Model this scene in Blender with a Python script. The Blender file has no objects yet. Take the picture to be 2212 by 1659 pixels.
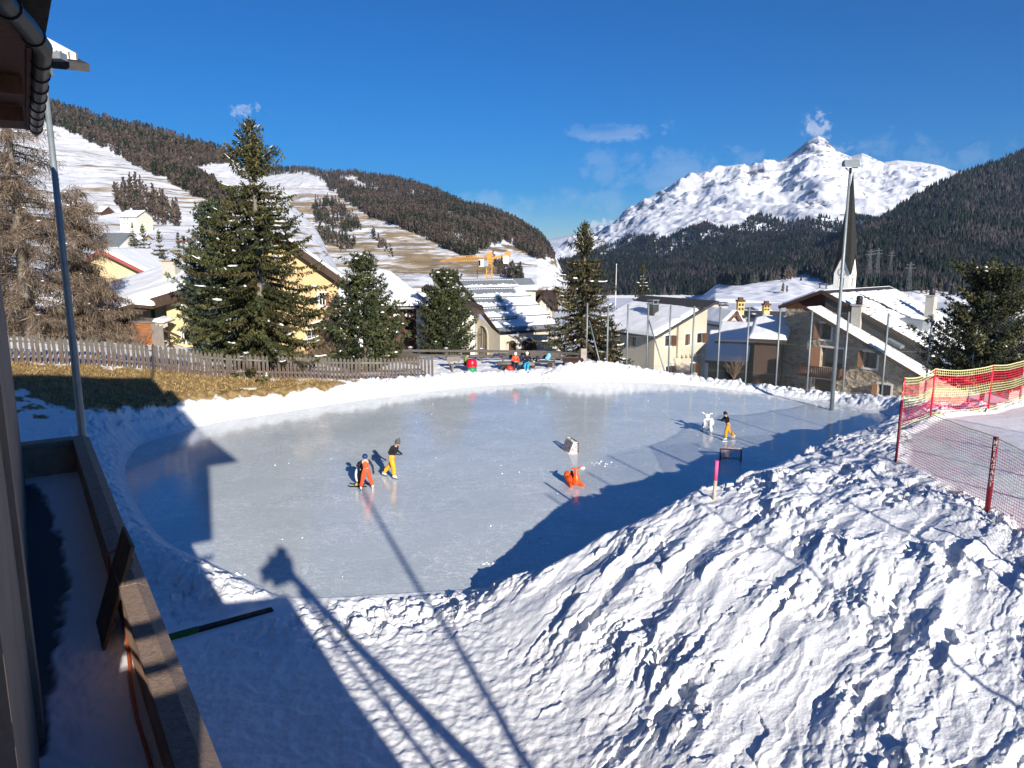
import bpy, bmesh, math, random
import numpy as np
from mathutils import Vector, Matrix
R = math.radians
rng = np.random.default_rng(7)
random.seed(7)
S = bpy.context.scene
COL = S.collection
# ------------------------------------------------------------------ camera
CAMZ, PITCH, FPX, CX, CY = 8.7, R(10.25), 1600.0, 1106.0, 829.5
cp, sp = math.cos(PITCH), math.sin(PITCH)
cam_d = bpy.data.cameras.new('camera'); cam = bpy.data.objects.new('camera', cam_d); COL.objects.link(cam)
cam.location = (0, 0, CAMZ); cam.rotation_euler = (math.pi/2 - PITCH, 0, 0)
cam_d.sensor_width = 36; cam_d.lens = FPX/2212*36; cam_d.clip_end = 40000; cam_d.clip_start = .05
S.camera = cam
def pt(px, py, y):
    """world point seen at photograph position (px,py) at forward distance y"""
    a = (px-CX)/FPX; b = -(py-CY)/FPX
    d = Vector((a, cp+b*sp, -sp+b*cp)); return Vector((0, 0, CAMZ)) + d*(y/d.y)
def ptz(px, py, z):
    a = (px-CX)/FPX; b = -(py-CY)/FPX
    d = Vector((a, cp+b*sp, -sp+b*cp)); return Vector((0, 0, CAMZ)) + d*((z-CAMZ)/d.z)
def proj(P):
    P = np.asarray(P, float); x = P[..., 0]; y = P[..., 1]; z = P[..., 2]-CAMZ
    dep = y*cp - z*sp; up = y*sp + z*cp
    dep = np.maximum(dep, 1e-3)
    return CX+FPX*x/dep, CY-FPX*up/dep
SUN_AZ, SUN_EL = R(22.5), R(19.5)
# ------------------------------------------------------------------ noise
_perm = rng.permutation(512)
_g = rng.normal(size=(512, 2)); _g /= np.linalg.norm(_g, axis=1)[:, None]
def perlin(x, y, seed=0):
    x = np.asarray(x, float)+seed*17.13; y = np.asarray(y, float)+seed*9.71
    xi = np.floor(x).astype(int); yi = np.floor(y).astype(int); fx = x-xi; fy = y-yi
    def gr(ix, iy, dx, dy):
        h = _perm[(_perm[(ix+seed*31) & 511]+iy) & 511]; g = _g[h]; return g[..., 0]*dx+g[..., 1]*dy
    u = fx*fx*fx*(fx*(fx*6-15)+10); v = fy*fy*fy*(fy*(fy*6-15)+10)
    a = gr(xi, yi, fx, fy); b = gr(xi+1, yi, fx-1, fy); c = gr(xi, yi+1, fx, fy-1); d = gr(xi+1, yi+1, fx-1, fy-1)
    return (a*(1-u)+b*u)*(1-v)+(c*(1-u)+d*u)*v*1.0
def fbm(x, y, o=4, seed=0, gain=.5):
    s = 0; a = 1
    for k in range(o):
        s = s+a*perlin(x*2**k, y*2**k, seed+k); a *= gain
    return s
def ridged(x, y, o=3, seed=0):
    s = 0; a = 1
    for k in range(o):
        s = s+a*(1-2.2*np.abs(perlin(x*2**k, y*2**k, seed+k))); a *= .5
    return s/1.75
def sstep(a, b, x):
    t = np.clip((x-a)/(b-a), 0, 1); return t*t*(3-2*t)
# ------------------------------------------------------------------ materials
def nt(m): return m.node_tree.nodes, m.node_tree.links
MATS = {}
def mat(name, col, rough=.7, var=.18, scale=3.0, bump=0.0, bscale=None, metal=0.0, spec=.4, stretch=None, attr=None, col2=None, thr=None):
    """principled material; noise mixes col and a variant; attr multiplies by a colour attribute"""
    if name in MATS: return MATS[name]
    m = bpy.data.materials.new(name); m.use_nodes = True; N, L = nt(m)
    b = N['Principled BSDF']; b.inputs['Roughness'].default_value = rough; b.inputs['Metallic'].default_value = metal
    b.inputs['Specular IOR Level'].default_value = spec
    tc = N.new('ShaderNodeTexCoord'); mp = N.new('ShaderNodeMapping'); L.new(tc.outputs['Object'], mp.inputs[0])
    if stretch: mp.inputs['Scale'].default_value = stretch
    n = N.new('ShaderNodeTexNoise'); n.inputs['Scale'].default_value = scale; n.inputs['Detail'].default_value = 6; n.inputs['Roughness'].default_value = .65
    L.new(mp.outputs[0], n.inputs['Vector'])
    mr = N.new('ShaderNodeMapRange'); t = thr or (.3, .7)
    mr.inputs['From Min'].default_value = t[0]; mr.inputs['From Max'].default_value = t[1]; L.new(n.outputs['Fac'], mr.inputs['Value'])
    mx = N.new('ShaderNodeMix'); mx.data_type = 'RGBA'
    c = list(col)+[1]; c2 = list(col2)+[1] if col2 else [min(1, v*(1+var)) for v in col]+[1]
    if not col2: c = [v*(1-var) for v in col]+[1]
    mx.inputs['A'].default_value = c; mx.inputs['B'].default_value = c2; L.new(mr.outputs[0], mx.inputs['Factor'])
    out = mx.outputs['Result']
    if attr:
        at = N.new('ShaderNodeAttribute'); at.attribute_name = attr
        m2 = N.new('ShaderNodeMix'); m2.data_type = 'RGBA'; m2.blend_type = 'MULTIPLY'; m2.inputs['Factor'].default_value = 1
        L.new(out, m2.inputs['A']); L.new(at.outputs['Color'], m2.inputs['B']); out = m2.outputs['Result']
    L.new(out, b.inputs['Base Color'])
    if bump:
        n2 = N.new('ShaderNodeTexNoise'); n2.inputs['Scale'].default_value = bscale or scale*4; n2.inputs['Detail'].default_value = 5
        L.new(mp.outputs[0], n2.inputs['Vector'])
        bp = N.new('ShaderNodeBump'); bp.inputs['Strength'].default_value = bump; bp.inputs['Distance'].default_value = .03
        L.new(n2.outputs['Fac'], bp.inputs['Height']); L.new(bp.outputs[0], b.inputs['Normal'])
    MATS[name] = m; return m
# ------------------------------------------------------------------ mesh building
def np_mesh(name, V, F, mats=(), smooth=True, cols=None, mi=None):
    V = np.asarray(V, np.float32); F = np.asarray(F, np.int32); k = F.shape[1]
    me = bpy.data.meshes.new(name); me.vertices.add(len(V)); me.vertices.foreach_set('co', V.ravel())
    me.loops.add(F.size); me.loops.foreach_set('vertex_index', F.ravel()); me.polygons.add(len(F))
    me.polygons.foreach_set('loop_start', np.arange(0, F.size, k, dtype=np.int32))
    if smooth: me.polygons.foreach_set('use_smooth', np.ones(len(F), bool))
    for m in mats: me.materials.append(m)
    if mi is not None: me.polygons.foreach_set('material_index', np.asarray(mi, np.int32))
    if cols is not None:
        a = me.color_attributes.new('Col', 'FLOAT_COLOR', 'POINT'); c = np.ones((len(V), 4), np.float32); c[:, :cols.shape[1]] = cols
        a.data.foreach_set('color', c.ravel())
    me.update(calc_edges=True); me.validate(); return me
def link(name, me, parent=None):
    o = bpy.data.objects.new(name, me); COL.objects.link(o)
    if parent: o.parent = parent
    return o
def tag(o, label=None, cat=None, group=None, kind=None):
    if label: o['label'] = label
    if cat: o['category'] = cat
    if group: o['group'] = group
    if kind: o['kind'] = kind
    return o
def thing(name, label, cat, loc=(0, 0, 0), rz=0, group=None):
    o = bpy.data.objects.new(name, None); COL.objects.link(o); o.location = loc; o.rotation_euler = (0, 0, rz); o.empty_display_size = .2
    return tag(o, label, cat, group)
def grid_faces(nr, nc):
    i = np.arange(nr-1)[:, None]*nc+np.arange(nc-1)[None, :]
    return np.stack([i, i+1, i+nc+1, i+nc], -1).reshape(-1, 4)
class MB:
    """collects boxes, bars, tubes and polygons in local coordinates; build() links them as one mesh object"""
    def __init__(s): s.v = []; s.f = []; s.m = []; s.cur = 0; s.sm = []; s.smooth = False
    def add(s, vs, fs):
        n = len(s.v); s.v += [tuple(v) for v in vs]
        for f in fs: s.f.append([n+i for i in f]); s.m.append(s.cur); s.sm.append(s.smooth)
    def poly(s, *vs): s.add(vs, [list(range(len(vs)))])
    def box(s, c, d, rz=0, M=None):
        x, y, z = [k/2 for k in d]; vs = [Vector((a*x, b*y, e*z)) for a in (-1, 1) for b in (-1, 1) for e in (-1, 1)]
        if rz: vs = [Matrix.Rotation(rz, 3, 'Z') @ v for v in vs]
        if M: vs = [M @ v for v in vs]
        vs = [v+Vector(c) for v in vs]
        s.add(vs, [[0, 1, 3, 2], [4, 6, 7, 5], [0, 4, 5, 1], [2, 3, 7, 6], [0, 2, 6, 4], [1, 5, 7, 3]])
    def hexa(s, b, t):
        """b: four bottom corners in order, t: the four above them"""
        n = list(b)+list(t); s.add(n, [[3, 2, 1, 0], [4, 5, 6, 7], [0, 1, 5, 4], [1, 2, 6, 5], [2, 3, 7, 6], [3, 0, 4, 7]])
    def slab(s, ps, n):
        """polygon ps thickened by the vector n"""
        n = Vector(n); a = [Vector(p) for p in ps]; b = [p+n for p in a]; k = len(a)
        s.add(a+b, [list(range(k))[::-1], [k+i for i in range(k)]]+[[i, (i+1) % k, k+(i+1) % k, k+i] for i in range(k)])
    def bar(s, p, q, w, h, up=(0, 0, 1)):
        p = Vector(p); q = Vector(q); d = (q-p).normalized(); r = d.cross(Vector(up))
        if r.length < 1e-4: r = d.cross(Vector((1, 0, 0)))
        r.normalize(); u = r.cross(d); r *= w/2; u *= h/2
        s.hexa([p-r-u, p+r-u, q+r-u, q-r-u], [p-r+u, p+r+u, q+r+u, q-r+u])
    def tube(s, path, rad, n=8, cap=True):
        P = [Vector(p) for p in path]; rs = rad if hasattr(rad, '__len__') else [rad]*len(P); sm = s.smooth; s.smooth = True
        base = len(s.v); prev = None
        for i, p in enumerate(P):
            d = ((P[min(i+1, len(P)-1)]-P[max(i-1, 0)])).normalized()
            a = prev if prev is not None else (Vector((1, 0, 0)) if abs(d.x) < .9 else Vector((0, 1, 0)))
            e = d.cross(a); e.normalize(); g = e.cross(d); prev = g
            for k in range(n):
                t = 2*math.pi*k/n; s.v.append(tuple(p+(g*math.cos(t)+e*math.sin(t))*rs[i]))
        for i in range(len(P)-1):
            for k in range(n):
                a = base+i*n+k; b = base+i*n+(k+1) % n; s.f.append([a, b, b+n, a+n]); s.m.append(s.cur); s.sm.append(True)
        s.smooth = sm
        if cap:
            s.f.append([base+k for k in range(n)][::-1]); s.f.append([base+(len(P)-1)*n+k for k in range(n)]); s.m += [s.cur]*2; s.sm += [False]*2
    def lathe(s, prof, c=(0, 0, 0), n=12, sx=1, sy=1, M=None):
        """prof: (radius,z) list"""
        base = len(s.v); c = Vector(c)
        for r, z in prof:
            for k in range(n):
                t = 2*math.pi*k/n; v = Vector((r*sx*math.cos(t), r*sy*math.sin(t), z)); v = M @ v if M else v; s.v.append(tuple(c+v))
        for i in range(len(prof)-1):
            for k in range(n):
                a = base+i*n+k; b = base+i*n+(k+1) % n; s.f.append([a, b, b+n, a+n]); s.m.append(s.cur); s.sm.append(True)
        s.f.append([base+k for k in range(n)][::-1]); s.f.append([base+(len(prof)-1)*n+k for k in range(n)]); s.m += [s.cur]*2; s.sm += [True]*2
    def ball(s, c, r, n=10, M=None):
        r = r if hasattr(r, '__len__') else (r, r, r); pr = []
        k = max(5, n//2+1)
        base = [(math.sin(math.pi*i/k), -math.cos(math.pi*i/k)) for i in range(1, k)]
        base = [(.02, -1)]+base+[(.02, 1)]
        MM = Matrix.Diagonal(r); MM = M @ MM if M else MM
        s.lathe(base, c, n, M=MM)
    def build(s, name, mats, parent=None, bevel=0, loc=None):
        me = bpy.data.meshes.new(name); me.from_pydata(s.v, [], s.f)
        for m in (mats if isinstance(mats, (list, tuple)) else [mats]): me.materials.append(m)
        me.polygons.foreach_set('material_index', s.m); me.polygons.foreach_set('use_smooth', s.sm); me.update()
        o = link(name, me, parent)
        if loc is not None: o.location = loc
        if bevel:
            b = o.modifiers.new('bevel', 'BEVEL'); b.width = bevel; b.segments = 2; b.limit_method = 'ANGLE'
        return o
def children(o): return [c for c in bpy.data.objects if c.parent == o]
def copy_tree(o, parent=None):
    c = o.copy(); COL.objects.link(c)
    if parent: c.parent = parent
    for ch in children(o): copy_tree(ch, c)
    return c
def yawm(rz): return Matrix.Rotation(rz, 3, 'Z')
EXPOSURE = 0.64
SKY_STRENGTH = .064
SUN_STRENGTH = 5.0
SKY_SAT = 1.5; SKY_HUE = .508
CLOUD_COL = (9, 9.6, 10.6, 1)
HAZE = 3.8e-5
# ------------------------------------------------------------------ light and sky
S.view_settings.view_transform = 'Standard'; S.view_settings.look = 'None'; S.view_settings.gamma = 1
S.view_settings.exposure = EXPOSURE
W = bpy.data.worlds.new('World'); S.world = W; W.use_nodes = True; N, L = W.node_tree.nodes, W.node_tree.links
bg = N['Background']; bg.inputs['Strength'].default_value = SKY_STRENGTH
sky = N.new('ShaderNodeTexSky'); sky.sky_type = 'NISHITA'; sky.sun_disc = False
sky.sun_elevation = SUN_EL; sky.sun_rotation = math.pi-SUN_AZ
sky.altitude = 1700; sky.air_density = 1.0; sky.dust_density = .05; sky.ozone_density = 6.0
hs = N.new('ShaderNodeHueSaturation'); hs.inputs['Saturation'].default_value = SKY_SAT; hs.inputs['Hue'].default_value = SKY_HUE; L.new(sky.outputs[0], hs.inputs['Color'])
# thin clouds, at infinity: noise in the direction of view, thickened where the small clouds stand
tc = N.new('ShaderNodeTexCoord')
def math_(op, a, b=None, c=None):
    n = N.new('ShaderNodeMath'); n.operation = op
    for i, v in enumerate((a, b, c)):
        if v is None: continue
        if isinstance(v, (int, float)): n.inputs[i].default_value = v
        else: L.new(v, n.inputs[i])
    return n.outputs[0]
def cloud(px, py, w, h, scale, thr, amp, stretch=(1, 1, 1), soft=.25):
    d = (pt(px, py, 100)-Vector((0, 0, CAMZ))).normalized()
    az = math.atan2(d.x, d.y); el = math.asin(d.z)
    sep = N.new('ShaderNodeSeparateXYZ'); L.new(tc.outputs['Generated'], sep.inputs[0])
    a = math_('ARCTAN2', sep.outputs[0], sep.outputs[1]); e = math_('ARCSINE', sep.outputs[2])
    da = math_('DIVIDE', math_('SUBTRACT', a, az), w/FPX); de = math_('DIVIDE', math_('SUBTRACT', e, el), h/FPX)
    r2 = math_('ADD', math_('MULTIPLY', da, da), math_('MULTIPLY', de, de))
    n0 = N.new('ShaderNodeTexNoise'); n0.inputs['Scale'].default_value = scale*2.2; n0.inputs['Detail'].default_value = 6; n0.inputs['Roughness'].default_value = .7; L.new(tc.outputs['Generated'], n0.inputs['Vector'])
    mask = math_('MAXIMUM', math_('ADD', math_('SUBTRACT', 1, r2), math_('MULTIPLY', math_('SUBTRACT', n0.outputs['Fac'], .58), 3.6)), 0)
    mask = math_('MINIMUM', math_('MULTIPLY', mask, math_('MAXIMUM', math_('SUBTRACT', 1.5, r2), 0)), 1)
    mp = N.new('ShaderNodeMapping'); mp.inputs['Scale'].default_value = stretch; L.new(tc.outputs['Generated'], mp.inputs[0])
    n = N.new('ShaderNodeTexNoise'); n.inputs['Scale'].default_value = scale; n.inputs['Detail'].default_value = 9; n.inputs['Roughness'].default_value = .62
    L.new(mp.outputs[0], n.inputs['Vector'])
    mr = N.new('ShaderNodeMapRange'); mr.inputs['From Min'].default_value = thr; mr.inputs['From Max'].default_value = thr+soft
    L.new(math_('ADD', n.outputs['Fac'], math_('MULTIPLY', math_('SUBTRACT', mask, 1), .6)), mr.inputs['Value'])
    return math_('MULTIPLY', mr.outputs[0], amp)
hz = [cloud(525, 237, 58, 24, 46, .18, .62, (1, 1, 1.8), .55), cloud(590, 240, 24, 14, 30, .36, .18),
      cloud(1768, 272, 42, 52, 34, .16, .72, (1, 1, 1), .55), cloud(1800, 318, 60, 22, 22, .3, .25), cloud(1300, 482, 55, 26, 26, .2, .85, (1, 1, 1.5)),
      cloud(1345, 285, 230, 34, 9, .30, .22, (1, 1, 6), .35), cloud(1480, 385, 420, 110, 7, .22, .24, (1, 1, 5), .5),
      cloud(1950, 330, 260, 90, 7, .27, .20, (1, 1, 5), .5), cloud(1180, 455, 300, 90, 8, .22, .22, (1, 1, 5), .5)]
tot = hz[0]
for k in hz[1:]: tot = math_('MAXIMUM', tot, k)
mx = N.new('ShaderNodeMix'); mx.data_type = 'RGBA'; L.new(tot, mx.inputs['Factor']); L.new(hs.outputs[0], mx.inputs['A'])
mx.inputs['B'].default_value = CLOUD_COL
L.new(mx.outputs['Result'], bg.inputs['Color'])
sun_d = bpy.data.lights.new('sun', 'SUN'); sun = bpy.data.objects.new('sun', sun_d); COL.objects.link(sun)
sun_d.energy = SUN_STRENGTH; sun_d.angle = R(.5); sun_d.color = (1.0, .93, .83)
sd = Vector((math.sin(SUN_AZ)*math.cos(SUN_EL), -math.cos(SUN_AZ)*math.cos(SUN_EL), math.sin(SUN_EL)))
sun.rotation_euler = sd.to_track_quat('Z', 'Y').to_euler(); sun.location = sd*60
# ------------------------------------------------------------------ near terrain
def seg_dist(x, y, poly, closed=True):
    """distance to polyline, plus inside mask when closed"""
    P = np.asarray(poly, float); Q = np.roll(P, -1, 0) if closed else P[1:]; P = P if closed else P[:-1]
    d = np.full(x.shape, 1e9); ins = np.zeros(x.shape, bool)
    for (ax, ay), (bx, by) in zip(P, Q):
        ex, ey = bx-ax, by-ay; t = np.clip(((x-ax)*ex+(y-ay)*ey)/(ex*ex+ey*ey+1e-12), 0, 1)
        d = np.minimum(d, (x-ax-t*ex)**2+(y-ay-t*ey)**2)
        if closed:
            c = ((ay > y) != (by > y)); ins ^= c & (x < (bx-ax)*(y-ay)/(by-ay+1e-12)+ax)
    return np.sqrt(d), ins
RINK_PX = [(640, 1290), (560, 1262), (500, 1235), (435, 1205), (370, 1175), (320, 1125), (288, 1070), (273, 1020), (280, 990), (300, 965), (335, 950), (380, 938),
           (460, 915), (600, 893), (700, 877), (800, 862), (900, 850), (1000, 838), (1150, 828), (1300, 825), (1450, 830), (1600, 845), (1750, 865), (1860, 884), (1915, 896)]
RINK = [tuple(ptz(a, b, 0))[:2] for a, b in RINK_PX]
RINK += [(19.4, 36.4), (17.0, 33.2), (13.5, 29.5), (10.3, 25.8), (7.4, 22.6), (5.0, 20.3), (3.5, 19.4), (1.9, 18.75), (-.3, 18.2), (-2.3, 17.95)]
NET = [(10.75, 11.2), (10.9, 16.2), (11.06, 20.6), (13.6, 25.3), (15.8, 27.3), (18.8, 28.6), (22.2, 31.2), (27, 34)]
def smooth_loop(P, k=4):
    P = np.asarray(P, float); out = []
    for i in range(len(P)):
        a, b, c, d = P[i-1], P[i], P[(i+1) % len(P)], P[(i+2) % len(P)]
        for t in np.linspace(0, 1, k, endpoint=False):
            out.append(tuple(.5*((2*b)+(c-a)*t+(2*a-5*b+4*c-d)*t*t+(3*b-a-3*c+d)*t**3)))
    return out
RINK = smooth_loop(RINK)
CP = [(-2.2, 16.4, .05), (-1.1, 16.6, .25), (-.4, 16.7, .6), (1.0, 16.7, 1.05), (2.45, 16.7, 1.6), (4.3, 17.4, 2.3), (6.1, 18.3, 2.6), (8.7, 20.95, 2.5), (11.5, 24.1, 2.35), (14.7, 27.8, 2.0), (17.5, 31, 1.5), (20, 34.5, 1.0),
      (0, 11, .1), (-2, 14, .03), (2, 11, .5), (4, 11, 1.15), (6, 11, 1.55), (8, 10, 1.85), (10, 12, 2.45), (3, 14, 1.35), (5, 14.3, 2.0), (7, 15, 2.5), (9, 16, 2.75), (2, 8, .8), (5, 7, .8), (8, 6, 1.25), (10.5, 8, 2.0), (7.2, 12.6, 2.05), (-3, 8, 0), (-1, 13.5, .12), (.6, 14.2, .55),
      (12, 18, 2.7), (14, 22, 2.55), (18, 24, 2.5), (22, 28, 2.4), (26, 31, 2.3), (25, 20, 2.7), (32, 30, 2.4), (16, 12, 2.9), (16, 28.5, 2.4), (20, 31.5, 2.1), (13, 8, 2.6), (12, 2, 1.9), (20, 0, 2.3),
      (24, 36, .6), (29, 43, -2.5), (36, 58, -5), (22, 40, .3), (19, 43.5, -.3), (15, 48, -.6), (10, 52, -.6), (6, 54, .3), (13, 56, -3), (20, 52, -3.5),
      (-24, 35, 3.4), (-19.6, 39, 2.5), (-15.5, 43, 1.3), (-10, 46, .6), (-5, 48.5, .4), (-5.2, 53, .6), (0, 51, .45), (5, 51.5, .45), (0, 56, .6), (6, 57, .4), (-8, 58, .4), (0, 64, -.8), (10, 66, -4), (-12, 62, -.5), (25, 70, -6),
      (-30, 45, 3.6), (-22, 50, 2), (-15, 55, .6), (-40, 40, 5), (-40, 62, 4), (-25, 66, 1.5), (-12, 72, -1),
      (-16, 31, .8), (-19, 34, 1.8), (-14.5, 35, .5), (-17, 27, .7), (-15, 22, .5), (-19, 22, 1.2), (-12, 17, .3), (-8, 14, .1), (-22, 28, 2.2), (-28, 28, 3.4), (-6, 10, .1), (-13, 10, .6), (-5, 3, 0), (-20, 8, 1),
      (-14, 38.5, .35), (-10, 41.5, .35), (-17.5, 37, 1.3), (-12.5, 42.2, .75), (-8, 44.5, .4), (0, -10, .5), (-20, -10, .5), (15, -15, 2)]
CP = np.array(CP, float)
def tps_fit(P, lam=.02):
    X = P[:, :2]/10; n = len(X); r2 = ((X[:, None]-X[None])**2).sum(-1); K = .5*r2*np.log(r2+1e-9)+lam*np.eye(n)
    A = np.zeros((n+3, n+3)); A[:n, :n] = K; A[:n, n] = 1; A[:n, n+1:] = X; A[n:, :n] = A[:n, n:].T
    return np.linalg.solve(A, np.concatenate([P[:, 2], np.zeros(3)]))
_w = tps_fit(CP)
def tps(x, y):
    s = _w[-3]+_w[-2]*x/10+_w[-1]*y/10
    for (a, b, c), w in zip(CP, _w[:-3]):
        r2 = ((x-a)**2+(y-b)**2)/100; s = s+w*.5*r2*np.log(r2+1e-9)
    return s
FENCE = [(-27, 33.2), (-24, 35), (-19.6, 39), (-15.5, 43), (-12.5, 45), (-9, 46.8), (-5.2, 48)]
SLAB_Z = 0
def chunks(x, y, seed, tilt=.5):
    """broken blocks: each irregular cell has its own height and tilt"""
    xi, yi = np.floor(x).astype(int), np.floor(y).astype(int); best = np.full(x.shape, 9.0); h = np.zeros(x.shape)
    for dx in (-1, 0, 1):
        for dy in (-1, 0, 1):
            cx, cy = xi+dx, yi+dy; k = _perm[(_perm[(cx+seed*7) & 511]+cy) & 511]; k2 = _perm[(k+91) & 511]; k3 = _perm[(k2+37) & 511]
            ox = x-(cx+.1+.8*k/511.0); oy = y-(cy+.1+.8*k2/511.0); d = ox*ox+oy*oy; v = (k3/511.0-.5)+tilt*(ox*(k/255.5-1)+oy*(k2/255.5-1)); m = d < best
            best = np.where(m, d, best); h = np.where(m, v, h)
    return h
def ground_z(x, y, noise=True):
    x = np.asarray(x, float); y = np.asarray(y, float)
    d, ins = seg_dist(x, y, RINK); d = np.where(ins, -d, d)
    b = tps(x, y)
    px, py = proj(np.stack([x, y, np.zeros_like(x)], -1))
    near = (x > -1.5) & (y < 36) & ((x > 8) | (y < 27))
    wid = np.where(near, 1.55+.35*perlin(x*.9, y*.9, 3), 2.2)
    z = b*sstep(0, 1, d/wid)
    far = sstep(29, 36, y)+sstep(-13, -15, x)*sstep(24, 30, y)*0
    rh = np.interp(px, [300, 430, 600, 800, 1000, 1100, 1170, 1230, 1300, 1400, 1500, 1600, 1700, 1800, 1930], [.25, .55, .6, .5, .42, .25, .12, .65, .95, .75, .6, .5, .45, .5, .45])
    ridge = rh*np.exp(-((d-1.3)/.85)**2)*(d > 0)*sstep(0, .5, d)*np.clip(far, 0, 1)
    left = .32*np.exp(-((d-.9)/.7)**2)*(x < -6)*(y < 33)*sstep(0, .4, d)
    z = z+ridge+left
    pm = np.zeros_like(x)
    if noise:
        net_d, _ = seg_dist(x, y, NET, False)
        # right-hand side of the ski net is groomed
        nx = np.interp(y, [p[1] for p in NET], [p[0] for p in NET]); groom = sstep(.0, .5, x-nx)
        out = sstep(0, .5, d)
        pile = sstep(-2.0, .4, x+.25*perlin(x, y, 5))*sstep(37, 33, y)*(1-groom)*out
        flat = sstep(.15, .9, b)          # low, trodden snow at the foot
        wx = x+.30*perlin(x*.7, y*.7, 41); wy = y+.30*perlin(x*.7, y*.7, 42)
        s = .68*wx+.73*wy; t = -.73*wx+.68*wy
        big = ridged(t/1.25, s/3.0, 2, 11); med = ridged(t/.52, s/1.05, 3, 13)
        lump = np.abs(fbm(x/.55, y/.55, 3, 17)); fine = fbm(x/.16, y/.16, 3, 19); vf = perlin(x/.055, y/.055, 23)
        keep = .35+.65*sstep(-.25, .2, perlin(x/2.6, y/2.6, 29))      # smooth scraped areas stay between the ridges
        rough = .22+.78*sstep(-.10, .18, fbm(x/1.7, y/1.7, 2, 30))
        c1 = chunks(t/.46+.35*perlin(x/.3, y/.3, 45), s/1.55+.35*perlin(x/.3, y/.3, 46), 3, .9); c2 = chunks(t/.19+.3*perlin(x/.12, y/.12, 47), s/.52+.3*perlin(x/.12, y/.12, 48), 5, .8); c3 = chunks(x/.11, y/.11, 9)
        z = z+pile*flat*(.15*big+.075*med*keep+.05*lump*keep+.20*c1*rough+.115*c2*keep*rough+.04*c3*rough*keep+.025*fine*keep*rough+.004*vf)
        oth = (1-pile*flat)*(1-groom)*out
        bank = np.exp(-((d-1.3)/1.0)**2)
        z = z+oth*(.05*fbm(x/.8, y/.8, 3, 31)+.035*fbm(x/.22, y/.22, 2, 33)+bank*(.17*chunks(x/.42, y/.42, 11, .8)+.07*chunks(x/.17, y/.17, 12)+.16*np.abs(fbm(x/.7, y/.7, 3, 35))+.07*fbm(x/.3, y/.3, 2, 37)))
        z = z+groom*out*(.012*fbm(x/.5, y/.5, 3, 39)+.006*np.sin((x*.9+y*.3)*2*math.pi/.22))
        z = z+(1-groom)*out*sstep(1.5, .3, np.abs(d-.3))*.03*fbm(x/.12, y/.12, 2, 43)
    z = z+.015*sstep(0, .1, d)
    bd, _ = seg_dist(x, y, [tuple(ptz(340, 1382, .1))[:2], tuple(ptz(592, 1310, .1))[:2]], False); bw = sstep(.7, .3, bd); z = z*(1-bw)+.05*bw
    z = np.where(d < .02, np.minimum(z, -.15), z)
    return z
def gz(x, y): return float(ground_z(np.array([x]), np.array([y]), False)[0])
def inpoly(px, py, poly):
    return seg_dist(np.asarray(px, float), np.asarray(py, float), poly)[1]
cols_px = np.arange(-330, 2560, 2.5); rows_y = [4.6]
while rows_y[-1] < 64: rows_y.append(rows_y[-1]+max(.018, .0021*rows_y[-1]))
rows_y = np.array(rows_y)
gx = (cols_px[None, :]-CX)/FPX*rows_y[:, None]*1.03; gy = np.repeat(rows_y[:, None], len(cols_px), 1)
gzv = ground_z(gx, gy)
Vt = np.stack([gx, gy, gzv], -1).reshape(-1, 3)
# dry grass bank below the picket fence (bare ground, seen where the snow has gone)
qx, qy = proj(Vt)
GRASS_PX = [(-60, 770), (130, 786), (300, 795), (400, 801), (530, 813), (660, 817), (770, 822), (752, 832), (690, 842), (560, 856), (470, 861), (400, 868), (330, 880), (200, 886), (110, 884), (60, 850), (-60, 825)]
gd, gi = seg_dist(qx, qy, GRASS_PX); gd = np.where(gi, gd, -gd)
gn = fbm(Vt[:, 0]/.9, Vt[:, 1]/.9, 4, 51)
gm = sstep(-3, 3, gd+16*gn)*(Vt[:, 1] > 24)
pch = inpoly(qx, qy, [(-60, 800), (60, 840), (150, 886), (110, 905), (-60, 900)])
gm = np.maximum(gm, pch*sstep(.0, .15, gn)*(Vt[:, 1] > 20))
colr = np.zeros((len(Vt), 3), np.float32); colr[:, 0] = gm
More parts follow.
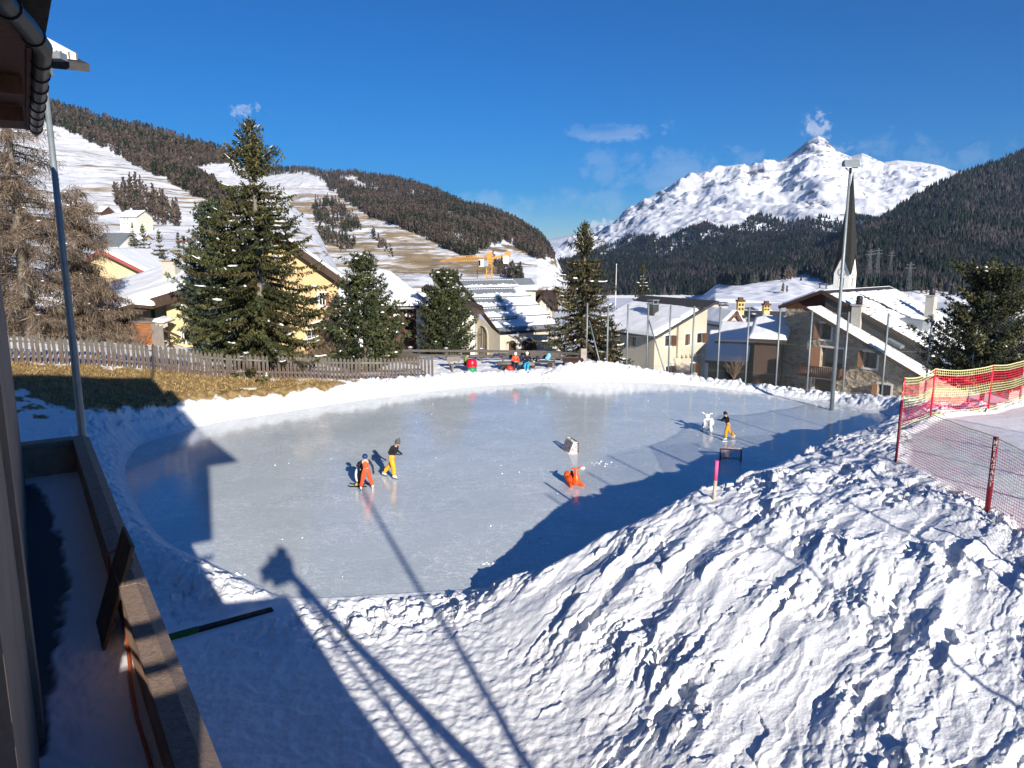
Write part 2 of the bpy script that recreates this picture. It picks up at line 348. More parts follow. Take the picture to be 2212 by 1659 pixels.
# trodden grey path by the benches, and the packed snow at the rink's entrance
colr[:, 1] = sstep(.12, -.1, fbm(Vt[:, 0]/2.2, Vt[:, 1]/1.2, 3, 53))*inpoly(qx, qy, [(950, 795), (1250, 775), (1260, 800), (1150, 830), (1060, 815)])*.7
def snow_mat():
    m = bpy.data.materials.new('snow_and_grass'); m.use_nodes = True; N, L = nt(m); b = N['Principled BSDF']
    b.inputs['Roughness'].default_value = .55; b.inputs['Specular IOR Level'].default_value = .25
    at = N.new('ShaderNodeAttribute'); at.attribute_name = 'Col'; sep = N.new('ShaderNodeSeparateColor'); L.new(at.outputs['Color'], sep.inputs[0])
    geo = N.new('ShaderNodeNewGeometry')
    def noise(sc, det=5, vec=None):
        n = N.new('ShaderNodeTexNoise'); n.inputs['Scale'].default_value = sc; n.inputs['Detail'].default_value = det; n.inputs['Roughness'].default_value = .65; L.new(vec or geo.outputs['Position'], n.inputs['Vector']); return n
    def ramp(src, pts):
        r = N.new('ShaderNodeValToRGB'); e = r.color_ramp.elements
        while len(e) < len(pts): e.new(.5)
        for k, (p, c) in enumerate(pts): e[k].position = p; e[k].color = c+(1,)
        L.new(src, r.inputs[0]); return r.outputs[0]
    def mix(f, a, bb):
        x = N.new('ShaderNodeMix'); x.data_type = 'RGBA'; L.new(f, x.inputs['Factor']); L.new(a, x.inputs['A']); L.new(bb, x.inputs['B']); return x.outputs['Result']
    snow = ramp(noise(1.2).outputs['Fac'], [(.35, (.80, .82, .85)), (.65, (.88, .885, .89))])
    dirty = ramp(noise(6).outputs['Fac'], [(.35, (.50, .51, .54)), (.65, (.70, .71, .74))])
    grass = ramp(noise(2.2, 8).outputs['Fac'], [(.3, (.145, .092, .038)), (.5, (.26, .178, .075)), (.62, (.345, .25, .115)), (.72, (.205, .13, .06))])
    c = mix(sep.outputs[1], snow, dirty); c = mix(sep.outputs[0], c, grass); L.new(c, b.inputs['Base Color'])
    bp = N.new('ShaderNodeBump'); bp.inputs['Distance'].default_value = .022; bp.inputs['Strength'].default_value = .8
    L.new(noise(22, 6).outputs['Fac'], bp.inputs['Height']); L.new(bp.outputs[0], b.inputs['Normal'])
    return m
M_SNOW = snow_mat()
tag(link('snow_ground', np_mesh('snow_ground', Vt, grid_faces(*gx.shape), [M_SNOW], cols=colr)), kind='structure')
# coarse ground behind and beside the camera
bx, by = np.meshgrid(np.linspace(-70, 70, 60), np.linspace(-70, 4.9, 40)); bz = ground_z(bx, by, False)-.02
tag(link('snow_yard', np_mesh('snow_yard', np.stack([bx, by, bz], -1).reshape(-1, 3), grid_faces(*bx.shape), [M_SNOW], cols=np.zeros((bx.size, 3), np.float32))), kind='structure')
# ------------------------------------------------------------------ ice
def ice_mat():
    m = bpy.data.materials.new('ice'); m.use_nodes = True; N, L = nt(m); b = N['Principled BSDF']
    b.inputs['IOR'].default_value = 1.31; b.inputs['Specular IOR Level'].default_value = .62
    geo = N.new('ShaderNodeNewGeometry')
    def noise(sc, det=5, stretch=None, rot=0, rough=.6, dist=0):
        mp = N.new('ShaderNodeMapping'); mp.inputs['Scale'].default_value = stretch or (1, 1, 1); mp.inputs['Rotation'].default_value = (0, 0, rot); L.new(geo.outputs['Position'], mp.inputs[0])
        n = N.new('ShaderNodeTexNoise'); n.inputs['Scale'].default_value = sc; n.inputs['Detail'].default_value = det; n.inputs['Roughness'].default_value = rough; n.inputs['Distortion'].default_value = dist; L.new(mp.outputs[0], n.inputs['Vector']); return n.outputs['Fac']
    def mr(src, a, c, lo=0, hi=1):
        r = N.new('ShaderNodeMapRange'); r.inputs['From Min'].default_value = a; r.inputs['From Max'].default_value = c; r.inputs['To Min'].default_value = lo; r.inputs['To Max'].default_value = hi; L.new(src, r.inputs['Value']); return r.outputs[0]
    def mth(op, a, c):
        n = N.new('ShaderNodeMath'); n.operation = op
        for i, v in enumerate((a, c)):
            if isinstance(v, (int, float)): n.inputs[i].default_value = v
            else: L.new(v, n.inputs[i])
        return n.outputs[0]
    def mix(f, a, c):
        x = N.new('ShaderNodeMix'); x.data_type = 'RGBA'; L.new(f, x.inputs['Factor'])
        for k, v in (('A', a), ('B', c)):
            if isinstance(v, tuple): x.inputs[k].default_value = v+(1,)
            else: L.new(v, x.inputs[k])
        return x.outputs['Result']
    # skate scratches: thin bright lines where stretched, warped noise crosses a level
    def scratch(sc, stretch, rot, dist, w):
        f = noise(sc, 3, stretch, rot, .5, dist); a = mth('ABSOLUTE', mth('SUBTRACT', f, .5), 0); return mr(a, 0, w, 1, 0)
    sc = scratch(.55, (1, 2.2, 1), .5, .9, .009)
    for a in ((.5, (2.2, 1, 1), .2, 1.2, .008), (1.0, (1, 3.2, 1), 1.1, .5, .011), (.8, (1, 1, 1), 2.0, 2.2, .007), (1.6, (1, 4.5, 1), -.25, .4, .014), (2.4, (1, 5, 1), .35, .4, .016)):
        sc = mth('MAXIMUM', sc, scratch(*a))
    sc = mth('MULTIPLY', sc, mr(noise(.35, 4), .4, .62, .35, .95))
    flake = mr(noise(3.0, 8, (1, 3, 1), .25, .8), .60, .76, 0, .7)
    sc = mth('MAXIMUM', sc, mth('MULTIPLY', flake, mr(noise(.22, 3), .38, .6)))
    base = mix(mr(noise(.12, 4), .35, .65), (.50, .56, .575), (.585, .63, .635))
    base = mix(mr(noise(.5, 5), .45, .75, 0, .35), base, (.36, .42, .45))
    c = mix(sc, base, (.86, .89, .90)); L.new(c, b.inputs['Base Color'])
    L.new(mr(noise(.9, 6), .3, .7, .05, .15), b.inputs['Roughness'])
    bp = N.new('ShaderNodeBump'); bp.inputs['Distance'].default_value = .004; bp.inputs['Strength'].default_value = .25
    L.new(mth('ADD', noise(.9, 4), mth('MULTIPLY', sc, -.3)), bp.inputs['Height']); L.new(bp.outputs[0], b.inputs['Normal'])
    return m
ice = bpy.data.meshes.new('ice_rink'); _rc = np.array(RINK); _tn = np.roll(_rc, -1, 0)-np.roll(_rc, 1, 0); _tn /= np.linalg.norm(_tn, axis=1)[:, None]
_nr = np.stack([_tn[:, 1], -_tn[:, 0]], 1); _sg = 1 if inpoly(*(_rc[:1]-_nr[:1]*.05).T, RINK)[0] else -1
ice.from_pydata([(x, y, .004) for x, y in _rc+_sg*_nr*.10], [], [list(range(len(RINK)))[::-1]])
bm = bmesh.new(); bm.from_mesh(ice); bmesh.ops.recalc_face_normals(bm, faces=bm.faces)
for f in bm.faces:
    if f.normal.z < 0: f.normal_flip()
bmesh.ops.triangulate(bm, faces=bm.faces); bm.to_mesh(ice); bm.free(); ice.materials.append(ice_mat())
tag(link('ice_rink', ice), kind='structure')
# ------------------------------------------------------------------ hills and mountains
def hill_surface(name, prof, ncol, nrow, noise_fn, m, pw=1.0, back=.35, soft=0):
    """prof rows: (px of a bearing, base height-angle y, base distance, crest y, crest distance); each is a real slope from base to crest and down behind it"""
    P = np.array(prof, float); px = np.linspace(P[0, 0], P[-1, 0], ncol)
    yb, rb, ys, rs = [np.interp(px, P[:, 0], P[:, k]) for k in (1, 2, 3, 4)]
    t = np.linspace(0, 1, nrow)[:, None]
    if soft:
        k_ = np.exp(-.5*(np.arange(-60, 61)/soft)**2); k_ /= k_.sum(); ysm = np.convolve(np.pad(ys, 60, 'edge'), k_, 'valid'); w_ = sstep(.60, 1, t); ye = ysm*(1-w_)+ys*w_
    else: ye = ys
    r = rb*(rs/rb)**(t**pw); y = yb+(ye-yb)*t
    a = (px-CX)/FPX; b = -(y-CY)/FPX
    dy = cp+b*sp; dz = -sp+b*cp
    X = a/dy*r; Y = r*np.ones_like(X); Z = CAMZ+dz/dy*r
    T = t*np.ones_like(X)
    Z = Z+noise_fn(X, Y, T)
    # far side of the crest
    k = 6; tb = np.linspace(1/k, 1, k)[:, None]
    Xb = X[-1]*(1+back*tb); Yb = Y[-1]*(1+back*tb); Zb = Z[-1]-tb*(20+.9*np.maximum(Z[-1], 0))
    X = np.vstack([X, Xb]); Y = np.vstack([Y, Yb]); Z = np.vstack([Z, Zb])
    X0, Y0, Z0 = X[:1]*.9, Y[:1]*.9, Z[:1]-40
    V = np.stack([X, Y, Z], -1)
    full = np.concatenate([np.stack([X0, Y0, Z0], -1), V])
    o = link(name, np_mesh(name, full.reshape(-1, 3), grid_faces(*full.shape[:2]), [m])); tag(o, kind='structure')
    return dict(full=full, V=V, n=nrow, px=px)
def edge_fade(T): return sstep(0, .08, T)*(.10+.90*sstep(1.0, .86, T))
def hill_mat(name, mode, th=(.468, .52)):
    m = bpy.data.materials.new(name); m.use_nodes = True; N, L = nt(m); b = N['Principled BSDF']; b.inputs['Roughness'].default_value = .8; b.inputs['Specular IOR Level'].default_value = .15
    geo = N.new('ShaderNodeNewGeometry')
    def noise(sc, stretch=(1, 1, 1), det=6, rough=.6, dist=0):
        mp = N.new('ShaderNodeMapping'); mp.inputs['Scale'].default_value = stretch; L.new(geo.outputs['Position'], mp.inputs[0])
        n = N.new('ShaderNodeTexNoise'); n.inputs['Scale'].default_value = sc; n.inputs['Detail'].default_value = det; n.inputs['Roughness'].default_value = rough; n.inputs['Distortion'].default_value = dist; L.new(mp.outputs[0], n.inputs['Vector']); return n.outputs['Fac']
    def mr(src, a, c, lo=0, hi=1):
        r = N.new('ShaderNodeMapRange'); r.inputs['From Min'].default_value = a; r.inputs['From Max'].default_value = c; r.inputs['To Min'].default_value = lo; r.inputs['To Max'].default_value = hi; L.new(src, r.inputs['Value']); return r.outputs[0]
    def mth(op, a, c):
        n = N.new('ShaderNodeMath'); n.operation = op
        for i, v in enumerate((a, c)):
            if isinstance(v, (int, float)): n.inputs[i].default_value = v
            else: L.new(v, n.inputs[i])
        return n.outputs[0]
    def mix(f, a, c):
        x = N.new('ShaderNodeMix'); x.data_type = 'RGBA'
        if isinstance(f, float): x.inputs['Factor'].default_value = f
        else: L.new(f, x.inputs['Factor'])
        for k, v in (('A', a), ('B', c)):
            if isinstance(v, tuple): x.inputs[k].default_value = v+(1,)
            else: L.new(v, x.inputs[k])
        return x.outputs['Result']
    sp_ = N.new('ShaderNodeSeparateXYZ'); L.new(geo.outputs['Position'], sp_.inputs[0]); z = sp_.outputs[2]
    snow = mix(mr(noise(.01), .35, .65), (.76, .79, .84), (.86, .87, .89))
    if mode == 'meadow':
        # terraces: bands that follow the contour, bare grass between the snow strips
        f = mth('ADD', mth('MULTIPLY', noise(1, (.0045, .003, .10), 7, .66, .6), .55), mth('MULTIPLY', noise(1, (.022, .016, .42), 7, .72, .3), .45))
        bare = mr(f, *th); hi = mr(z, 120, 190); bare = mth('MULTIPLY', bare, mr(z, 95, 150, 1, .12))
        grass = mix(mr(noise(.05, det=8), .35, .65), (.25, .17, .085), (.37, .28, .16))
        c = mix(bare, snow, grass)
        c = mix(mth('MULTIPLY', mr(noise(.09, (1, 1, 2.5), 8, .72), .52, .62), .55), c, (.33, .28, .22))
    elif mode == 'scree':
        rock = mix(mr(noise(.03, (1, 1, .5), 8, .7), .35, .65), (.13, .115, .10), (.24, .215, .19))
        f = mth('ADD', noise(.018, (1, 1, .45), 8, .72), mr(z, 40, 220, .06, -.04))
        c = mix(mr(f, .60, .64), rock, snow)
        gl = mth('ADD', mth('MULTIPLY', noise(1, (.006, .004, .06), 6, .62, .5), 1), mr(z, 0, 60, .06, -.12))
        low = mix(mr(gl, .47, .52), (.24, .17, .095), snow)
        c = mix(mr(mth('ADD', z, mth('MULTIPLY', noise(.012), 60)), 50, 95), low, c)
    elif mode == 'peak':
        rock = mix(mr(noise(.006, (1, 1, 3), 8, .7), .35, .65), (.085, .085, .088), (.21, .205, .20))
        f = mth('ADD', mth('MULTIPLY', noise(1, (.0042, .0042, .020), 9, .76, .8), .66), mth('MULTIPLY', noise(.03, (1, 1, 2.5), 6, .75), .34))
        nz = N.new('ShaderNodeSeparateXYZ'); L.new(geo.outputs['Normal'], nz.inputs[0])
        f = mth('ADD', f, mr(nz.outputs[2], .62, .92, .055, -.045)); f = mth('ADD', f, mr(z, 660, 800, 0, .062))
        c = mix(mr(f, .535, .575), snow, rock)
    else:
        litter = mix(mr(noise(.04, det=8), .35, .65), (.10, .075, .055), (.17, .135, .10))
        c = mix(mr(noise(.03, (1, 1, 1), 6, .7), .50, .56), litter, snow)
        
    L.new(c, b.inputs['Base Color'])
    return m
M_MEADOW = hill_mat('terraced_meadow', 'meadow'); M_MEADOW2 = hill_mat('snowy_meadow', 'meadow', (.53, .58)); M_SCREE = hill_mat('scree', 'scree'); M_PEAK = hill_mat('snowy_rock', 'peak'); M_WOOD = hill_mat('wood_floor', 'wood_low'); M_FIELD = mat('snow_field', (.80, .82, .86), .6, .05, .05, spec=.2)
LH1 = hill_surface('meadow_hill', [(-900, 610, 100, -150, 1500), (-200, 610, 100, 60, 1450), (0, 612, 100, 165, 1400), (110, 612, 100, 228, 1350), (180, 612, 100, 249, 1300), (250, 612, 100, 270, 1250), (329, 612, 100, 287, 1200), (400, 612, 100, 311, 1150), (450, 612, 100, 327, 1100), (500, 612, 100, 340, 1050), (560, 612, 100, 380, 1000), (620, 612, 100, 432, 900), (680, 612, 100, 490, 700), (740, 625, 100, 600, 420), (790, 660, 100, 655, 300)], 420, 220,
                   lambda x, y, t: edge_fade(t)*(np.sqrt(y/400))*(7*fbm(x/120, y/160, 4, 61)+1.2*fbm(x/18, y/24, 2, 63)), M_MEADOW2, pw=.78)
LH2 = hill_surface('terraced_hill', [(250, 622, 420, 350, 2300), (420, 622, 420, 350, 2300), (560, 622, 420, 360, 2200), (622, 622, 420, 366, 2100), (656, 622, 420, 365, 2050), (705, 622, 420, 374, 2000), (767, 622, 420, 375, 1950), (840, 622, 420, 385, 1850), (900, 622, 420, 400, 1750), (950, 622, 420, 416, 1700), (1000, 621, 420, 441, 1650), (1060, 620, 420, 454, 1600), (1100, 620, 420, 470, 1600), (1140, 619, 420, 492, 1560), (1160, 619, 420, 504, 1540), (1180, 619, 450, 527, 1500), (1200, 619, 550, 553, 1450), (1216, 619, 700, 588, 1400), (1232, 619, 900, 616, 1350)], 460, 220,
                   lambda x, y, t: edge_fade(t)*(np.sqrt(y/400))*(8*fbm(x/130, y/180, 4, 65)+1.5*fbm(x/20, y/26, 2, 67)), M_MEADOW)
SCREE_PX = [(800, 380), (940, 420), (990, 470), (1050, 540), (1110, 600), (1140, 640), (1300, 640), (1240, 500), (1120, 440), (900, 360)]
def recolor(h, name, poly, m, wob=14):
    o = bpy.data.objects[name]; me = o.data; me.materials.append(m); V = h['full']; nr, nc = V.shape[:2]
    c = (V[:-1, :-1]+V[1:, 1:])/2; qx, qy = proj(c); qx = qx+wob*fbm(c[..., 0]/60, c[..., 1]/60, 3, 71)
    ins = inpoly(qx.ravel(), qy.ravel(), poly); me.polygons.foreach_set('material_index', ins.astype(np.int32)); me.update()
recolor(LH2, 'terraced_hill', SCREE_PX, M_SCREE)
FR = hill_surface('far_ridge', [(1080, 622, 4000, 560, 11000), (1180, 622, 4000, 519, 11000), (1215, 622, 4000, 512, 11000), (1260, 622, 4000, 502, 11000), (1300, 622, 4000, 492, 11000), (1345, 622, 4000, 478, 11000), (1420, 622, 4000, 470, 11000)], 120, 70,
                  lambda x, y, t: edge_fade(t)*70*ridged(x/700, y/900, 4, 73), M_PEAK)
RM = hill_surface('snowy_mountain', [(1180, 638, 1500, 560, 5200), (1215, 638, 1500, 548, 5400), (1280, 638, 1500, 521, 5800), (1310, 638, 1500, 503, 6000), (1340, 638, 1500, 481, 6200), (1385, 638, 1500, 441, 6400), (1440, 638, 1500, 409, 6500), (1490, 638, 1500, 381, 6500), (1530, 638, 1500, 371, 6500), (1560, 638, 1500, 362, 6500), (1600, 638, 1500, 356, 6500), (1618, 638, 1500, 366, 6500), (1648, 638, 1500, 350, 6500), (1672, 638, 1500, 356, 6500), (1700, 638, 1500, 342, 6500), (1722, 638, 1500, 326, 6500), (1744, 638, 1500, 307, 6500), (1757, 638, 1500, 299, 6500), (1768, 638, 1500, 295, 6500), (1781, 638, 1500, 300, 6500), (1792, 638, 1500, 312, 6500), (1808, 638, 1500, 327, 6500), (1838, 638, 1500, 341, 6500), (1862, 638, 1500, 333, 6500), (1885, 638, 1500, 343, 6500), (1905, 638, 1500, 353, 6500), (1940, 638, 1500, 348, 6500), (1990, 638, 1500, 352, 6500), (2035, 638, 1500, 362, 6500), (2078, 638, 1500, 375, 6500), (2150, 638, 1500, 395, 6500), (2300, 638, 1500, 440, 6500)], 640, 300,
                  lambda x, y, t: edge_fade(t)*np.clip(y/3500, .05, 1.4)*(60*ridged(x/520+.25*perlin(x/900, y/900, 74), y/1100, 4, 75)+30*ridged(x/190, y/330, 3, 78)+40*fbm(x/300, y/500, 3, 76)+12*fbm(x/70, y/90, 3, 77)), M_PEAK, soft=22)
RH = hill_surface('wooded_hill', [(1505, 655, 900, 652, 1300), (1545, 645, 820, 617, 1300), (1580, 645, 820, 606, 1300), (1640, 650, 820, 589, 1350), (1700, 655, 820, 573, 1400), (1750, 660, 820, 558, 1450), (1800, 664, 820, 540, 1500), (1850, 668, 820, 507, 1600), (1900, 672, 820, 480, 1700), (1960, 676, 820, 441, 1800), (2020, 680, 820, 406, 1900), (2078, 684, 820, 380, 2000), (2120, 690, 820, 366, 2100), (2180, 692, 820, 340, 2200), (2212, 694, 820, 331, 2200), (2300, 700, 820, 296, 2300), (2700, 700, 820, 150, 2300)], 420, 240,
                  lambda x, y, t: edge_fade(t)*(np.sqrt(y/400))*(9*fbm(x/150, y/200, 4, 79)+1.0*fbm(x/20, y/26, 2, 81)), M_WOOD)
recolor(RH, 'wooded_hill', [(1400, 640), (1535, 612), (1591, 617), (1696, 601), (1738, 591), (1789, 607), (1849, 623), (1958, 629), (2045, 623), (2140, 640), (2260, 690), (2700, 690), (2700, 900), (1400, 900)], M_FIELD, 6)
# valley floor between the rink's terrace and the hills
vp = np.linspace(-1000, 3200, 120)[None, :]; vy = np.geomspace(60, 3000, 80)[:, None]
vx = (vp-CX)/FPX*vy; vyy = vy*np.ones_like(vx)
vz = -5.5-.055*(vyy-60)-1.5*sstep(0, 40, vx)+sstep(-4, -40, vx)*6*sstep(200, 60, vyy)+.5*fbm(vx/30, vyy/30, 3, 83)
tag(link('valley_floor', np_mesh('valley_floor', np.stack([vx, vyy, vz], -1).reshape(-1, 3), grid_faces(*vx.shape), [M_FIELD])), kind='structure')
# ------------------------------------------------------------------ far-off woods (uncountable, one mesh per hillside)
M_TREES = bpy.data.materials.new('far_wood'); M_TREES.use_nodes = True
_n, _l = nt(M_TREES); _b = _n['Principled BSDF']; _b.inputs['Roughness'].default_value = .9; _b.inputs['Specular IOR Level'].default_value = .05
_a = _n.new('ShaderNodeAttribute'); _a.attribute_name = 'Col'; _l.new(_a.outputs['Color'], _b.inputs['Base Color'])
def tree_cones(P, H, width, cols, k=5):
    """ragged low cones in two tiers, leaning a little, for woods seen from far away"""
    n = len(P); ang = np.arange(k)*2*np.pi/k; V = []; F = []; C = []; base = 0
    for z0, z1, w in ((.06, .62, 1.0), (.40, 1.0, .66)):
        rr = width[:, None]*w*(.6+.7*rng.random((n, k))); a = ang[None]+rng.random((n, 1))*6.28
        zz = H[:, None]*(z0+.10*rng.random((n, k)))
        ring = np.stack([P[:, None, 0]+rr*np.cos(a), P[:, None, 1]+rr*np.sin(a), P[:, None, 2]+zz], -1)
        tip = np.stack([P[:, 0]+.05*H*rng.normal(size=n), P[:, 1], P[:, 2]+H*z1], -1)[:, None]
        v = np.concatenate([ring, tip], 1); V.append(v.reshape(-1, 3))
        i = np.arange(n)[:, None, None]*(k+1)+base; j = np.arange(k)
        f = np.stack([np.broadcast_to(j, (n, k)), np.broadcast_to((j+1) % k, (n, k)), np.full((n, k), k)], -1)+i; F.append(f.reshape(-1, 3))
        c = np.repeat(cols[:, None], k+1, 1)*(.75+.5*rng.random((n, k+1, 1))); C.append(c.reshape(-1, 3)); base += n*(k+1)
    return np.vstack(V), np.vstack(F), np.vstack(C)
def tree_brush(P, H, width, cols, m=15):
    """feathery far trees: ragged twig sprays round a thin stem"""
    n = len(P); h = np.broadcast_to((np.arange(m)/m)[None], (n, m))*.86+.08+.05*rng.random((n, m)); az = rng.random((n, m))*6.283; w = width[:, None]*(1.05-h)**.7*(.7+.6*rng.random((n, m)))
    C = np.stack([P[:, None, 0]+0*h, P[:, None, 1]+0*h, P[:, None, 2]+H[:, None]*h], -1); D = np.stack([np.cos(az)*w, np.sin(az)*w, H[:, None]*(.10+.10*rng.random((n, m)))], -1); L = np.linalg.norm(D, axis=-1); D = D/L[..., None]
    W_ = np.cross(D, np.array([0, 0, 1.0])); W_ /= np.linalg.norm(W_, axis=-1, keepdims=True)+1e-9; up = np.cross(W_, D); mixv = rng.normal(size=(n, m, 1)); Wd = W_*np.cos(mixv)+up*np.sin(mixv); ww = (H[:, None]*.085*(.7+.7*rng.random((n, m))))[..., None]
    a = C; b = C+D*L[..., None]*.45+Wd*ww; c = C+D*L[..., None]*1.1; d = C+D*L[..., None]*.45-Wd*ww
    V = np.stack([a, b, c, d], 2).reshape(-1, 3); F = np.arange(len(V)).reshape(-1, 4)
    st = np.stack([P+np.array([-1, 0, 0])*(.012*H)[:, None], P+np.array([1, 0, 0])*(.012*H)[:, None], P+np.array([.1, 0, 1])*H[:, None]*np.array([.05, 0, 1]), P+np.array([-.1, 0, 1])*H[:, None]*np.array([.05, 0, 1])], 1).reshape(-1, 3)
    F2 = np.arange(len(st)).reshape(-1, 4)+len(V); K = np.repeat(cols[:, None]*1.0, m, 1)*(.65+.7*rng.random((n, m, 1))); K = np.repeat(K.reshape(-1, 3), 4, 0)
    return np.vstack([V, st]), np.vstack([F, F2]), np.vstack([K, np.repeat(cols*.8, 4, 0)])
LARCH = np.array([(.125, .090, .068), (.105, .078, .062), (.145, .105, .078), (.085, .066, .054)]); PINE = np.array([(.030, .042, .024), (.042, .050, .026), (.026, .034, .024), (.052, .050, .030)])
def wood(name, h, polys, n, hgt, pine, gaps=None, thin=.0, wr=.2, seed=0, hd=900, tone=(1, 1, 1), shape=None):
    V = h['V'][:h['n']]; nr, nc = V.shape[:2]
    u = rng.random(n*6)*(nr-1.01); w = rng.random(n*6)*(nc-1.01)
    i = u.astype(int); j = w.astype(int); fu = (u-i)[:, None]; fw = (w-j)[:, None]
    P = (V[i, j]*(1-fu)+V[i+1, j]*fu)*(1-fw)+(V[i, j+1]*(1-fu)+V[i+1, j+1]*fu)*fw
    qx, qy = proj(P); q2x = qx+10*fbm(P[:, 0]/70, P[:, 1]/70, 3, 91+seed); q2y = qy+5*fbm(P[:, 0]/60, P[:, 1]/60, 3, 95+seed)
    ok = np.zeros(len(P), bool)
    for poly, keep in polys: ok |= inpoly(q2x, q2y, poly) & (rng.random(len(P)) < keep)
    for poly, drop in gaps or []: ok &= ~(inpoly(q2x, q2y, poly) & (rng.random(len(P)) < drop))
    if thin: ok &= fbm(P[:, 0]/90, P[:, 1]/90, 4, 97+seed) > -thin
    ok &= (qx > -120) & (qx < 2330)
    P = P[ok][:n]; m = len(P)
    H = hgt*(.6+.7*rng.random(m))*np.clip(.35+.65*P[:, 1]/hd, .3, 1.15); pn = fbm(P[:, 0]/140, P[:, 1]/140, 3, 99+seed)+.35*rng.normal(size=m)
    isp = pn > np.quantile(pn, 1-pine)
    c = np.where(isp[:, None], PINE[rng.integers(0, 4, m)], LARCH[rng.integers(0, 4, m)])
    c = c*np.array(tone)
    V_, F_, C_ = (shape or tree_cones)(P-np.array([0, 0, .4]), H, H*wr*(.8+.4*rng.random(m)), c)
    tag(link(name, np_mesh(name, V_, F_, [M_TREES], smooth=False, cols=C_)), kind='stuff'); return m
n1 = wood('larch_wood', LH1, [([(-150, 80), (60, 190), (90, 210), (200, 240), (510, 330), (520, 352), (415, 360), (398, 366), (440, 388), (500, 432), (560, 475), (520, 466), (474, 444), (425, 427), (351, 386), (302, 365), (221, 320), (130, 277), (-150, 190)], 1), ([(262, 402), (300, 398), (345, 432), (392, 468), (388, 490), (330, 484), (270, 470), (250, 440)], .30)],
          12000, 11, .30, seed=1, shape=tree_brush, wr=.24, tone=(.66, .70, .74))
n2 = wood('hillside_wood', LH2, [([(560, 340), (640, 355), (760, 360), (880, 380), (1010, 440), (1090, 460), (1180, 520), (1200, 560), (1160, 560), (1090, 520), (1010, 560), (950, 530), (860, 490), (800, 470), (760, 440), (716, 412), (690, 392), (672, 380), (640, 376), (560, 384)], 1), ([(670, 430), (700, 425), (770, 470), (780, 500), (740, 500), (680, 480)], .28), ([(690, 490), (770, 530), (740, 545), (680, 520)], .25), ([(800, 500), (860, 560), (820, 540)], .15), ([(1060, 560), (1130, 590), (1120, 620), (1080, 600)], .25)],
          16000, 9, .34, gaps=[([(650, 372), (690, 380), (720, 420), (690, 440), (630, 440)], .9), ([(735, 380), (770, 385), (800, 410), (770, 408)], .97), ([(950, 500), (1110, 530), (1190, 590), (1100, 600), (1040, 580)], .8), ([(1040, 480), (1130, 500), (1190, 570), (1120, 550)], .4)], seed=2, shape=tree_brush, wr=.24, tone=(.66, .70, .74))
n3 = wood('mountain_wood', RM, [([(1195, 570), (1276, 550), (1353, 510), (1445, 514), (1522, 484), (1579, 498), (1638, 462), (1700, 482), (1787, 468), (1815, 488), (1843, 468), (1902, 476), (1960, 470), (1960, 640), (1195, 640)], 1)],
          34000, 15, .72, gaps=[([(1455, 535), (1462, 540), (1372, 610), (1352, 628)], 1), ([(1350, 500), (1362, 505), (1300, 560), (1290, 556)], .85), ([(1500, 478), (1560, 470), (1640, 455), (1700, 470), (1760, 500), (1620, 510)], .45), ([(1760, 470), (1830, 480), (1830, 540), (1740, 520)], .4)], wr=.24, seed=3, tone=(.42, .50, .68))  # tone puts the shade between the trees into their colour
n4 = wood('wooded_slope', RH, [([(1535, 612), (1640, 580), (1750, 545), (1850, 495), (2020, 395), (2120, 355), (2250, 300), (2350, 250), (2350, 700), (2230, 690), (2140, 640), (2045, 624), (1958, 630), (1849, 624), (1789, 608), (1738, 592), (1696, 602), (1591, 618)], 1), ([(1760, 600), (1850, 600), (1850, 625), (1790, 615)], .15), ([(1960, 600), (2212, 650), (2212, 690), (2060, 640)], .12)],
          24000, 15, .66, gaps=[([(2055, 455), (2120, 440), (2130, 470), (2080, 500), (2050, 520), (2040, 490)], .55), ([(2120, 395), (2150, 385), (2145, 400), (2120, 412)], .7)], wr=.21, seed=4, tone=(.52, .62, .80))  # tone: bluish shade of the slope put into the tree colours
print('trees', n1, n2, n3, n4)
# single trees standing in the white field
FT = None
for k, (px, py, hp) in enumerate([(1695, 607, 22), (1701, 606, 20), (1708, 606, 21), (1716, 603, 17), (1730, 611, 14), (1692, 632, 20), (1700, 633, 16), (1771, 624, 12), (1785, 625, 11), (1745, 597, 18), (1760, 594, 18), (1990, 636, 17), (2003, 637, 15), (2016, 634, 22), (2030, 633, 24), (2060, 640, 22)]):
    V = RH['V'][:RH['n']].reshape(-1, 3); qx, qy = proj(V); i = np.argmin((qx-px)**2+((qy-py)*2)**2); p = V[i]; H_ = hp/FPX*p[1]
    v, f, c = tree_brush(np.zeros((1, 3)), np.array([H_]), np.array([H_*.24]), np.array([(.12, .09, .07)]), 40); o = link('field_tree', np_mesh('field_tree', v, f, [M_TREES], smooth=False, cols=c)); o.location = p; tag(o, 'small bare tree standing in the white snow field below the wooded slope', 'tree', 'trees in the white field')
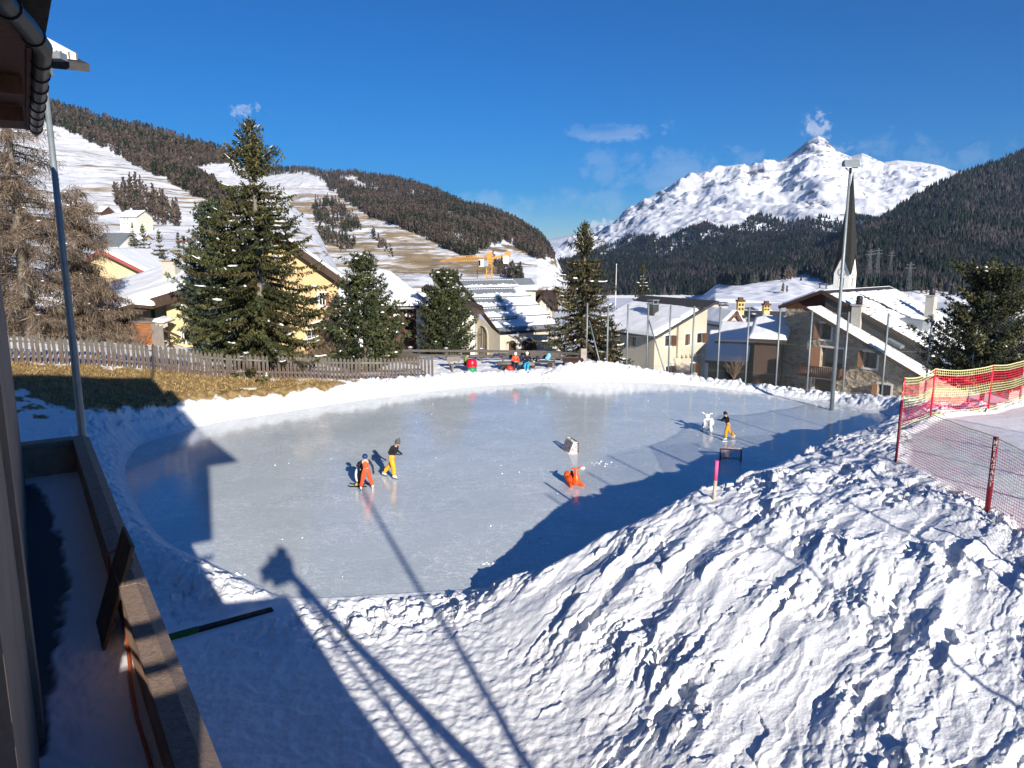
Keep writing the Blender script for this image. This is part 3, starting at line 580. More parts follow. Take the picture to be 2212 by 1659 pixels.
# ------------------------------------------------------------------ trees
def leaf_mat(name, sub=.0):
    m = bpy.data.materials.new(name); m.use_nodes = True; N, L = nt(m); b = N['Principled BSDF']; b.inputs['Roughness'].default_value = .65; b.inputs['Specular IOR Level'].default_value = .2
    a = N.new('ShaderNodeAttribute'); a.attribute_name = 'Col'; L.new(a.outputs['Color'], b.inputs['Base Color'])
    return m
M_NEEDLE = leaf_mat('needles'); M_BARK = mat('bark', (.15, .11, .085), .9, .4, 6, .6, stretch=(3, 3, .6)); M_GREYBARK = mat('grey_bark', (.18, .155, .13), .9, .35, 6, .6, stretch=(3, 3, .6))
M_TWIG = leaf_mat('twigs'); M_SNOWCLUMP = mat('snow_clump', (.84, .85, .87), .6, .04, 3, .3, 12, spec=.2)
def norm(a): return a/(np.linalg.norm(a, axis=-1, keepdims=True)+1e-9)
def kites(C, D, L, w, cols, W=None):
    n = len(C); D = norm(D)
    if W is None: W = norm(np.cross(D, norm(rng.normal(size=(n, 3)))))
    L = np.broadcast_to(L, (n,))[:, None]; w = np.broadcast_to(w, (n,))[:, None]
    V = np.stack([C, C+D*L*.45+W*w*.5, C+D*L, C+D*L*.45-W*w*.5], 1).reshape(-1, 3)
    F = np.arange(4*n).reshape(n, 4); return V, F, np.repeat(cols, 4, 0)
def pal(P, n, var=.25):
    P = np.array(P, float); return P[rng.integers(0, len(P), n)]*(1+var*rng.normal(size=(n, 1))).clip(.5, 1.7)
def clumps(C, r, squash=.55):
    """small irregular lumps"""
    n = len(C); k = 6; a = np.arange(k)*2*np.pi/k
    ring = np.stack([np.cos(a), np.sin(a), 0*a], -1)[None]*(.65+.7*rng.random((n, k, 1)))
    v = np.concatenate([ring+np.array([0, 0, 0]), np.broadcast_to([[[0, 0, 1.0]]], (n, 1, 3))*(.7+.5*rng.random((n, 1, 1))), np.broadcast_to([[[0, 0, -.5]]], (n, 1, 3))], 1)
    v = v*np.array([1, 1, squash])*np.broadcast_to(r, (n,))[:, None, None]+C[:, None]
    j = np.arange(k); f = np.concatenate([np.stack([j, (j+1) % k, np.full(k, k)], -1), np.stack([(j+1) % k, j, np.full(k, k+1)], -1)])
    return v.reshape(-1, 3), (f[None]+(np.arange(n)*(k+2))[:, None, None]).reshape(-1, 3)
SPRUCE_C = [(.045, .048, .016), (.060, .060, .020), (.036, .042, .018), (.075, .066, .026)]
PINE_C = [(.038, .047, .019), (.050, .060, .024), (.030, .040, .018), (.068, .074, .030)]
BLUE_C = [(.038, .054, .032), (.050, .068, .042), (.030, .044, .030), (.072, .088, .050)]
def conifer(name, label, base, H, Rad, style='spruce', palette=SPRUCE_C, seed=0, snow=1.0, dens=1.0, prof=None, group=None, trunk=None, tips=None, lean=0, zlow=.02):
    global rng
    keep = rng; rng = np.random.default_rng(1000+seed)
    t = thing(name, label, 'tree', base, 0, group)
    tk = MB(); r0 = trunk or H*.016
    tk.tube([(0, 0, -.6), (0, 0, H*.3), (.03*H*.2, 0, H*.7), (lean*H, 0, H*.985)], [r0*1.25, r0, r0*.55, .015], 8)
    tk.build('trunk', M_GREYBARK if style == 'spruce' else M_BARK, t)
    prof = prof or ((0, .82), (.08, 1.0), (.3, .86), (.6, .50), (.85, .19), (1, .03))
    ph = np.array([p[0] for p in prof]); pr = np.array([p[1] for p in prof])
    VV, FF, CC = [], [], []; nb = 0; SN = []; SR = []; strips = []
    hs = []; h = zlow
    while h < .985:
        hs.append(h); h += (.40/H if style == 'spruce' else .33/H)*(.8+.4*rng.random())*(1 if h < .8 else .7)/dens**.5
    for h in hs:
        Lh = Rad*np.interp(h, ph, pr); k = int(rng.integers(5, 8)) if style == 'spruce' else int(rng.integers(6, 9))
        off = rng.random()*6.28
        for q in range(k):
            az = off+q*6.283/k+rng.normal()*.28; L = Lh*(.62+.55*rng.random()) if style == 'spruce' else Lh*(.72+.42*rng.random())
            if rng.random() < .10: L *= 1.22
            if L < .08: L = .08
            n = max(4, int(L/.11)); s = np.linspace(.08, 1, n)
            z0 = h*H
            if style == 'spruce':
                up = .30 if h > .75 else (.05 if h > .4 else -.12)
                zz = z0+L*(up*s-.30*s**2+.26*s**4*(1.2 if h < .8 else .6))+(h > .75)*L*.55*s
            else:
                zz = z0+L*(.12*s+.34*s**2)+(h > .8)*L*.5*s
            dirx, diry = np.cos(az), np.sin(az)
            bend = rng.normal()*.12*s**2*L
            P = np.stack([dirx*L*s-diry*bend+lean*h*H, diry*L*s+dirx*bend, zz], -1)
            T = norm(np.gradient(P, axis=0)); side = norm(np.cross(T, [0, 0, 1.0]))
            shade = pal(palette, 1, .22)*(.85+.3*rng.random())
            if style == 'spruce':
                for sg in (-1, 1):
                    D = T*.55+side*sg*(.75+.2*rng.random((n, 1)))-np.array([0, 0, .35+.3*rng.random()])
                    ll = (.30-.14*s)*(.7+.6*rng.random(n))*min(1, .35+L*.5)
                    v, f, c = kites(P+.02*rng.normal(size=P.shape), D, ll*1.25, .10+.05*rng.random(n), shade*(1+.25*rng.normal(size=(n, 1))).clip(.5, 1.6)); VV.append(v); FF.append(f+nb); CC.append(c); nb += len(v)
                # hanging twigs
                m = int(n*1.5); ii = rng.integers(0, n, m); D = T[ii]*.30+.35*rng.normal(size=(m, 3))-np.array([0, 0, .95])
                v, f, c = kites(P[ii]+.05*rng.normal(size=(m, 3)), D, (.16+.26*rng.random(m))*min(1, .3+L*.5), .07+.06*rng.random(m), shade*(1+.3*rng.normal(size=(m, 1))).clip(.45, 1.7)); VV.append(v); FF.append(f+nb); CC.append(c); nb += len(v)
                # top needles
                v, f, c = kites(P, T+.4*rng.normal(size=P.shape)+np.array([0, 0, .25]), .20, .09, shade*(1.2+.25*rng.normal(size=(n, 1))).clip(.6, 1.9)); VV.append(v); FF.append(f+nb); CC.append(c); nb += len(v)
                if rng.random() < .42*snow*(1 if h < .7 else .6) and L > .4 and h < .97:
                    a = rng.integers(int(n*.35), max(int(n*.35)+1, n-2)); b = min(n, a+int(rng.integers(3, 9))); strips.append((P[a:b], (.05+.07*rng.random())*(1 if h < .7 else .6)))
            else:
                # tufts of long needles, standing up at the twig ends
                tp = P[int(n*.25):]; reps = 2 if L > .5 else 1
                for r_ in range(reps):
                    cpt = tp+np.concatenate([side[int(n*.25):]*rng.normal(size=(len(tp), 1))*.20*(.4+.6*(L > .5)), np.zeros((0, 3))])+.05*rng.normal(size=tp.shape)
                    w = 6; C = np.repeat(cpt, w, 0); m = len(C)
                    D = norm(.75*rng.normal(size=(m, 3))+np.repeat(T[int(n*.25):], w, 0)*.5+np.array([0, 0, .75]))
                    sh = np.repeat(shade*(1+.28*rng.normal(size=(len(tp), 1))).clip(.5, 1.7), w, 0)*(1+.15*rng.normal(size=(m, 1))).clip(.6, 1.5)
                    v, f, c = kites(C, D, .17+.12*rng.random(m), .055+.03*rng.random(m), sh); VV.append(v); FF.append(f+nb); CC.append(c); nb += len(v)
                if rng.random() < .22*snow and L > .4 and h < .95: SN.append(P[int(n*(.55+.4*rng.random()))]+np.array([0, 0, .16])); SR.append(.09+.12*rng.random())
    # leader and twin tips
    for (dx, z1) in (tips or [(lean*H, H)]):
        m = 26; C = np.stack([np.full(m, dx)+.03*rng.normal(size=m), .03*rng.normal(size=m), z1-1.0*rng.random(m)**1.4*(1.3 if style != 'spruce' else .9)], -1)
        D = .55*rng.normal(size=(m, 3))+np.array([0, 0, 1.0]); v, f, c = kites(C, D, .22, .07, pal(palette, m)); VV.append(v); FF.append(f+nb); CC.append(c); nb += len(v)
    link('crown', np_mesh('crown', np.vstack(VV), np.vstack(FF), [M_NEEDLE], smooth=False, cols=np.vstack(CC)), t)
    sv, sf, sb = [], [], 0
    for P, w in strips:
        up = np.array([0, 0, 1.0]); T = norm(np.gradient(P, axis=0)) if len(P) > 1 else np.array([[1., 0, 0]]); sd_ = norm(np.cross(T, up)); ww = w*(.6+.7*rng.random((len(P), 1))); ww[0] *= .4; ww[-1] *= .4
        q = P+up*.06; ring = np.stack([q-sd_*ww, q+up*ww*.8, q+sd_*ww, q-up*ww*.3], 1); n = len(P)
        sv.append(ring.reshape(-1, 3))
        for i in range(n-1):
            for j in range(4): sf.append([sb+i*4+j, sb+i*4+(j+1) % 4, sb+(i+1)*4+(j+1) % 4, sb+(i+1)*4+j])
        sb += n*4
    if SN:
        v, f = clumps(np.array(SN), np.array(SR)); v = v.reshape(-1, 8, 3); n = len(v); sv.append(v.reshape(-1, 3)); f = np.concatenate([f, f[:, :1]], 1)+sb; sf += f.tolist(); sb += n*8
    if sv:
        me = bpy.data.meshes.new('snow_load'); me.from_pydata(np.vstack(sv).tolist(), [], [list(dict.fromkeys(f)) for f in sf]); me.materials.append(M_SNOWCLUMP); me.polygons.foreach_set('use_smooth', [True]*len(me.polygons)); me.update(); link('snow_load', me, t)['kind'] = 'stuff'
    rng = keep; return t
def at(px, py, y, z=None):
    p = pt(px, py, y); return (p.x, p.y, z if z is not None else p.z)
def hgt(py_top, base, px=None):
    """height that puts the top of something standing at base at picture row py_top"""
    return pt(CX, py_top, base[1]).z-base[2]
def place_tree(name, label, px, pyb, pyt, y, halfw, style, palette, seed, **k):
    b = at(px, pyb, y); H = hgt(pyt, b); dep = y*cp-(b[2]-CAMZ)*sp
    return conifer(name, label, b, H, halfw/FPX*dep, style, palette, seed, **k)
place_tree('spruce_tree', 'tallest dark green spruce with snow on its branches, standing behind the picket fence', 570, 800, 256, 45.5, 150, 'spruce', SPRUCE_C, 3, dens=1.9, prof=((0, .66), (.12, .92), (.3, 1.0), (.5, .80), (.7, .48), (.87, .23), (1, .04)))
place_tree('pine_tree', 'blue green twin-topped pine left of the tallest spruce, behind the picket fence', 482, 790, 442, 47.5, 80, 'pine', BLUE_C, 5, snow=.6, dens=1.9, prof=((0, .66), (.15, .93), (.4, 1.0), (.65, .76), (.85, .42), (1, .12)), tips=[(-.35, 9.9), (.75, 9.6)], zlow=0)
place_tree('stone_pine', 'broad dense stone pine right of the tallest spruce, behind the picket fence end', 790, 800, 553, 50.5, 84, 'pine', PINE_C, 7, snow=1.5, dens=1.9, prof=((0, .95), (.2, 1.0), (.45, .82), (.7, .52), (.88, .28), (1, .08)), zlow=0)
place_tree('stone_pine', 'egg-shaped dark stone pine behind the rail fence, left of the metal-roofed barn', 967, 785, 589, 60.5, 60, 'pine', PINE_C, 9, snow=.8, dens=2.0, prof=((0, .92), (.2, 1.0), (.45, .95), (.7, .70), (.88, .38), (1, .10)), zlow=0)
place_tree('spruce_tree', 'large dark spruce between the metal-roofed barn and the cream house', 1258, 800, 478, 58.5, 96, 'spruce', [(.050, .048, .020), (.066, .056, .024), (.040, .042, .020), (.085, .062, .030)], 11, snow=.8, dens=2.0, prof=((0, .95), (.12, 1.0), (.35, .80), (.55, .60), (.75, .36), (.88, .19), (1, .03)))
place_tree('spruce_tree', 'low spreading young spruce beside the net fence, left of the cream house', 1318, 800, 690, 57.0, 42, 'spruce', SPRUCE_C, 12, snow=1.3, dens=1.2)
place_tree('spruce_tree', 'slim spruce rising behind the ridge of the cream house', 1387, 665, 571, 100, 24, 'spruce', SPRUCE_C, 13, snow=.5)
place_tree('stone_pine', 'big bushy pine behind the red and yellow ski net at the right', 2122, 850, 603, 44, 118, 'pine', [(.040, .048, .022), (.052, .058, .026), (.032, .040, .020), (.085, .080, .034)], 15, snow=1.2, dens=2.2, prof=((0, .95), (.2, 1.0), (.42, .92), (.62, .70), (.8, .58), (.92, .40), (1, .15)), zlow=0)
for i, (px, pb, ptp, y, hw, lb) in enumerate([(318, 612, 486, 96, 30, 'left one of the two close spruces behind the yellow chalet roof'), (352, 612, 497, 94, 32, 'right one of the two close spruces behind the yellow chalet roof'), (392, 610, 503, 100, 20, 'slender spruce behind the blue green pine, right of the close pair'),
                                              (289, 530, 484, 210, 13, 'small dark spruce standing below the cream hillside house')]):
    place_tree('spruce_tree', lb, px, pb, ptp, y, hw, 'spruce', SPRUCE_C, 20+i, snow=1.0, dens=.8)
# ------------------------------------------------------------------ bare larches and bushes
def larch(label, base, H, Rad, seed, low=.08, n_br=170, twigs=150, hang=.55):
    global rng
    keep = rng; rng = np.random.default_rng(2000+seed); t = thing('larch_tree', label, 'tree', base, 0)
    tk = MB(); r0 = H*.022
    tk.tube([(0, 0, -.8), (.05, 0, H*.15), (-.05, .05, H*.45), (.1, 0, H*.75), (.1, 0, H*.99)], [r0*1.3, r0, r0*.75, r0*.38, .02], 9); tk.build('trunk', M_GREYBARK, t)
    br = MB(); VV, FF, CC, nb = [], [], [], 0; sn = []; sr = []
    for q in range(n_br):
        h = low+(1-low)*rng.random()**1.15; az = rng.random()*6.283; L = Rad*np.interp(h, [0, .15, .4, .7, .9, 1], [.9, 1, .95, .72, .38, .12])*(.55+.6*rng.random())
        s = np.linspace(0, 1, 9); P = np.stack([np.cos(az)*L*s, np.sin(az)*L*s, h*H+L*(.10*s-.42*s**2+.20*s**3)], -1)+np.cumsum(.035*rng.normal(size=(9, 3)), 0)
        br.tube([tuple(p) for p in P], [max(.008, .045*(1-.8*k)*min(1, L/2.2)) for k in s], 4, cap=False)
        m = int(twigs*L/Rad); u = rng.random(m)**.7; C = np.stack([np.interp(u, s, P[:, k]) for k in range(3)], -1)+.10*rng.normal(size=(m, 3))
        D = np.stack([np.cos(az)*np.full(m, .25), np.sin(az)*np.full(m, .25), np.full(m, -hang*1.4)], -1)+.55*rng.normal(size=(m, 3))
        v, f, c = kites(C, D, .25+.45*rng.random(m), .022+.02*rng.random(m), pal([(.185, .138, .098), (.135, .102, .074), (.245, .192, .142), (.10, .076, .056)], m)); VV.append(v); FF.append(f+nb); CC.append(c); nb += len(v)
        m2 = m//2; D2 = norm(rng.normal(size=(m2, 3))); v, f, c = kites(C[:m2]+.15*rng.normal(size=(m2, 3)), D2, .06, .05, pal([(.13, .085, .055), (.20, .14, .09)], m2)); VV.append(v); FF.append(f+nb); CC.append(c); nb += len(v)
        if rng.random() < .3: sn.append(P[rng.integers(3, 8)]+np.array([0, 0, .06])); sr.append(.07+.08*rng.random())
    br.build('branch', M_BARK, t); link('twigs', np_mesh('twigs', np.vstack(VV), np.vstack(FF), [M_TWIG], smooth=False, cols=np.vstack(CC)), t)
    v, f = clumps(np.array(sn), np.array(sr), .45); link('snow_load', np_mesh('snow_load', v, f, [M_SNOWCLUMP]), t)['kind'] = 'stuff'; rng = keep; return t
b = at(72, 775, 43.5); larch('tallest bare brown larch behind the picket fence, trunk left of the steel mast', b, hgt(130, b), 4.2, 1, n_br=250, twigs=185)
b = at(196, 775, 47); larch('lower drooping larch right of the steel mast, over the chalet roof', b, hgt(395, b), 2.7, 2, low=.05, n_br=190, twigs=220, hang=.8)
b = at(-45, 770, 45); larch('bare larch at the left edge of the picture, behind the fence', b, hgt(255, b), 4.0, 3, n_br=180, twigs=170)
b = at(20, 770, 58); larch('hindmost bare larch with thin crown, left of the yellow chalet', b, hgt(330, b), 3.6, 4, n_br=160, twigs=170)
def bush(label, base, H, Rad, seed, n=70, col=((.20, .14, .10), (.28, .21, .15))):
    global rng
    keep = rng; rng = np.random.default_rng(3000+seed); m = MB(); m.smooth = True
    for q in range(n):
        az = rng.random()*6.283; L = H*(.5+.5*rng.random()); sp_ = Rad*(.2+.8*rng.random()); s = np.linspace(0, 1, 6)
        P = np.stack([np.cos(az)*sp_*s**1.4, np.sin(az)*sp_*s**1.4, L*s], -1)+np.cumsum(.03*H*rng.normal(size=(6, 3)), 0)*s[:, None]
        m.tube([tuple(p) for p in P], [.018*(1-.75*k) for k in s], 4, cap=False)
        for r_ in range(4):
            k = rng.integers(2, 5); p = P[k]; d = norm(rng.normal(size=3)*np.array([1, 1, .3])+np.array([np.cos(az), np.sin(az), 1.4]))*L*.35; m.tube([tuple(p), tuple(p+d*.5+.03*rng.normal(size=3)), tuple(p+d)], [.009, .007, .004], 3, cap=False)
    o = m.build('bare_bush', M_TWIGWOOD, None); o.location = base; tag(o, label, 'bush'); rng = keep; return o
M_TWIGWOOD = mat('twig_wood', (.22, .16, .11), .9, .3, 5)
bush('bare upright bush in front of the ochre house wall, behind the pickets', at(700, 795, 51), 3.4, 1.1, 1)
bush('wide bare bush left of the broad stone pine, behind the pickets', at(735, 797, 50), 2.2, 1.5, 2)
bush('brown tangled bush in front of the orange plank shed', at(283, 785, 47.5), 2.3, 1.3, 3, n=90)
bush('low bare bush below the dark shed, beside the net fence posts', at(1585, 822, 50), 1.6, .8, 4, n=30)
# ------------------------------------------------------------------ houses
M_YELLOW = mat('yellow_plaster', (.62, .50, .28), .85, .08, .8, .25, 30); M_OCHRE = mat('ochre_plaster', (.60, .42, .22), .85, .09, .7, .25, 30); M_CREAM = mat('cream_plaster', (.52, .465, .36), .85, .12, .6, .3, 25)
M_WHITEP = mat('white_plaster', (.74, .71, .64), .85, .06, 1, .2, 30); M_GREYP = mat('grey_beige_plaster', (.49, .45, .365), .85, .12, .7, .25, 25); M_PALE = mat('pale_wall', (.68, .64, .52), .85, .06, 1)
M_DARKWOOD = mat('dark_wood', (.055, .032, .020), .75, .35, 2.0, .5, 20, stretch=(6, 6, .8)); M_BROWNWOOD = mat('brown_wood', (.085, .038, .020), .7, .35, 2.0, .4, 18, stretch=(6, 6, .8)); M_REDWOOD = mat('red_brown_wood', (.12, .038, .022), .7, .3, 3, .3)
M_ORANGEWOOD = mat('orange_planks', (.30, .115, .040), .75, .45, 1.6, .5, 14, stretch=(1, 1, 9)); M_GREYWOOD = mat('weathered_wood', (.20, .175, .155), .85, .35, 2.5, .6, 20, stretch=(8, 8, .8)); M_TILE = mat('dark_tiles', (.040, .038, .040), .8, .35, 4, .6, 8, stretch=(1, 1, 3))
M_METAL = mat('grey_sheet_metal', (.26, .29, .31), .45, .15, 2, .1, 8, metal=.3); M_PANE = mat('window_glass', (.012, .014, .018), .06, .1, 1, spec=.6); M_FRAME = mat('white_frame', (.72, .70, .65), .6, .06, 4); M_ROOFSNOW = mat('roof_snow', (.85, .86, .88), .6, .03, .6, .25, 6, spec=.2)
M_SHUTTER = mat('shutter_wood', (.17, .070, .030), .7, .3, 3, .4, 20, stretch=(8, 8, 1)); M_CHIM = mat('chimney_plaster', (.42, .40, .35), .85, .1, 2, .3, 20); M_BLACK = mat('black_metal', (.02, .02, .022), .5, .2, 3); M_STEEL = mat('galvanised_steel', (.23, .26, .27), .5, .15, 3, .1, 12, metal=.35)
M_BLUEROOF = mat('slate_roof', (.16, .18, .19), .6, .2, 2, .2, 6); M_REDROOF = mat('red_roof_edge', (.33, .075, .055), .7, .25, 3)
def stone_mat():
    m = bpy.data.materials.new('rubble_stone'); m.use_nodes = True; N, L = nt(m); b = N['Principled BSDF']; b.inputs['Roughness'].default_value = .9
    tc = N.new('ShaderNodeTexCoord')
    v = N.new('ShaderNodeTexVoronoi'); v.inputs['Scale'].default_value = 2.6; mp = N.new('ShaderNodeMapping'); mp.inputs['Scale'].default_value = (1, 1, 1.7); L.new(tc.outputs['Object'], mp.inputs[0]); L.new(mp.outputs[0], v.inputs['Vector'])
    n = N.new('ShaderNodeTexNoise'); n.inputs['Scale'].default_value = 7; n.inputs['Detail'].default_value = 8; L.new(tc.outputs['Object'], n.inputs['Vector'])
    r = N.new('ShaderNodeValToRGB'); e = r.color_ramp.elements; e.new(.5); e.new(.75)
    for k, (p, c) in enumerate([(.2, (.17, .13, .085)), (.42, (.33, .255, .17)), (.6, (.44, .37, .27)), (.8, (.26, .21, .155))]): e[k].position = p; e[k].color = c+(1,)
    mx = N.new('ShaderNodeMix'); mx.data_type = 'RGBA'; mx.inputs['Factor'].default_value = .55; L.new(v.outputs['Color'], mx.inputs['A']); L.new(n.outputs['Color'], mx.inputs['B'])
    sp_ = N.new('ShaderNodeSeparateColor'); L.new(mx.outputs['Result'], sp_.inputs[0]); L.new(sp_.outputs[0], r.inputs[0]); L.new(r.outputs[0], b.inputs['Base Color'])
    bp = N.new('ShaderNodeBump'); bp.inputs['Distance'].default_value = .12; bp.inputs['Strength'].default_value = .8; L.new(v.outputs['Distance'], bp.inputs['Height']); bp2 = N.new('ShaderNodeBump'); bp2.inputs['Distance'].default_value = .05; L.new(n.outputs['Fac'], bp2.inputs['Height']); L.new(bp.outputs[0], bp2.inputs['Normal']); L.new(bp2.outputs[0], b.inputs['Normal']); return m
M_STONE = stone_mat()
V3 = Vector
class Face:
    """a wall plane: origin O at its lower left, direction e along it (u), z up; n points out of the house"""
    def __init__(s, O, e): s.O = V3(O); s.e = V3((e[0], e[1], 0)).normalized(); s.n = V3((s.e.y, -s.e.x, 0)); s.len = 0
    def p(s, u, z, d=0): return V3((s.O.x, s.O.y, 0))+s.e*u+s.n*d+V3((0, 0, z))
    def ray(s, px, py):
        """(u,z) of the picture position on this wall plane"""
        a = (px-CX)/FPX; b = -(py-CY)/FPX; d = V3((a, cp+b*sp, -sp+b*cp)); C = V3((0, 0, CAMZ)); O = V3((s.O.x, s.O.y, 0))
        t = (O-C).dot(s.n)/d.dot(s.n); q = C+d*t; return (q-O).dot(s.e), q.z
def wall(mb, F, top, zb, holes=(), reveal=.22):
    """wall with real openings; top = [(u,z),...]; reveals run inwards"""
    us = sorted({round(t[0], 4) for t in top} | {round(h[k], 4) for h in holes for k in (0, 1)}); us = [u for u in us if top[0][0]-1e-4 <= u <= top[-1][0]+1e-4]
    zt = lambda u: float(np.interp(u, [t[0] for t in top], [t[1] for t in top]))
    for a, b in zip(us[:-1], us[1:]):
        if b-a < 1e-3: continue
        m = (a+b)/2; hs = sorted([(h[2], h[3]) for h in holes if h[0] < m < h[1]]); z = zb
        for h0, h1 in hs:
            if h0 > z: mb.poly(F.p(a, z), F.p(b, z), F.p(b, h0), F.p(a, h0))
            z = h1
        mb.poly(F.p(a, z), F.p(b, z), F.p(b, zt(b)), F.p(a, zt(a)))
    for u0, u1, z0, z1 in [h[:4] for h in holes]:
        r = -reveal
        mb.poly(F.p(u0, z0), F.p(u0, z1), F.p(u0, z1, r), F.p(u0, z0, r)); mb.poly(F.p(u1, z1), F.p(u1, z0), F.p(u1, z0, r), F.p(u1, z1, r))
        mb.poly(F.p(u0, z1), F.p(u1, z1), F.p(u1, z1, r), F.p(u0, z1, r)); mb.poly(F.p(u1, z0), F.p(u0, z0), F.p(u0, z0, r), F.p(u1, z0, r))
def fbar(mb, F, u0, u1, z0, z1, d0, d1):
    mb.hexa([F.p(u0, z0, d0), F.p(u1, z0, d0), F.p(u1, z0, d1), F.p(u0, z0, d1)], [F.p(u0, z1, d0), F.p(u1, z1, d0), F.p(u1, z1, d1), F.p(u0, z1, d1)])
def window(T, F, h, name='window', frame=M_FRAME, surround=.12, reveal=.22, cross=(1, 1), shutter=None, sm=None, pane=None, sframe=None, sash=None):
    """sash and bars recessed in the opening, a painted surround round it, a pane and opened shutters"""
    u0, u1, z0, z1 = h[:4]; m = MB(); w = .06; d = -reveal+.07
    if surround:
        s = surround
        fbar(m, F, u0-s, u0, z0-s, z1+s, .003, .03); fbar(m, F, u1, u1+s, z0-s, z1+s, .003, .03); fbar(m, F, u0, u1, z1, z1+s, .003, .03); fbar(m, F, u0, u1, z0-s, z0, .003, .05)
    m.cur = 1
    for a, b, c, e in ((u0, u0+w, z0, z1), (u1-w, u1, z0, z1), (u0+w, u1-w, z1-w, z1), (u0+w, u1-w, z0, z0+w)): fbar(m, F, a, b, c, e, d-.06, d)
    for k in range(cross[0]):
        x = u0+(u1-u0)*(k+1)/(cross[0]+1); fbar(m, F, x-w/2, x+w/2, z0+w, z1-w, d-.055, d-.004)
    for k in range(cross[1]):
        z = z0+(z1-z0)*(k+1)/(cross[1]+1); fbar(m, F, u0+w, u1-w, z-w/3, z+w/3, d-.055, d-.008)
    o = m.build(name, [sframe or frame, sash or frame], T); q = MB(); fbar(q, F, u0+.01, u1-.01, z0+.01, z1-.01, d-.05, d-.03); q.build('pane', pane or M_PANE, o)
    if shutter:
        for sd_, ang in shutter:
            q = MB(); ww = (u1-u0)*.5; a = R(ang); x0 = u0 if sd_ < 0 else u1; ex = F.e*(math.cos(a)*sd_)+F.n*math.sin(a); P0 = F.p(x0+.02*sd_, 0, .06)
            q.slab([P0+V3((0, 0, z0)), P0+ex*ww+V3((0, 0, z0)), P0+ex*ww+V3((0, 0, z1)), P0+V3((0, 0, z1))], ex.cross(V3((0, 0, 1)))*.045); q.build('shutter', sm or M_SHUTTER, o)
    return o
def roof_snow(T, p00, p10, p11, p01, th=.28, nu=40, nv=24, mask=None, seed=0, name='roof_snow', m=None):
    """snow lying on a roof quad (eave left, eave right, ridge right, ridge left); rounded at its edges, patchy where mask falls"""
    P = [np.array(p, float) for p in (p00, p10, p11, p01)]; u, v = np.meshgrid(np.linspace(0, 1, nu), np.linspace(0, 1, nv)); U, W_ = u[..., None], v[..., None]
    X = (P[0]*(1-U)+P[1]*U)*(1-W_)+(P[3]*(1-U)+P[2]*U)*W_
    n = np.cross(P[1]-P[0], P[3]-P[0]); n = n/np.linalg.norm(n); n = n if n[2] > 0 else -n
    lu = np.linalg.norm(P[1]-P[0]); lv = np.linalg.norm(P[3]-P[0]); e = np.minimum(np.minimum(u, 1-u)*lu, np.minimum(v, 1-v)*lv); rim = np.sqrt(np.clip(e/(.9*th), 0, 1))
    h = th*rim*(1+.16*fbm(X[..., 0]/2.2+seed, X[..., 1]/2.2, 3, seed % 20)+.10*fbm(u*lu/.6, v*lv/1.8, 2, 5))
    h = h-.03*(rim < .01)
    if mask is not None: h = h*np.clip(mask(u, v, lu, lv), -.25, 1.0)
    X = X+n*h[..., None]; F = grid_faces(nv, nu)
    if np.cross(P[1]-P[0], P[3]-P[0])[2] < 0: F = F[:, ::-1]
    return link(name, np_mesh(name, X.reshape(-1, 3), F, [m or M_ROOFSNOW]), T)
def slab_roof(T, quads, th, m, name='roof', drop=None):
    mb = MB()
    for q in quads:
        q = [V3(p) for p in q]; n = (q[1]-q[0]).cross(q[-1]-q[0]).normalized(); n = n if n.z > 0 else -n; mb.slab(q, -n*th)
    return mb.build(name, m, T)
def chimney(T, p, w, d, h, m=M_CHIM, cap=M_BLACK, pot=True, name='chimney', rz=0):
    mb = MB(); p = V3(p); mb.box(p+V3((0, 0, h/2-.4)), (w, d, h+.8), rz); o = mb.build(name, m, T); q = MB(); q.box(p+V3((0, 0, h+.05)), (w*1.25, d*1.25, .10), rz)
    if pot:
        for sx in (-1, 1):
            for sy in (-1, 1): q.box(p+yawm(rz) @ V3((sx*w*.4, sy*d*.4, h+.25)), (.08, .08, .3), rz)
        q.box(p+V3((0, 0, h+.44)), (w*1.1, d*1.1, .08), rz)
    q.build('cap', cap, o); return o
def plane_pt(px, py, P0, n):
    a = (px-CX)/FPX; b = -(py-CY)/FPX; d = V3((a, cp+b*sp, -sp+b*cp)); C = V3((0, 0, CAMZ)); return C+d*((V3(P0)-C).dot(n)/d.dot(n))
def rect_of(F, x0, y0, x1, y1):
    ua, za = F.ray(x0, y1); ub, zb = F.ray(x1, y0); return (min(ua, ub), max(ua, ub), min(za, zb), max(za, zb))
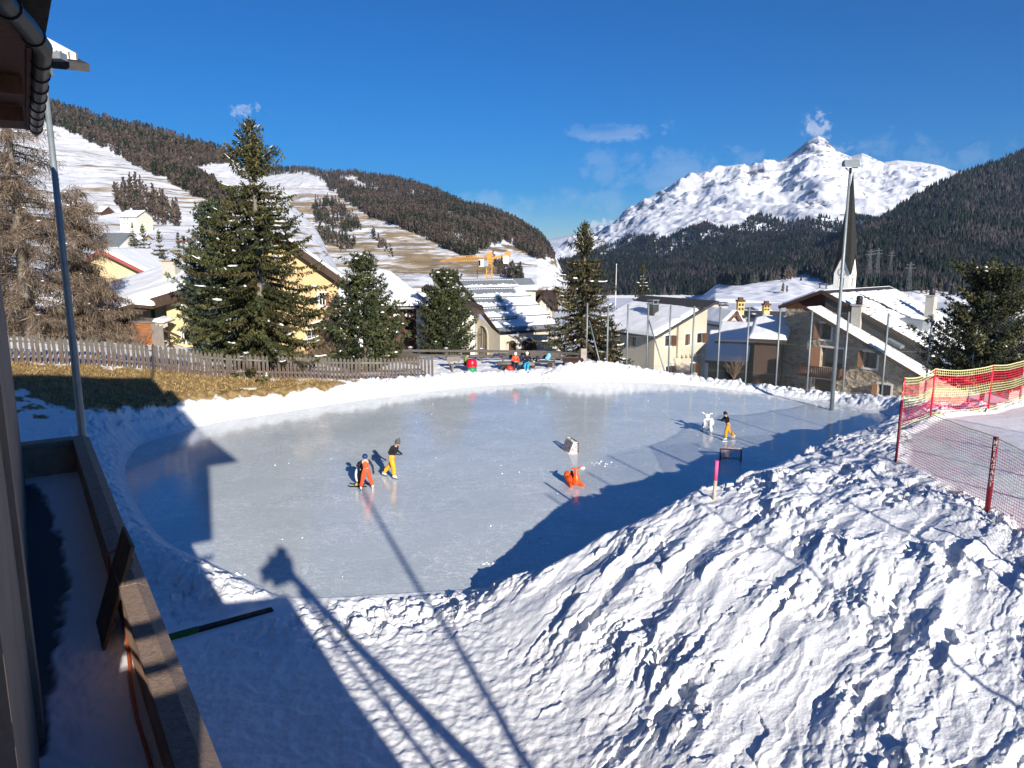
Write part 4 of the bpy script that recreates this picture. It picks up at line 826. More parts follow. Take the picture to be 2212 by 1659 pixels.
# ---- cream house with a single snowy slope (right of centre)
def cream_house():
    T = thing('cream_house', 'cream plastered house with one long snowy roof slope, right of the dark spruce', 'house', at(1412, 830, 70, -5))
    T0 = MB(); off = V3(T.location)
    A = V3((at(1412, 800, 70)[0], 70, 0)); e1 = V3((math.cos(R(33)), math.sin(R(33)), 0)); F = Face(A, e1); L = F.ray(1527, 700)[0]
    zl = F.ray(1412, 722)[1]; zr = F.ray(1527, 655)[1]; zb = -6.5
    H = [rect_of(F, *r) for r in ((1436, 724, 1452, 748), (1480, 721, 1491, 745), (1505, 719, 1519, 741), (1437, 790, 1452, 812), (1490, 784, 1503, 806))]
    mb = MB(); wall(mb, F, [(0, zl), (L, zr)], zb, H, .3)
    e2 = V3((-e1.y, e1.x, 0)); G = Face(A+e2*9, -e2); H2 = [rect_of(G, 1361, 727, 1375, 747)]; wall(mb, G, [(0, zl), (9, zl)], zb, H2, .3)
    B = Face(A+e1*L, e2); wall(mb, B, [(0, zr), (9, zr)], zb); C = Face(A+e1*L+e2*9, -e1); wall(mb, C, [(0, zr), (L, zl)], zb)
    for v_ in mb.v: pass
    w = mb.build('wall', M_CREAM, T); 
    f = MB(); u0 = F.ray(1462, 700)[0]; u1 = F.ray(1472, 700)[0]; zt = float(np.interp(u0, [0, L], [zl, zr]))-.3; zq = F.ray(1466, 770)[1]; fbar(f, F, u0, u0+.45, zq, zt, 0, .28)
    f.build('stair_flue', M_CREAM, T)
    for k in range(6):
        u, z = F.ray(1472+k*9.2, 769-k*.7); q = MB(); q.tube([F.p(u, z, -.1), F.p(u, z-.02, .38)], .13, 10); q.build('beam_end', M_GREYP, T)
    for i, h in enumerate(H): window(T, F, h, shutter=[(1, 78)] if i in (0, 2, 4) else [(-1, 100)] if i == 1 else [(1, 82)], reveal=.3, surround=.14, cross=(1, 2), sm=M_SHUTTER, sash=M_DARKWOOD)
    window(T, G, H2[0], reveal=.3, surround=.1, shutter=[(-1, 150)])
    o = .7; sl = (zr-zl)/L
    def rp(u, d, dz=.15): q = A+e1*u+e2*d; return V3((q.x, q.y, zl+sl*u+dz))
    q = [rp(-.75, -.9), rp(L+.35, -.9), rp(L+.35, 9.8), rp(-.75, 9.8)]
    slab_roof(T, [[q[0], q[3], q[2], q[1]]], .24, M_TILE)
    far = MB(); 0 and far.slab([rp(L+.35, -.9), rp(L+3.5, -.9, .15-4.6), rp(L+3.5, 9.8, .15-4.6), rp(L+.35, 9.8)], (0, 0, -.2))
    up = V3((0, 0, .01))
    roof_snow(T, rp(-.7, 9.6)+up, rp(-.7, -.75)+up, rp(L*.40, -.75)+up, rp(L*.40, 9.6)+up, .34, 50, 24, seed=1)
    roof_snow(T, rp(L*.41, 9.6)+up, rp(L*.41, -.75)+up, rp(L*.74, -.6)+up, rp(L*.80, 9.6)+up, .30, 50, 24, seed=2)
    P = rp(L*.44, 3.6); chimney(T, (P.x, P.y, P.z-.1), .8, .8, 1.25, M_BLACK, M_STEEL, True, rz=R(33))
    # walls and roof share the house's world frame: shift the parts so that they hang off the base empty
    return T
def rebase(T):
    for c in children(T): c.matrix_parent_inverse = Matrix.Identity(4); c.location = V3(c.location)-V3(T.location)
rebase(cream_house())
# ---- stone house
def stone_house():
    T = thing('stone_house', 'rubble stone house with snowy tiled roof and wooden balcony, behind the right mast', 'house', at(1740, 830, 58, -4))
    A = V3((at(1740, 800, 62)[0], 62, 0)); e1 = V3((math.cos(R(-52)), math.sin(R(-52)), 0)); e2 = V3((-e1.y, e1.x, 0)); F = Face(A, e1)
    L = F.ray(1990, 800)[0]; zl = F.ray(1740, 668)[1]; zr = F.ray(1990, 812)[1]; zb = -6.5
    H = [rect_of(F, *r) for r in ((1771, 700, 1797, 732), (1771, 755, 1823, 792), (1865, 763, 1896, 793), (1893, 833, 1925, 876), (1752, 822, 1800, 850))]
    mb = MB(); wall(mb, F, [(0, zl), (L, zr)], zb, H, .4); G = Face(A+e2*8, -e2); wall(mb, G, [(0, zl), (8, zl)], zb)
    B = Face(A+e1*L, e2); wall(mb, B, [(0, zr), (9, zr)], zb)
    ZP, UP, SU = 5.34, -.14, -.46                     # upper roof: ridge height, ridge position, fall to the right
    F2 = Face(A+e2*2.4, e1); wall(mb, F2, [(-3.7, 3.55), (-.02, 3.75)], zb); mb.build('wall', M_STONE, T)
    g = MB(); wall(g, Face(A+e2*2.5, e1), [(-3.75, 3.72), (UP, ZP-.22), (1.7, 4.3)], 3.2); g.build('gable_boards', mat('gable_wood', (.10, .042, .022), .8, .4, 2, .4, 18, stretch=(6, 6, .8)), T)
    for i, h in enumerate(H[:4]): window(T, F, h, reveal=.4, surround=.15, cross=(1, 1), shutter=[(-1, 62 if i != 0 else 40)], sm=mat('orange_shutter', (.10, .040, .016), .7, .3, 3, .3, 20, stretch=(8, 8, 1)), sash=M_DARKWOOD)
    window(T, F, H[4], name='cellar_door', reveal=.4, surround=.1, cross=(0, 0), pane=M_DARKWOOD)
    # balcony
    b = MB(); u0 = F.ray(1736, 800)[0]; u1 = F.ray(1828, 800)[0]; z0 = F.ray(1780, 810)[1]; z1 = F.ray(1780, 789)[1]
    fbar(b, F, u0, u1, z0-.12, z0, .02, 1.1); bo = b.build('balcony', M_BROWNWOOD, T); b = MB()
    fbar(b, F, u0, u1, z1-.08, z1, 1.02, 1.12); fbar(b, F, u0, u1, z0+.05, z0+.14, 1.03, 1.1)
    n = 22
    for k in range(n):
        u = u0+.02+(u1-u0-.16)*k/(n-1); fbar(b, F, u, u+.10, z0+.14, z1-.08, 1.05, 1.08)
    for uu in (u0, u1-.1): fbar(b, F, uu, uu+.1, z0, z1, .02, 1.02)
    b.build('railing', M_BROWNWOOD, bo)
    sl = (zr-zl)/L
    def rp(u, d, dz=.16): q = A+e1*u+e2*d; return V3((q.x, q.y, zl+sl*u+dz))
    def ru(u, d, dz=0): q = A+e1*u+e2*d; return V3((q.x, q.y, (ZP+SU*(u-UP) if u >= UP else ZP+.395*(u-UP))+dz))
    slab_roof(T, [[rp(-.2, -.5), rp(L+.5, -.5), rp(L+.5, 2.1), rp(-.2, 2.1)], [ru(UP, 1.9), ru(L+.35, 1.9), ru(L+.35, 14), ru(UP, 14)], [ru(-4.1, 1.9), ru(UP, 1.9), ru(UP, 14), ru(-4.1, 14)]], .2, M_TILE)
    ck = MB(); ck.slab([rp(.2, 2.0), rp(L+.4, 2.0), ru(L+.3, 2.0, -.12), ru(.2, 2.0, -.12)], e2*.08); ck.build('roof_step', M_TILE, T)
    vg = MB(); vg.bar(ru(UP, 1.86, -.12), ru(L+.35, 1.86, -.12), .08, .3); vg.bar(ru(-4.1, 1.86, -.12), ru(UP, 1.86, -.12), .08, .3); vg.bar(rp(-.2, -.54, .05), rp(L+.5, -.54, .05), .08, .28); vg.build('verge_board', M_DARKWOOD, T)
    up = V3((0, 0, .01))
    def tiles(u, v, lu, lv):
        n_ = fbm(u*lu/1.1, v*lv/1.6, 3, 7); n3 = fbm(u*lu/.45, np.floor(v*lv/.40)*1.7+.3, 2, 8); row = np.abs(((v*lv/.40) % 1)-.5)*2; ridge_ = 3.5*sstep(.93, .96, v)
        return .82+1.5*n_-1.25*(row < .42)*sstep(-.16, .12, n3)-ridge_-1.6*np.exp(-((u-.42-.05*np.sin(v*5))/.02)**2)*(v > .2)
    def sheet(f, u0, u1, d0, d1, s, th, nu, nv, mk): return roof_snow(T, f(u1, d0)+up, f(u1, d1)+up, f(u0, d1)+up, f(u0, d0)+up, th, nu, nv, mk, s)
    sheet(ru, UP, L+.28, 2.15, 13.9, 3, .085, 120, 110, tiles)
    sheet(rp, -.1, L+.42, -.42, 1.95, 4, .10, 30, 110, lambda u, v, lu, lv: 1.15+1.0*fbm(u*lu/1.1, v*lv/1.6, 3, 9)-1.0*((np.abs(((v*lv/.40) % 1)-.5)*2) < .3)*sstep(0, .2, fbm(u*lu/.45, np.floor(v*lv/.40)*1.7, 2, 8))-1.5*sstep(.80, .95, u))
    roof_snow(T, ru(-4.05, 13.9)+up, ru(-4.05, 2.0)+up, ru(-.6, 2.0)+up, ru(-.6, 13.9)+up, .2, 60, 20, None, 5)
    q = plane_pt(1852, 705, rp(2, 2), (rp(2, 0)-rp(0, 0)).cross(e2)); chimney(T, (q.x, q.y, q.z-.6), .78, .78, 2.3, M_CHIM, M_CHIM, False, rz=R(-52))
    ch = MB(); ch.lathe([(.24, 0), (.27, .2), (.24, .45), (.26, .5), (.2, .72)], (q.x, q.y, q.z+1.78), 10); ch.build('chimney_pot', M_BLACK, T)
    q = plane_pt(2008, 690, ru(2, 4), (ru(2, 0)-ru(0, 0)).cross(e2)); chimney(T, (q.x, q.y, q.z-.6), .7, .7, 2.6, M_CHIM, M_CHIM, False, rz=R(-52))
    ch = MB(); ch.lathe([(.22, 0), (.25, .2), (.22, .45), (.18, .65)], (q.x, q.y, q.z+2.1), 10); ch.build('chimney_pot', M_BLACK, T)
    # dormer
    q = plane_pt(1975, 703, ru(2, 4), (ru(2, 0)-ru(0, 0)).cross(e2)); dm = MB(); s = e1; c = q
    dm.hexa([c-e2*.7-s*.1-V3((0, 0, .3)), c-e2*.7+s*.9-V3((0, 0, .6)), c+e2*.7+s*.9-V3((0, 0, .6)), c+e2*.7-s*.1-V3((0, 0, .3))], [c-e2*.7-s*1.6+V3((0, 0, .62)), c-e2*.7+s*.95+V3((0, 0, .42)), c+e2*.7+s*.95+V3((0, 0, .42)), c+e2*.7-s*1.6+V3((0, 0, .62))])
    dm.build('dormer', M_METAL, T)
    q = plane_pt(1935, 742, ru(2, 4), (ru(2, 0)-ru(0, 0)).cross(e2)); sk = MB(); sk.slab([q-s*.6+e2*.35+V3((0, 0, .35)), q-s*.6-e2*.35+V3((0, 0, .35)), q+s*.5-e2*.35-V3((0, 0, .12)), q+s*.5+e2*.35-V3((0, 0, .12))], (0, 0, -.2)); sk.build('skylight', M_BLUEROOF, T)
    return T
rebase(stone_house())
# ---- barn with striped metal roof
def metal_barn():
    T = thing('metal_roof_barn', 'plastered barn under a grey metal roof striped with snow, with arched wooden doors', 'barn', at(1080, 790, 66, -1.5))
    A = V3((at(1080, 760, 66)[0], 66, 0)); e1 = V3((math.cos(R(8)), math.sin(R(8)), 0)); e2 = V3((math.cos(R(128)), math.sin(R(128)), 0)); F = Face(A, e1); L = F.ray(1215, 740)[0]; zt = F.ray(1080, 724)[1]; zb = -3.2
    def arch(mb, F_, px0, px1, pyt, pyb, name, big):
        u0, z0 = F_.ray(px0, pyb); u1, _ = F_.ray(px1, pyb); zt_ = F_.ray((px0+px1)/2, pyt)[1]; c = (u0+u1)/2; r = (u1-u0)/2; zs = zt_-r
        q = MB(); ring = [(c+r*math.cos(t), zs+r*math.sin(t)) for t in np.linspace(math.pi, 0, 13)]; pts = [(u0, z0)]+ring+[(u1, z0)]
        q.slab([F_.p(u, z, -.12) for u, z in pts], F_.n*.02); d = q.build(name, M_BROWNWOOD, T)
        fr = MB(); w = .16
        for (a, b) in zip(pts[:-1], pts[1:]):
            o = lambda k: (c+(k[0]-c)*(1+w/r), zs+(k[1]-zs)*(1+w/r) if k[1] > zs else k[1])
            A_, B_ = o(a), o(b); fr.hexa([F_.p(*a, .004), F_.p(*b, .004), F_.p(*b, .07), F_.p(*a, .07)], [F_.p(*A_, .004), F_.p(*B_, .004), F_.p(*B_, .07), F_.p(*A_, .07)])
        fr.build('arch_trim', M_GREYP, d)
        br = MB()
        for k in range(6 if big else 3):
            u = u0+(u1-u0)*(k+.5)/(6 if big else 3); h = zs+math.sqrt(max(0, r*r-(u-c)**2)); fbar(br, F_, u-.03, u+.03, z0, h-.02, -.098, -.07)
        br.build('door_batten', M_DARKWOOD, d); return (u0, u1, z0, zs, c, r)
    mb = MB(); da = []
    def wall_arch(mb, F_, top, zb_, specs):
        """openings with round heads cut out of the wall"""
        cuts = []
        for (u0, u1, z0, zs, c, r) in specs:
            n = 10; us = [c-r*math.cos(math.pi*k/n) for k in range(n+1)]
            for a, b in zip(us[:-1], us[1:]):
                m = (a+b)/2; h = zs+math.sqrt(max(0, r*r-(m-c)**2)); cuts.append((a, b, z0, h))
        wall(mb, F_, top, zb_, cuts, .13)
    s1 = arch(None, F, 1099, 1114, 735, 790, 'small_arched_door', False); s2 = arch(None, F, 1126, 1159, 731, 790, 'large_arched_door', True)
    wall_arch(mb, F, [(0, zt), (L, zt)], zb, [s1, s2])
    G = Face(A+e2*11, -e2); ridge = F.ray(1000, 610); 
    zr = pt(1000, 600, A.y+8.5).z
    dr = rect_of(G, 1031, 700, 1053, 790); s3 = arch(None, G, 1031, 1053, 704, 790, 'tall_barn_door', False); wall_arch(mb, G, [(0, zr), (11, zt)], zb, [s3]); mb.build('wall', M_GREYP, T)
    EL = ptz(1078, 719, zt-.05); ER = ptz(1174, 711.5, zt-.05); RL = V3(pt(988, 603, 77)); RR = V3(pt(1106, 600, 80)); n = (ER-EL).cross(RL-EL)
    ER2 = plane_pt(1215, 709, EL, n)
    rl, rr = plane_pt(988, 603, EL, n), plane_pt(1106, 601.5, EL, n); rr2 = plane_pt(1147, 600.5, EL, n); r3 = plane_pt(1163, 625, EL, n); r4 = plane_pt(1121, 627, EL, n)
    slab_roof(T, [[EL, ER2, plane_pt(1123, 628, EL, n), rr, rl], [rr, r4, r3, rr2]], .22, M_METAL)
    # standing seams and snow guards
    sm = MB(); N_ = n.normalized()*(1 if n.z > 0 else -1)
    for k in range(24):
        t = k/23; a = EL.lerp(ER2, t); b = rl.lerp(rr, t); sm.bar(a+N_*.02, b+N_*.02, .05, .05, up=N_)
    sm.build('roof_seam', M_METAL, T)
    g = MB()
    for v in (.06, .24, .43, .61, .80):
        a = EL.lerp(rl, v); b = ER2.lerp(rr, v); g.tube([a+N_*.16, b+N_*.16], .03, 5)
        for k in range(14):
            q = a.lerp(b, k/13); g.bar(q, q+N_*.16, .04, .04)
    g.build('snow_guard', M_STEEL, T)
    def jag(c0, lo):
        def f(u, v, lu, lv):
            j = .5+.5*np.sin(u*lu/.62*6.283); j2 = fbm(u*lu/.55, v*0+c0, 2, 9); top = lo-.28*np.clip((u-.12)/.30, 0, 1)*(c0 < 3); return np.clip((1-top+.16*j+.25*j2-v*.0-(v-(1-top))*1.0)*4-3.6+(u > .42)*(c0 < 3)*4+(1-v)*1.2, -1, 1)*1.3
        return f
    vs = [.065, .245, .435, .615, .805, .985]
    for k in range(5):
        a0, b0 = EL.lerp(rl, vs[k]+.006), ER2.lerp(rr, vs[k]+.006); a1, b1 = EL.lerp(rl, vs[k+1]-.008), ER2.lerp(rr, vs[k+1]-.008); u0_ = (.42, .36, .50, .80, 9)[k]; lo_ = (.66, .50, .42, .36, .32)[k]
        def mk(u, v, lu, lv, k=k, u0_=u0_, lo_=lo_):
            j = np.abs(((u*lu/.55) % 1)-.5)*2; nn = fbm(u*lu/.7, v*.3+k, 2, 11+k); edge = lo_+.14*j+.22*nn+1.2*sstep(u0_, u0_+.12, u); return np.clip((edge-v)*7, -.3, 1)
        roof_snow(T, a0+N_*.02, b0+N_*.02, b1+N_*.02, a1+N_*.02, .15, 150, 22, mk, 20+k)
    roof_snow(T, r4+N_*.02, r3+N_*.02, r3.lerp(rr2, .38)+N_*.02, r4.lerp(rr, .38)+N_*.02, .14, 40, 10, lambda u, v, lu, lv: np.clip((.7+.4*fbm(u*lu/.5, v*0, 2, 3)-v)*6, -.3, 1), 40)
    uw = MB(); E = Face(plane_pt(1122, 632, EL, n)+V3((0, .5, 0)), e1); wall(uw, E, [(0, r4.z-.2), (E.ray(1157, 640)[0], r4.z-.2)], zb); uw.build('upper_wall', M_GREYP, T)
    fa = MB(); fa.bar(EL-N_*.12, rl-N_*.12, .14, .42, up=N_); fa.bar(EL-N_*.1, ER2-N_*.1, .12, .26, up=N_); fa.build('fascia', M_DARKWOOD, T)
    lp = MB(); u, z = F.ray(1117, 720); lp.tube([F.p(u, z+.1, .05), F.p(u, z+.05, .7), F.p(u+.6, z-.5, 1.0), F.p(u+1.1, z-.75, 1.0)], .05, 6); lp.build('lamp_arm', M_STEEL, T)
    return T
rebase(metal_barn())
# ---- house with the carved wooden bay
def bay_house():
    T = thing('bay_house', 'pale house with red-brown wooden window bay under a deep snowy roof, left of barn', 'house', at(910, 775, 66, -1))
    A = V3((at(800, 760, 65)[0], 65, 0)); e1 = V3((math.cos(R(3)), math.sin(R(3)), 0)); F = Face(A, e1); L = F.ray(1026, 740)[0]; zt = F.ray(900, 664)[1]; zb = -3
    ub, _ = F.ray(899, 700); mb = MB(); Lr = F.ray(934, 700)[0]; zw = F.ray(1020, 668)[1]; wall(mb, F, [(ub, zt), (Lr, zt+.6), (L-1.2, zt+.5), (L, zw)], zb); wall(mb, Face(A+e1*L, (0, 1)), [(0, zw), (9, zw)], zb); mb.build('wall', M_WHITEP, T)
    ua = F.ray(820, 700)[0]; w = MB()
    H = [rect_of(F, *r) for r in ((874, 691, 894, 713), (849, 691, 869, 713), (874, 744, 894, 753), (849, 744, 869, 753), (874, 676, 894, 685), (849, 676, 869, 685))]
    wall(w, F, [(ua, zt), (ub, zt)], zb, H, .16)
    for k, yy in enumerate((671, 687, 719, 741, 756)):
        z = F.ray(880, yy)[1]; fbar(w, F, ua, ub, z-.07, z+.07, .004, .10)
    for xx in (846, 871, 896): u = F.ray(xx, 700)[0]; fbar(w, F, u-.09, u+.09, zb, zt, .002, .13)
    w.build('window_bay', M_BROWNWOOD, T)
    for i, h in enumerate(H): window(T, F, h, surround=0, reveal=.16, cross=(0, 0), frame=M_REDWOOD if i < 2 else M_DARKWOOD, pane=M_PANE if i < 4 else M_DARKWOOD)
    orn = MB()
    for k, xx in enumerate((853, 859, 865, 878, 884, 890)):
        u, z = F.ray(xx, 681); s = .17
        orn.slab([F.p(u, z-s, .02), F.p(u+s*.8, z, .02), F.p(u, z+s, .02), F.p(u-s*.8, z, .02)] if k % 2 else [F.p(u-s*.7, z-s*.7, .02), F.p(u+s*.7, z-s*.7, .02), F.p(u+s*.7, z+s*.7, .02), F.p(u-s*.7, z+s*.7, .02)], F.n*.02)
    orn.build('carved_ornament', M_FRAME, T)
    EL = pt(800, 661, 64); ER = V3(ptz(934, 660, EL.z)); RL = V3(pt(800, 582, 74)); n = (ER-EL).cross(RL-EL); RR = plane_pt(846, 594, EL, n); RL = plane_pt(775, 575, EL, n); EL = plane_pt(765, 662, EL, n)
    slab_roof(T, [[EL, ER, RR, RL]], .3, M_DARKWOOD); up = V3((0, 0, .01)); roof_snow(T, EL+up, ER+up, RR+up, RL+up, .42, 60, 30, None, 41)
    gt = MB(); gt.tube([EL-V3((0, .12, .2)), ER-V3((0, .12, .2))], .10, 8); gt.build('gutter', M_STEEL, T)
    bm_ = MB()
    for k in range(9):
        u = ua+(L*.62-ua)*k/8; fbar(bm_, F, u-.08, u+.08, zt-.28, zt-.05, .0, .75)
    bm_.build('rafter_end', M_DARKWOOD, T)
    # side wing with its roof falling to the right
    u0, z0 = F.ray(937, 650); ue, ze = F.ray(1045, 671); rf = MB(); a = F.p(u0-1, z0+1.2, .9); b = F.p(ue, ze, .9); rf.slab([a, b, b-F.n*7, a-F.n*7], (0, 0, -.35)); rf.build('wing_roof', M_DARKWOOD, T)
    dp = MB(); u, _ = F.ray(925, 700); dp.tube([F.p(u, zt+.1, .10), F.p(u, zb, .10)], .06, 7); dp.build('downpipe', M_BLACK, T)
    nb = MB(); u, z = F.ray(907, 704); nb.box(F.p(u, z, .03), (.18, .05, .4)); nb.build('meter_plate', M_STEEL, T)
    return T
rebase(bay_house())
# ---- ochre gable house behind the tall spruce
def gable_house(T, Fo, pk, left, right, zb, wm, roof_m, depth, windows=(), over=.8, th=.28, snow=True, dz=.12, frame=M_FRAME, shutter=None, seed=50, surround=.12, snow_th=.3):
    """gable front on face Fo: pk,left,right are picture positions of the peak and of the two verge ends (a point of the eaves)"""
    up_, zp = Fo.ray(*pk); ul, zl = Fo.ray(*left); ur, zr = Fo.ray(*right); L0 = ul+over*.9; R0 = ur-over*.9
    zi = lambda u: float(np.interp(u, [ul, up_, ur], [zl, zp, zr]))-th-.05
    H = [rect_of(Fo, *w) for w in windows]; mb = MB(); wall(mb, Fo, [(L0, zi(L0)), (up_, zi(up_)), (R0, zi(R0))], zb, H, .22)
    b0 = -Fo.n*depth; wall(mb, Face(Fo.p(R0, 0), -Fo.n), [(0, zi(R0)), (depth, zi(R0))], zb); wall(mb, Face(Fo.p(L0, 0)+b0, Fo.n), [(0, zi(L0)), (depth, zi(L0))], zb); wall(mb, Face(Fo.p(R0, 0)+b0, -Fo.e), [(0, zi(R0)), (R0-up_, zi(up_)), (R0-L0, zi(L0))], zb)
    mb.build('wall', wm, T)
    for i, h in enumerate(H): window(T, Fo, h, frame=frame, shutter=shutter, surround=surround)
    P = lambda u, z, d: Fo.p(u, z, d); d0, d1 = over, -depth-over*.5
    slab_roof(T, [[P(ul, zl, d0), P(up_, zp, d0), P(up_, zp, d1), P(ul, zl, d1)], [P(up_, zp, d0), P(ur, zr, d0), P(ur, zr, d1), P(up_, zp, d1)]], th, roof_m)
    if snow:
        q = V3((0, 0, .01)); i_ = over*.1
        roof_snow(T, P(ul, zl, d1)+q, P(ul, zl, d0-i_)+q, P(up_, zp, d0-i_)+q, P(up_, zp, d1)+q, snow_th, 40, 24, None, seed); roof_snow(T, P(ur, zr, d0-i_)+q, P(ur, zr, d1)+q, P(up_, zp, d1)+q, P(up_, zp, d0-i_)+q, snow_th, 40, 24, None, seed+1)
    return H
T = thing('ochre_house', 'ochre yellow house with dark timber verge, half hidden behind the tallest spruce', 'house', at(690, 790, 58, 0))
F = Face(V3((at(600, 780, 58)[0], 58, 0)), (1, .38)); gable_house(T, F, (598, 502), (470, 590), (753, 612), -1, M_OCHRE, M_DARKWOOD, 11, [(664, 713, 683, 740), (690, 632, 703, 660)], over=.9, th=.5, shutter=[(1, 10)], snow_th=.25, seed=50)
rebase(T)
T = thing('red_verge_house', 'bright yellow house with red roof edge and painted wall ornament, behind the larches', 'house', at(260, 620, 86, 3))
F = Face(V3((at(230, 640, 86)[0], 86, 0)), (1, .0)); gable_house(T, F, (227, 539), (128, 592), (325, 588), 0, M_YELLOW, M_REDROOF, 12, [(264, 614, 277, 632), (281, 614, 296, 632)], over=1.0, th=.35, seed=54, frame=M_DARKWOOD, surround=.04)
o = MB(); h = rect_of(F, 279, 590, 292, 605); u0, u1, z0, z1 = h
for a in ((u0, u1, z1-.14, z1), (u0, u1, z0, z0+.14), (u0, u0+.14, z0+.14, z1-.14), (u1-.14, u1, z0+.14, z1-.14), ((u0+u1)/2-.05, (u0+u1)/2+.05, z0+.14, z1-.14), (u0+.14, (u0+u1)/2-.05, (z0+z1)/2-.05, (z0+z1)/2+.05)): fbar(o, F, *a, .003, .03)
h = rect_of(F, 300, 588, 309, 602); fbar(o, F, *h, .003, .03); o.build('wall_ornament', M_FRAME, T); fp = MB(); u, z = F.ray(278, 632); fp.tube([F.p(u, z-1, 1.4), F.p(u-.1, z+2.2, 1.4)], .05, 6); fp.build('white_post', M_FRAME, T)
rebase(T)
# ---- pale yellow chalet under the big snow roof
def chalet():
    T = thing('yellow_chalet', 'pale yellow chalet with wide snow-laden roof and tall chimney, behind the pickets', 'house', at(400, 780, 54, 1.5))
    EF = pt(238, 671, 51); RF = V3(pt(505, 590, 51)); EB = V3(ptz(180, 659, EF.z)); EB = EF+(EB-EF).normalized()*12.5; n = (RF-EF).cross(EB-EF); RB = plane_pt(420, 572, EF, n); RB = RF+(EB-EF)
    slab_roof(T, [[EF, EB, RB, RF]], .35, M_DARKWOOD); up = V3((0, 0, .01)); roof_snow(T, EF+up, EB+up, RB+up, RF+up, .50, 50, 40, None, 61); fa = MB(); fa.bar(EF-V3((0, .06, .42)), RF-V3((0, .06, .42)), .1, .62); fa.bar(EF-V3((0, .0, .38)), EB-V3((0, .0, .38)), .1, .42); fa.build('fascia', M_DARKWOOD, T)
    rr = MB(); w2 = V3(pt(640, 660, 51.5)); rr.slab([RF, w2, w2+(EB-EF), RB], (0, 0, -.3)); rr.build('rear_roof', M_DARKWOOD, T); roof_snow(T, w2+up, w2+(EB-EF)+up, RB+up, RF+up, .45, 30, 30, None, 62)
    F = Face(V3((at(338, 760, 52.3)[0], 52.3, 0)), (1, .0)); L = F.ray(600, 700)[0]; H = [rect_of(F, 394, 717, 411, 735)]
    zc = lambda px: F.ray(px, np.interp(px, [238, 505, 640], [676, 596, 664]))[1]-.15
    mb = MB(); ps = [338, 420, 505, 600]; um = F.ray(362, 700)[0]; wall(mb, F, [(um, zc(362))]+[(F.ray(p, 700)[0], zc(p)) for p in ps[1:]], -.5, H, .25); mb.build('wall', M_YELLOW, T); window(T, F, H[0], reveal=.25, surround=.2, cross=(0, 0))
    mb = MB(); G = Face(F.p(um, 0)-F.n*0, (.35, .94)); 
    F3 = Face(F.p(0, 0)-F.n*1.2, (1, 0)); u3 = F3.ray(288, 700)[0]; wall(mb, F3, [(u3, zc(300)-.1), (um+.05, zc(365)-.1)], -.5); wall(mb, Face(F3.p(u3, 0)-F3.n*9, (0, -1)), [(0, zc(300)-.1), (9, zc(300)-.1)], -.5); wall(mb, Face(F3.p(um, 0), (0, -1)), [(0, zc(362)), (1.2, zc(362))], -.5); mb.build('recessed_wall', M_GREYP, T)
    lw = MB(); fbar(lw, F3, F3.ray(240, 700)[0], u3-.02, -.5, F3.ray(262, 668)[1], -.1, .2); lw.build('porch_boarding', M_DARKWOOD, T)
    gd = MB(); u, z = F3.ray(302, 690); fbar(gd, F3, F3.ray(329, 700)[0], F3.ray(337, 700)[0], F3.ray(333, 697)[1], F3.ray(333, 668)[1], .02, .07); gd.build('green_shutter', mat('green_paint', (.02, .10, .05), .6, .2, 4), T)
    pr = MB(); a = pt(286, 657, 50.6); b = pt(331, 661, 50.6); pr.slab([a, b, b+V3((.1, 2.0, .3)), a+V3((0, 2.0, .3))], (0, 0, -.22)); pr.build('porch_roof', M_DARKWOOD, T); roof_snow(T, a+up*2, b+up*2, b+V3((.1, 2.0, .32)), a+V3((0, 2.0, .32)), .3, 16, 10, None, 63)
    q = plane_pt(372, 613, EF, n); chimney(T, (q.x, q.y, q.z-.3), .95, .8, 1.9, M_CHIM, mat('stone_cap', (.30, .24, .18), .8, .2, 5), False)
    rf = MB()
    for k in range(7):
        p = EF.lerp(RF, .12+.5*k/6)-V3((0, 0, .42)); rf.box(p+V3((0, .35, 0)), (.16, .9, .18))
    rf.build('rafter_end', M_BROWNWOOD, T)
    return T
rebase(chalet())
T = thing('plank_shed', 'small shed of orange and grey planks in front of the pale yellow chalet', 'shed', at(335, 780, 49.5, 1.5))
F = Face(V3((at(289, 770, 49.5)[0], 49.5, 0)), (1, 0)); 
m = MB(); u0 = 0; u1 = F.ray(330, 740)[0]; zt = F.ray(310, 694)[1]; zb = .9
k = 11
for i in range(k):
    z0 = zb+(zt-zb)*i/k; fbar(m, F, u0, u1, z0+.01, zb+(zt-zb)*(i+1)/k, -.03-.012*(i % 2), .03)
m.build('plank_wall', M_ORANGEWOOD, T)
m = MB(); u2 = F.ray(356, 740)[0]; zt2 = F.ray(345, 699)[1]
for i in range(9):
    a = u1+.03+(u2-u1-.03)*i/9; fbar(m, F, a+.006, a+(u2-u1)/9, zb, zt2-.03*i+.06*((i*7) % 3), .05+.01*(i % 2), .10)
m.build('grey_boarding', M_GREYWOOD, T)
m = MB(); m.slab([F.p(u0-.1, zt+.03, .12), F.p(u2+.1, zt2+.05, .2), F.p(u2+.1, zt2+.15, -1.6), F.p(u0-.1, zt+.12, -1.6)], (0, 0, -.08)); m.build('roof', M_GREYWOOD, T)
roof_snow(T, F.p(u1+.1, zt+.02, .1), F.p(u2+.08, zt2+.06, .16), F.p(u2+.08, zt2+.16, -1.5), F.p(u1+.1, zt+.13, -1.5), .18, 14, 14, None, 64)
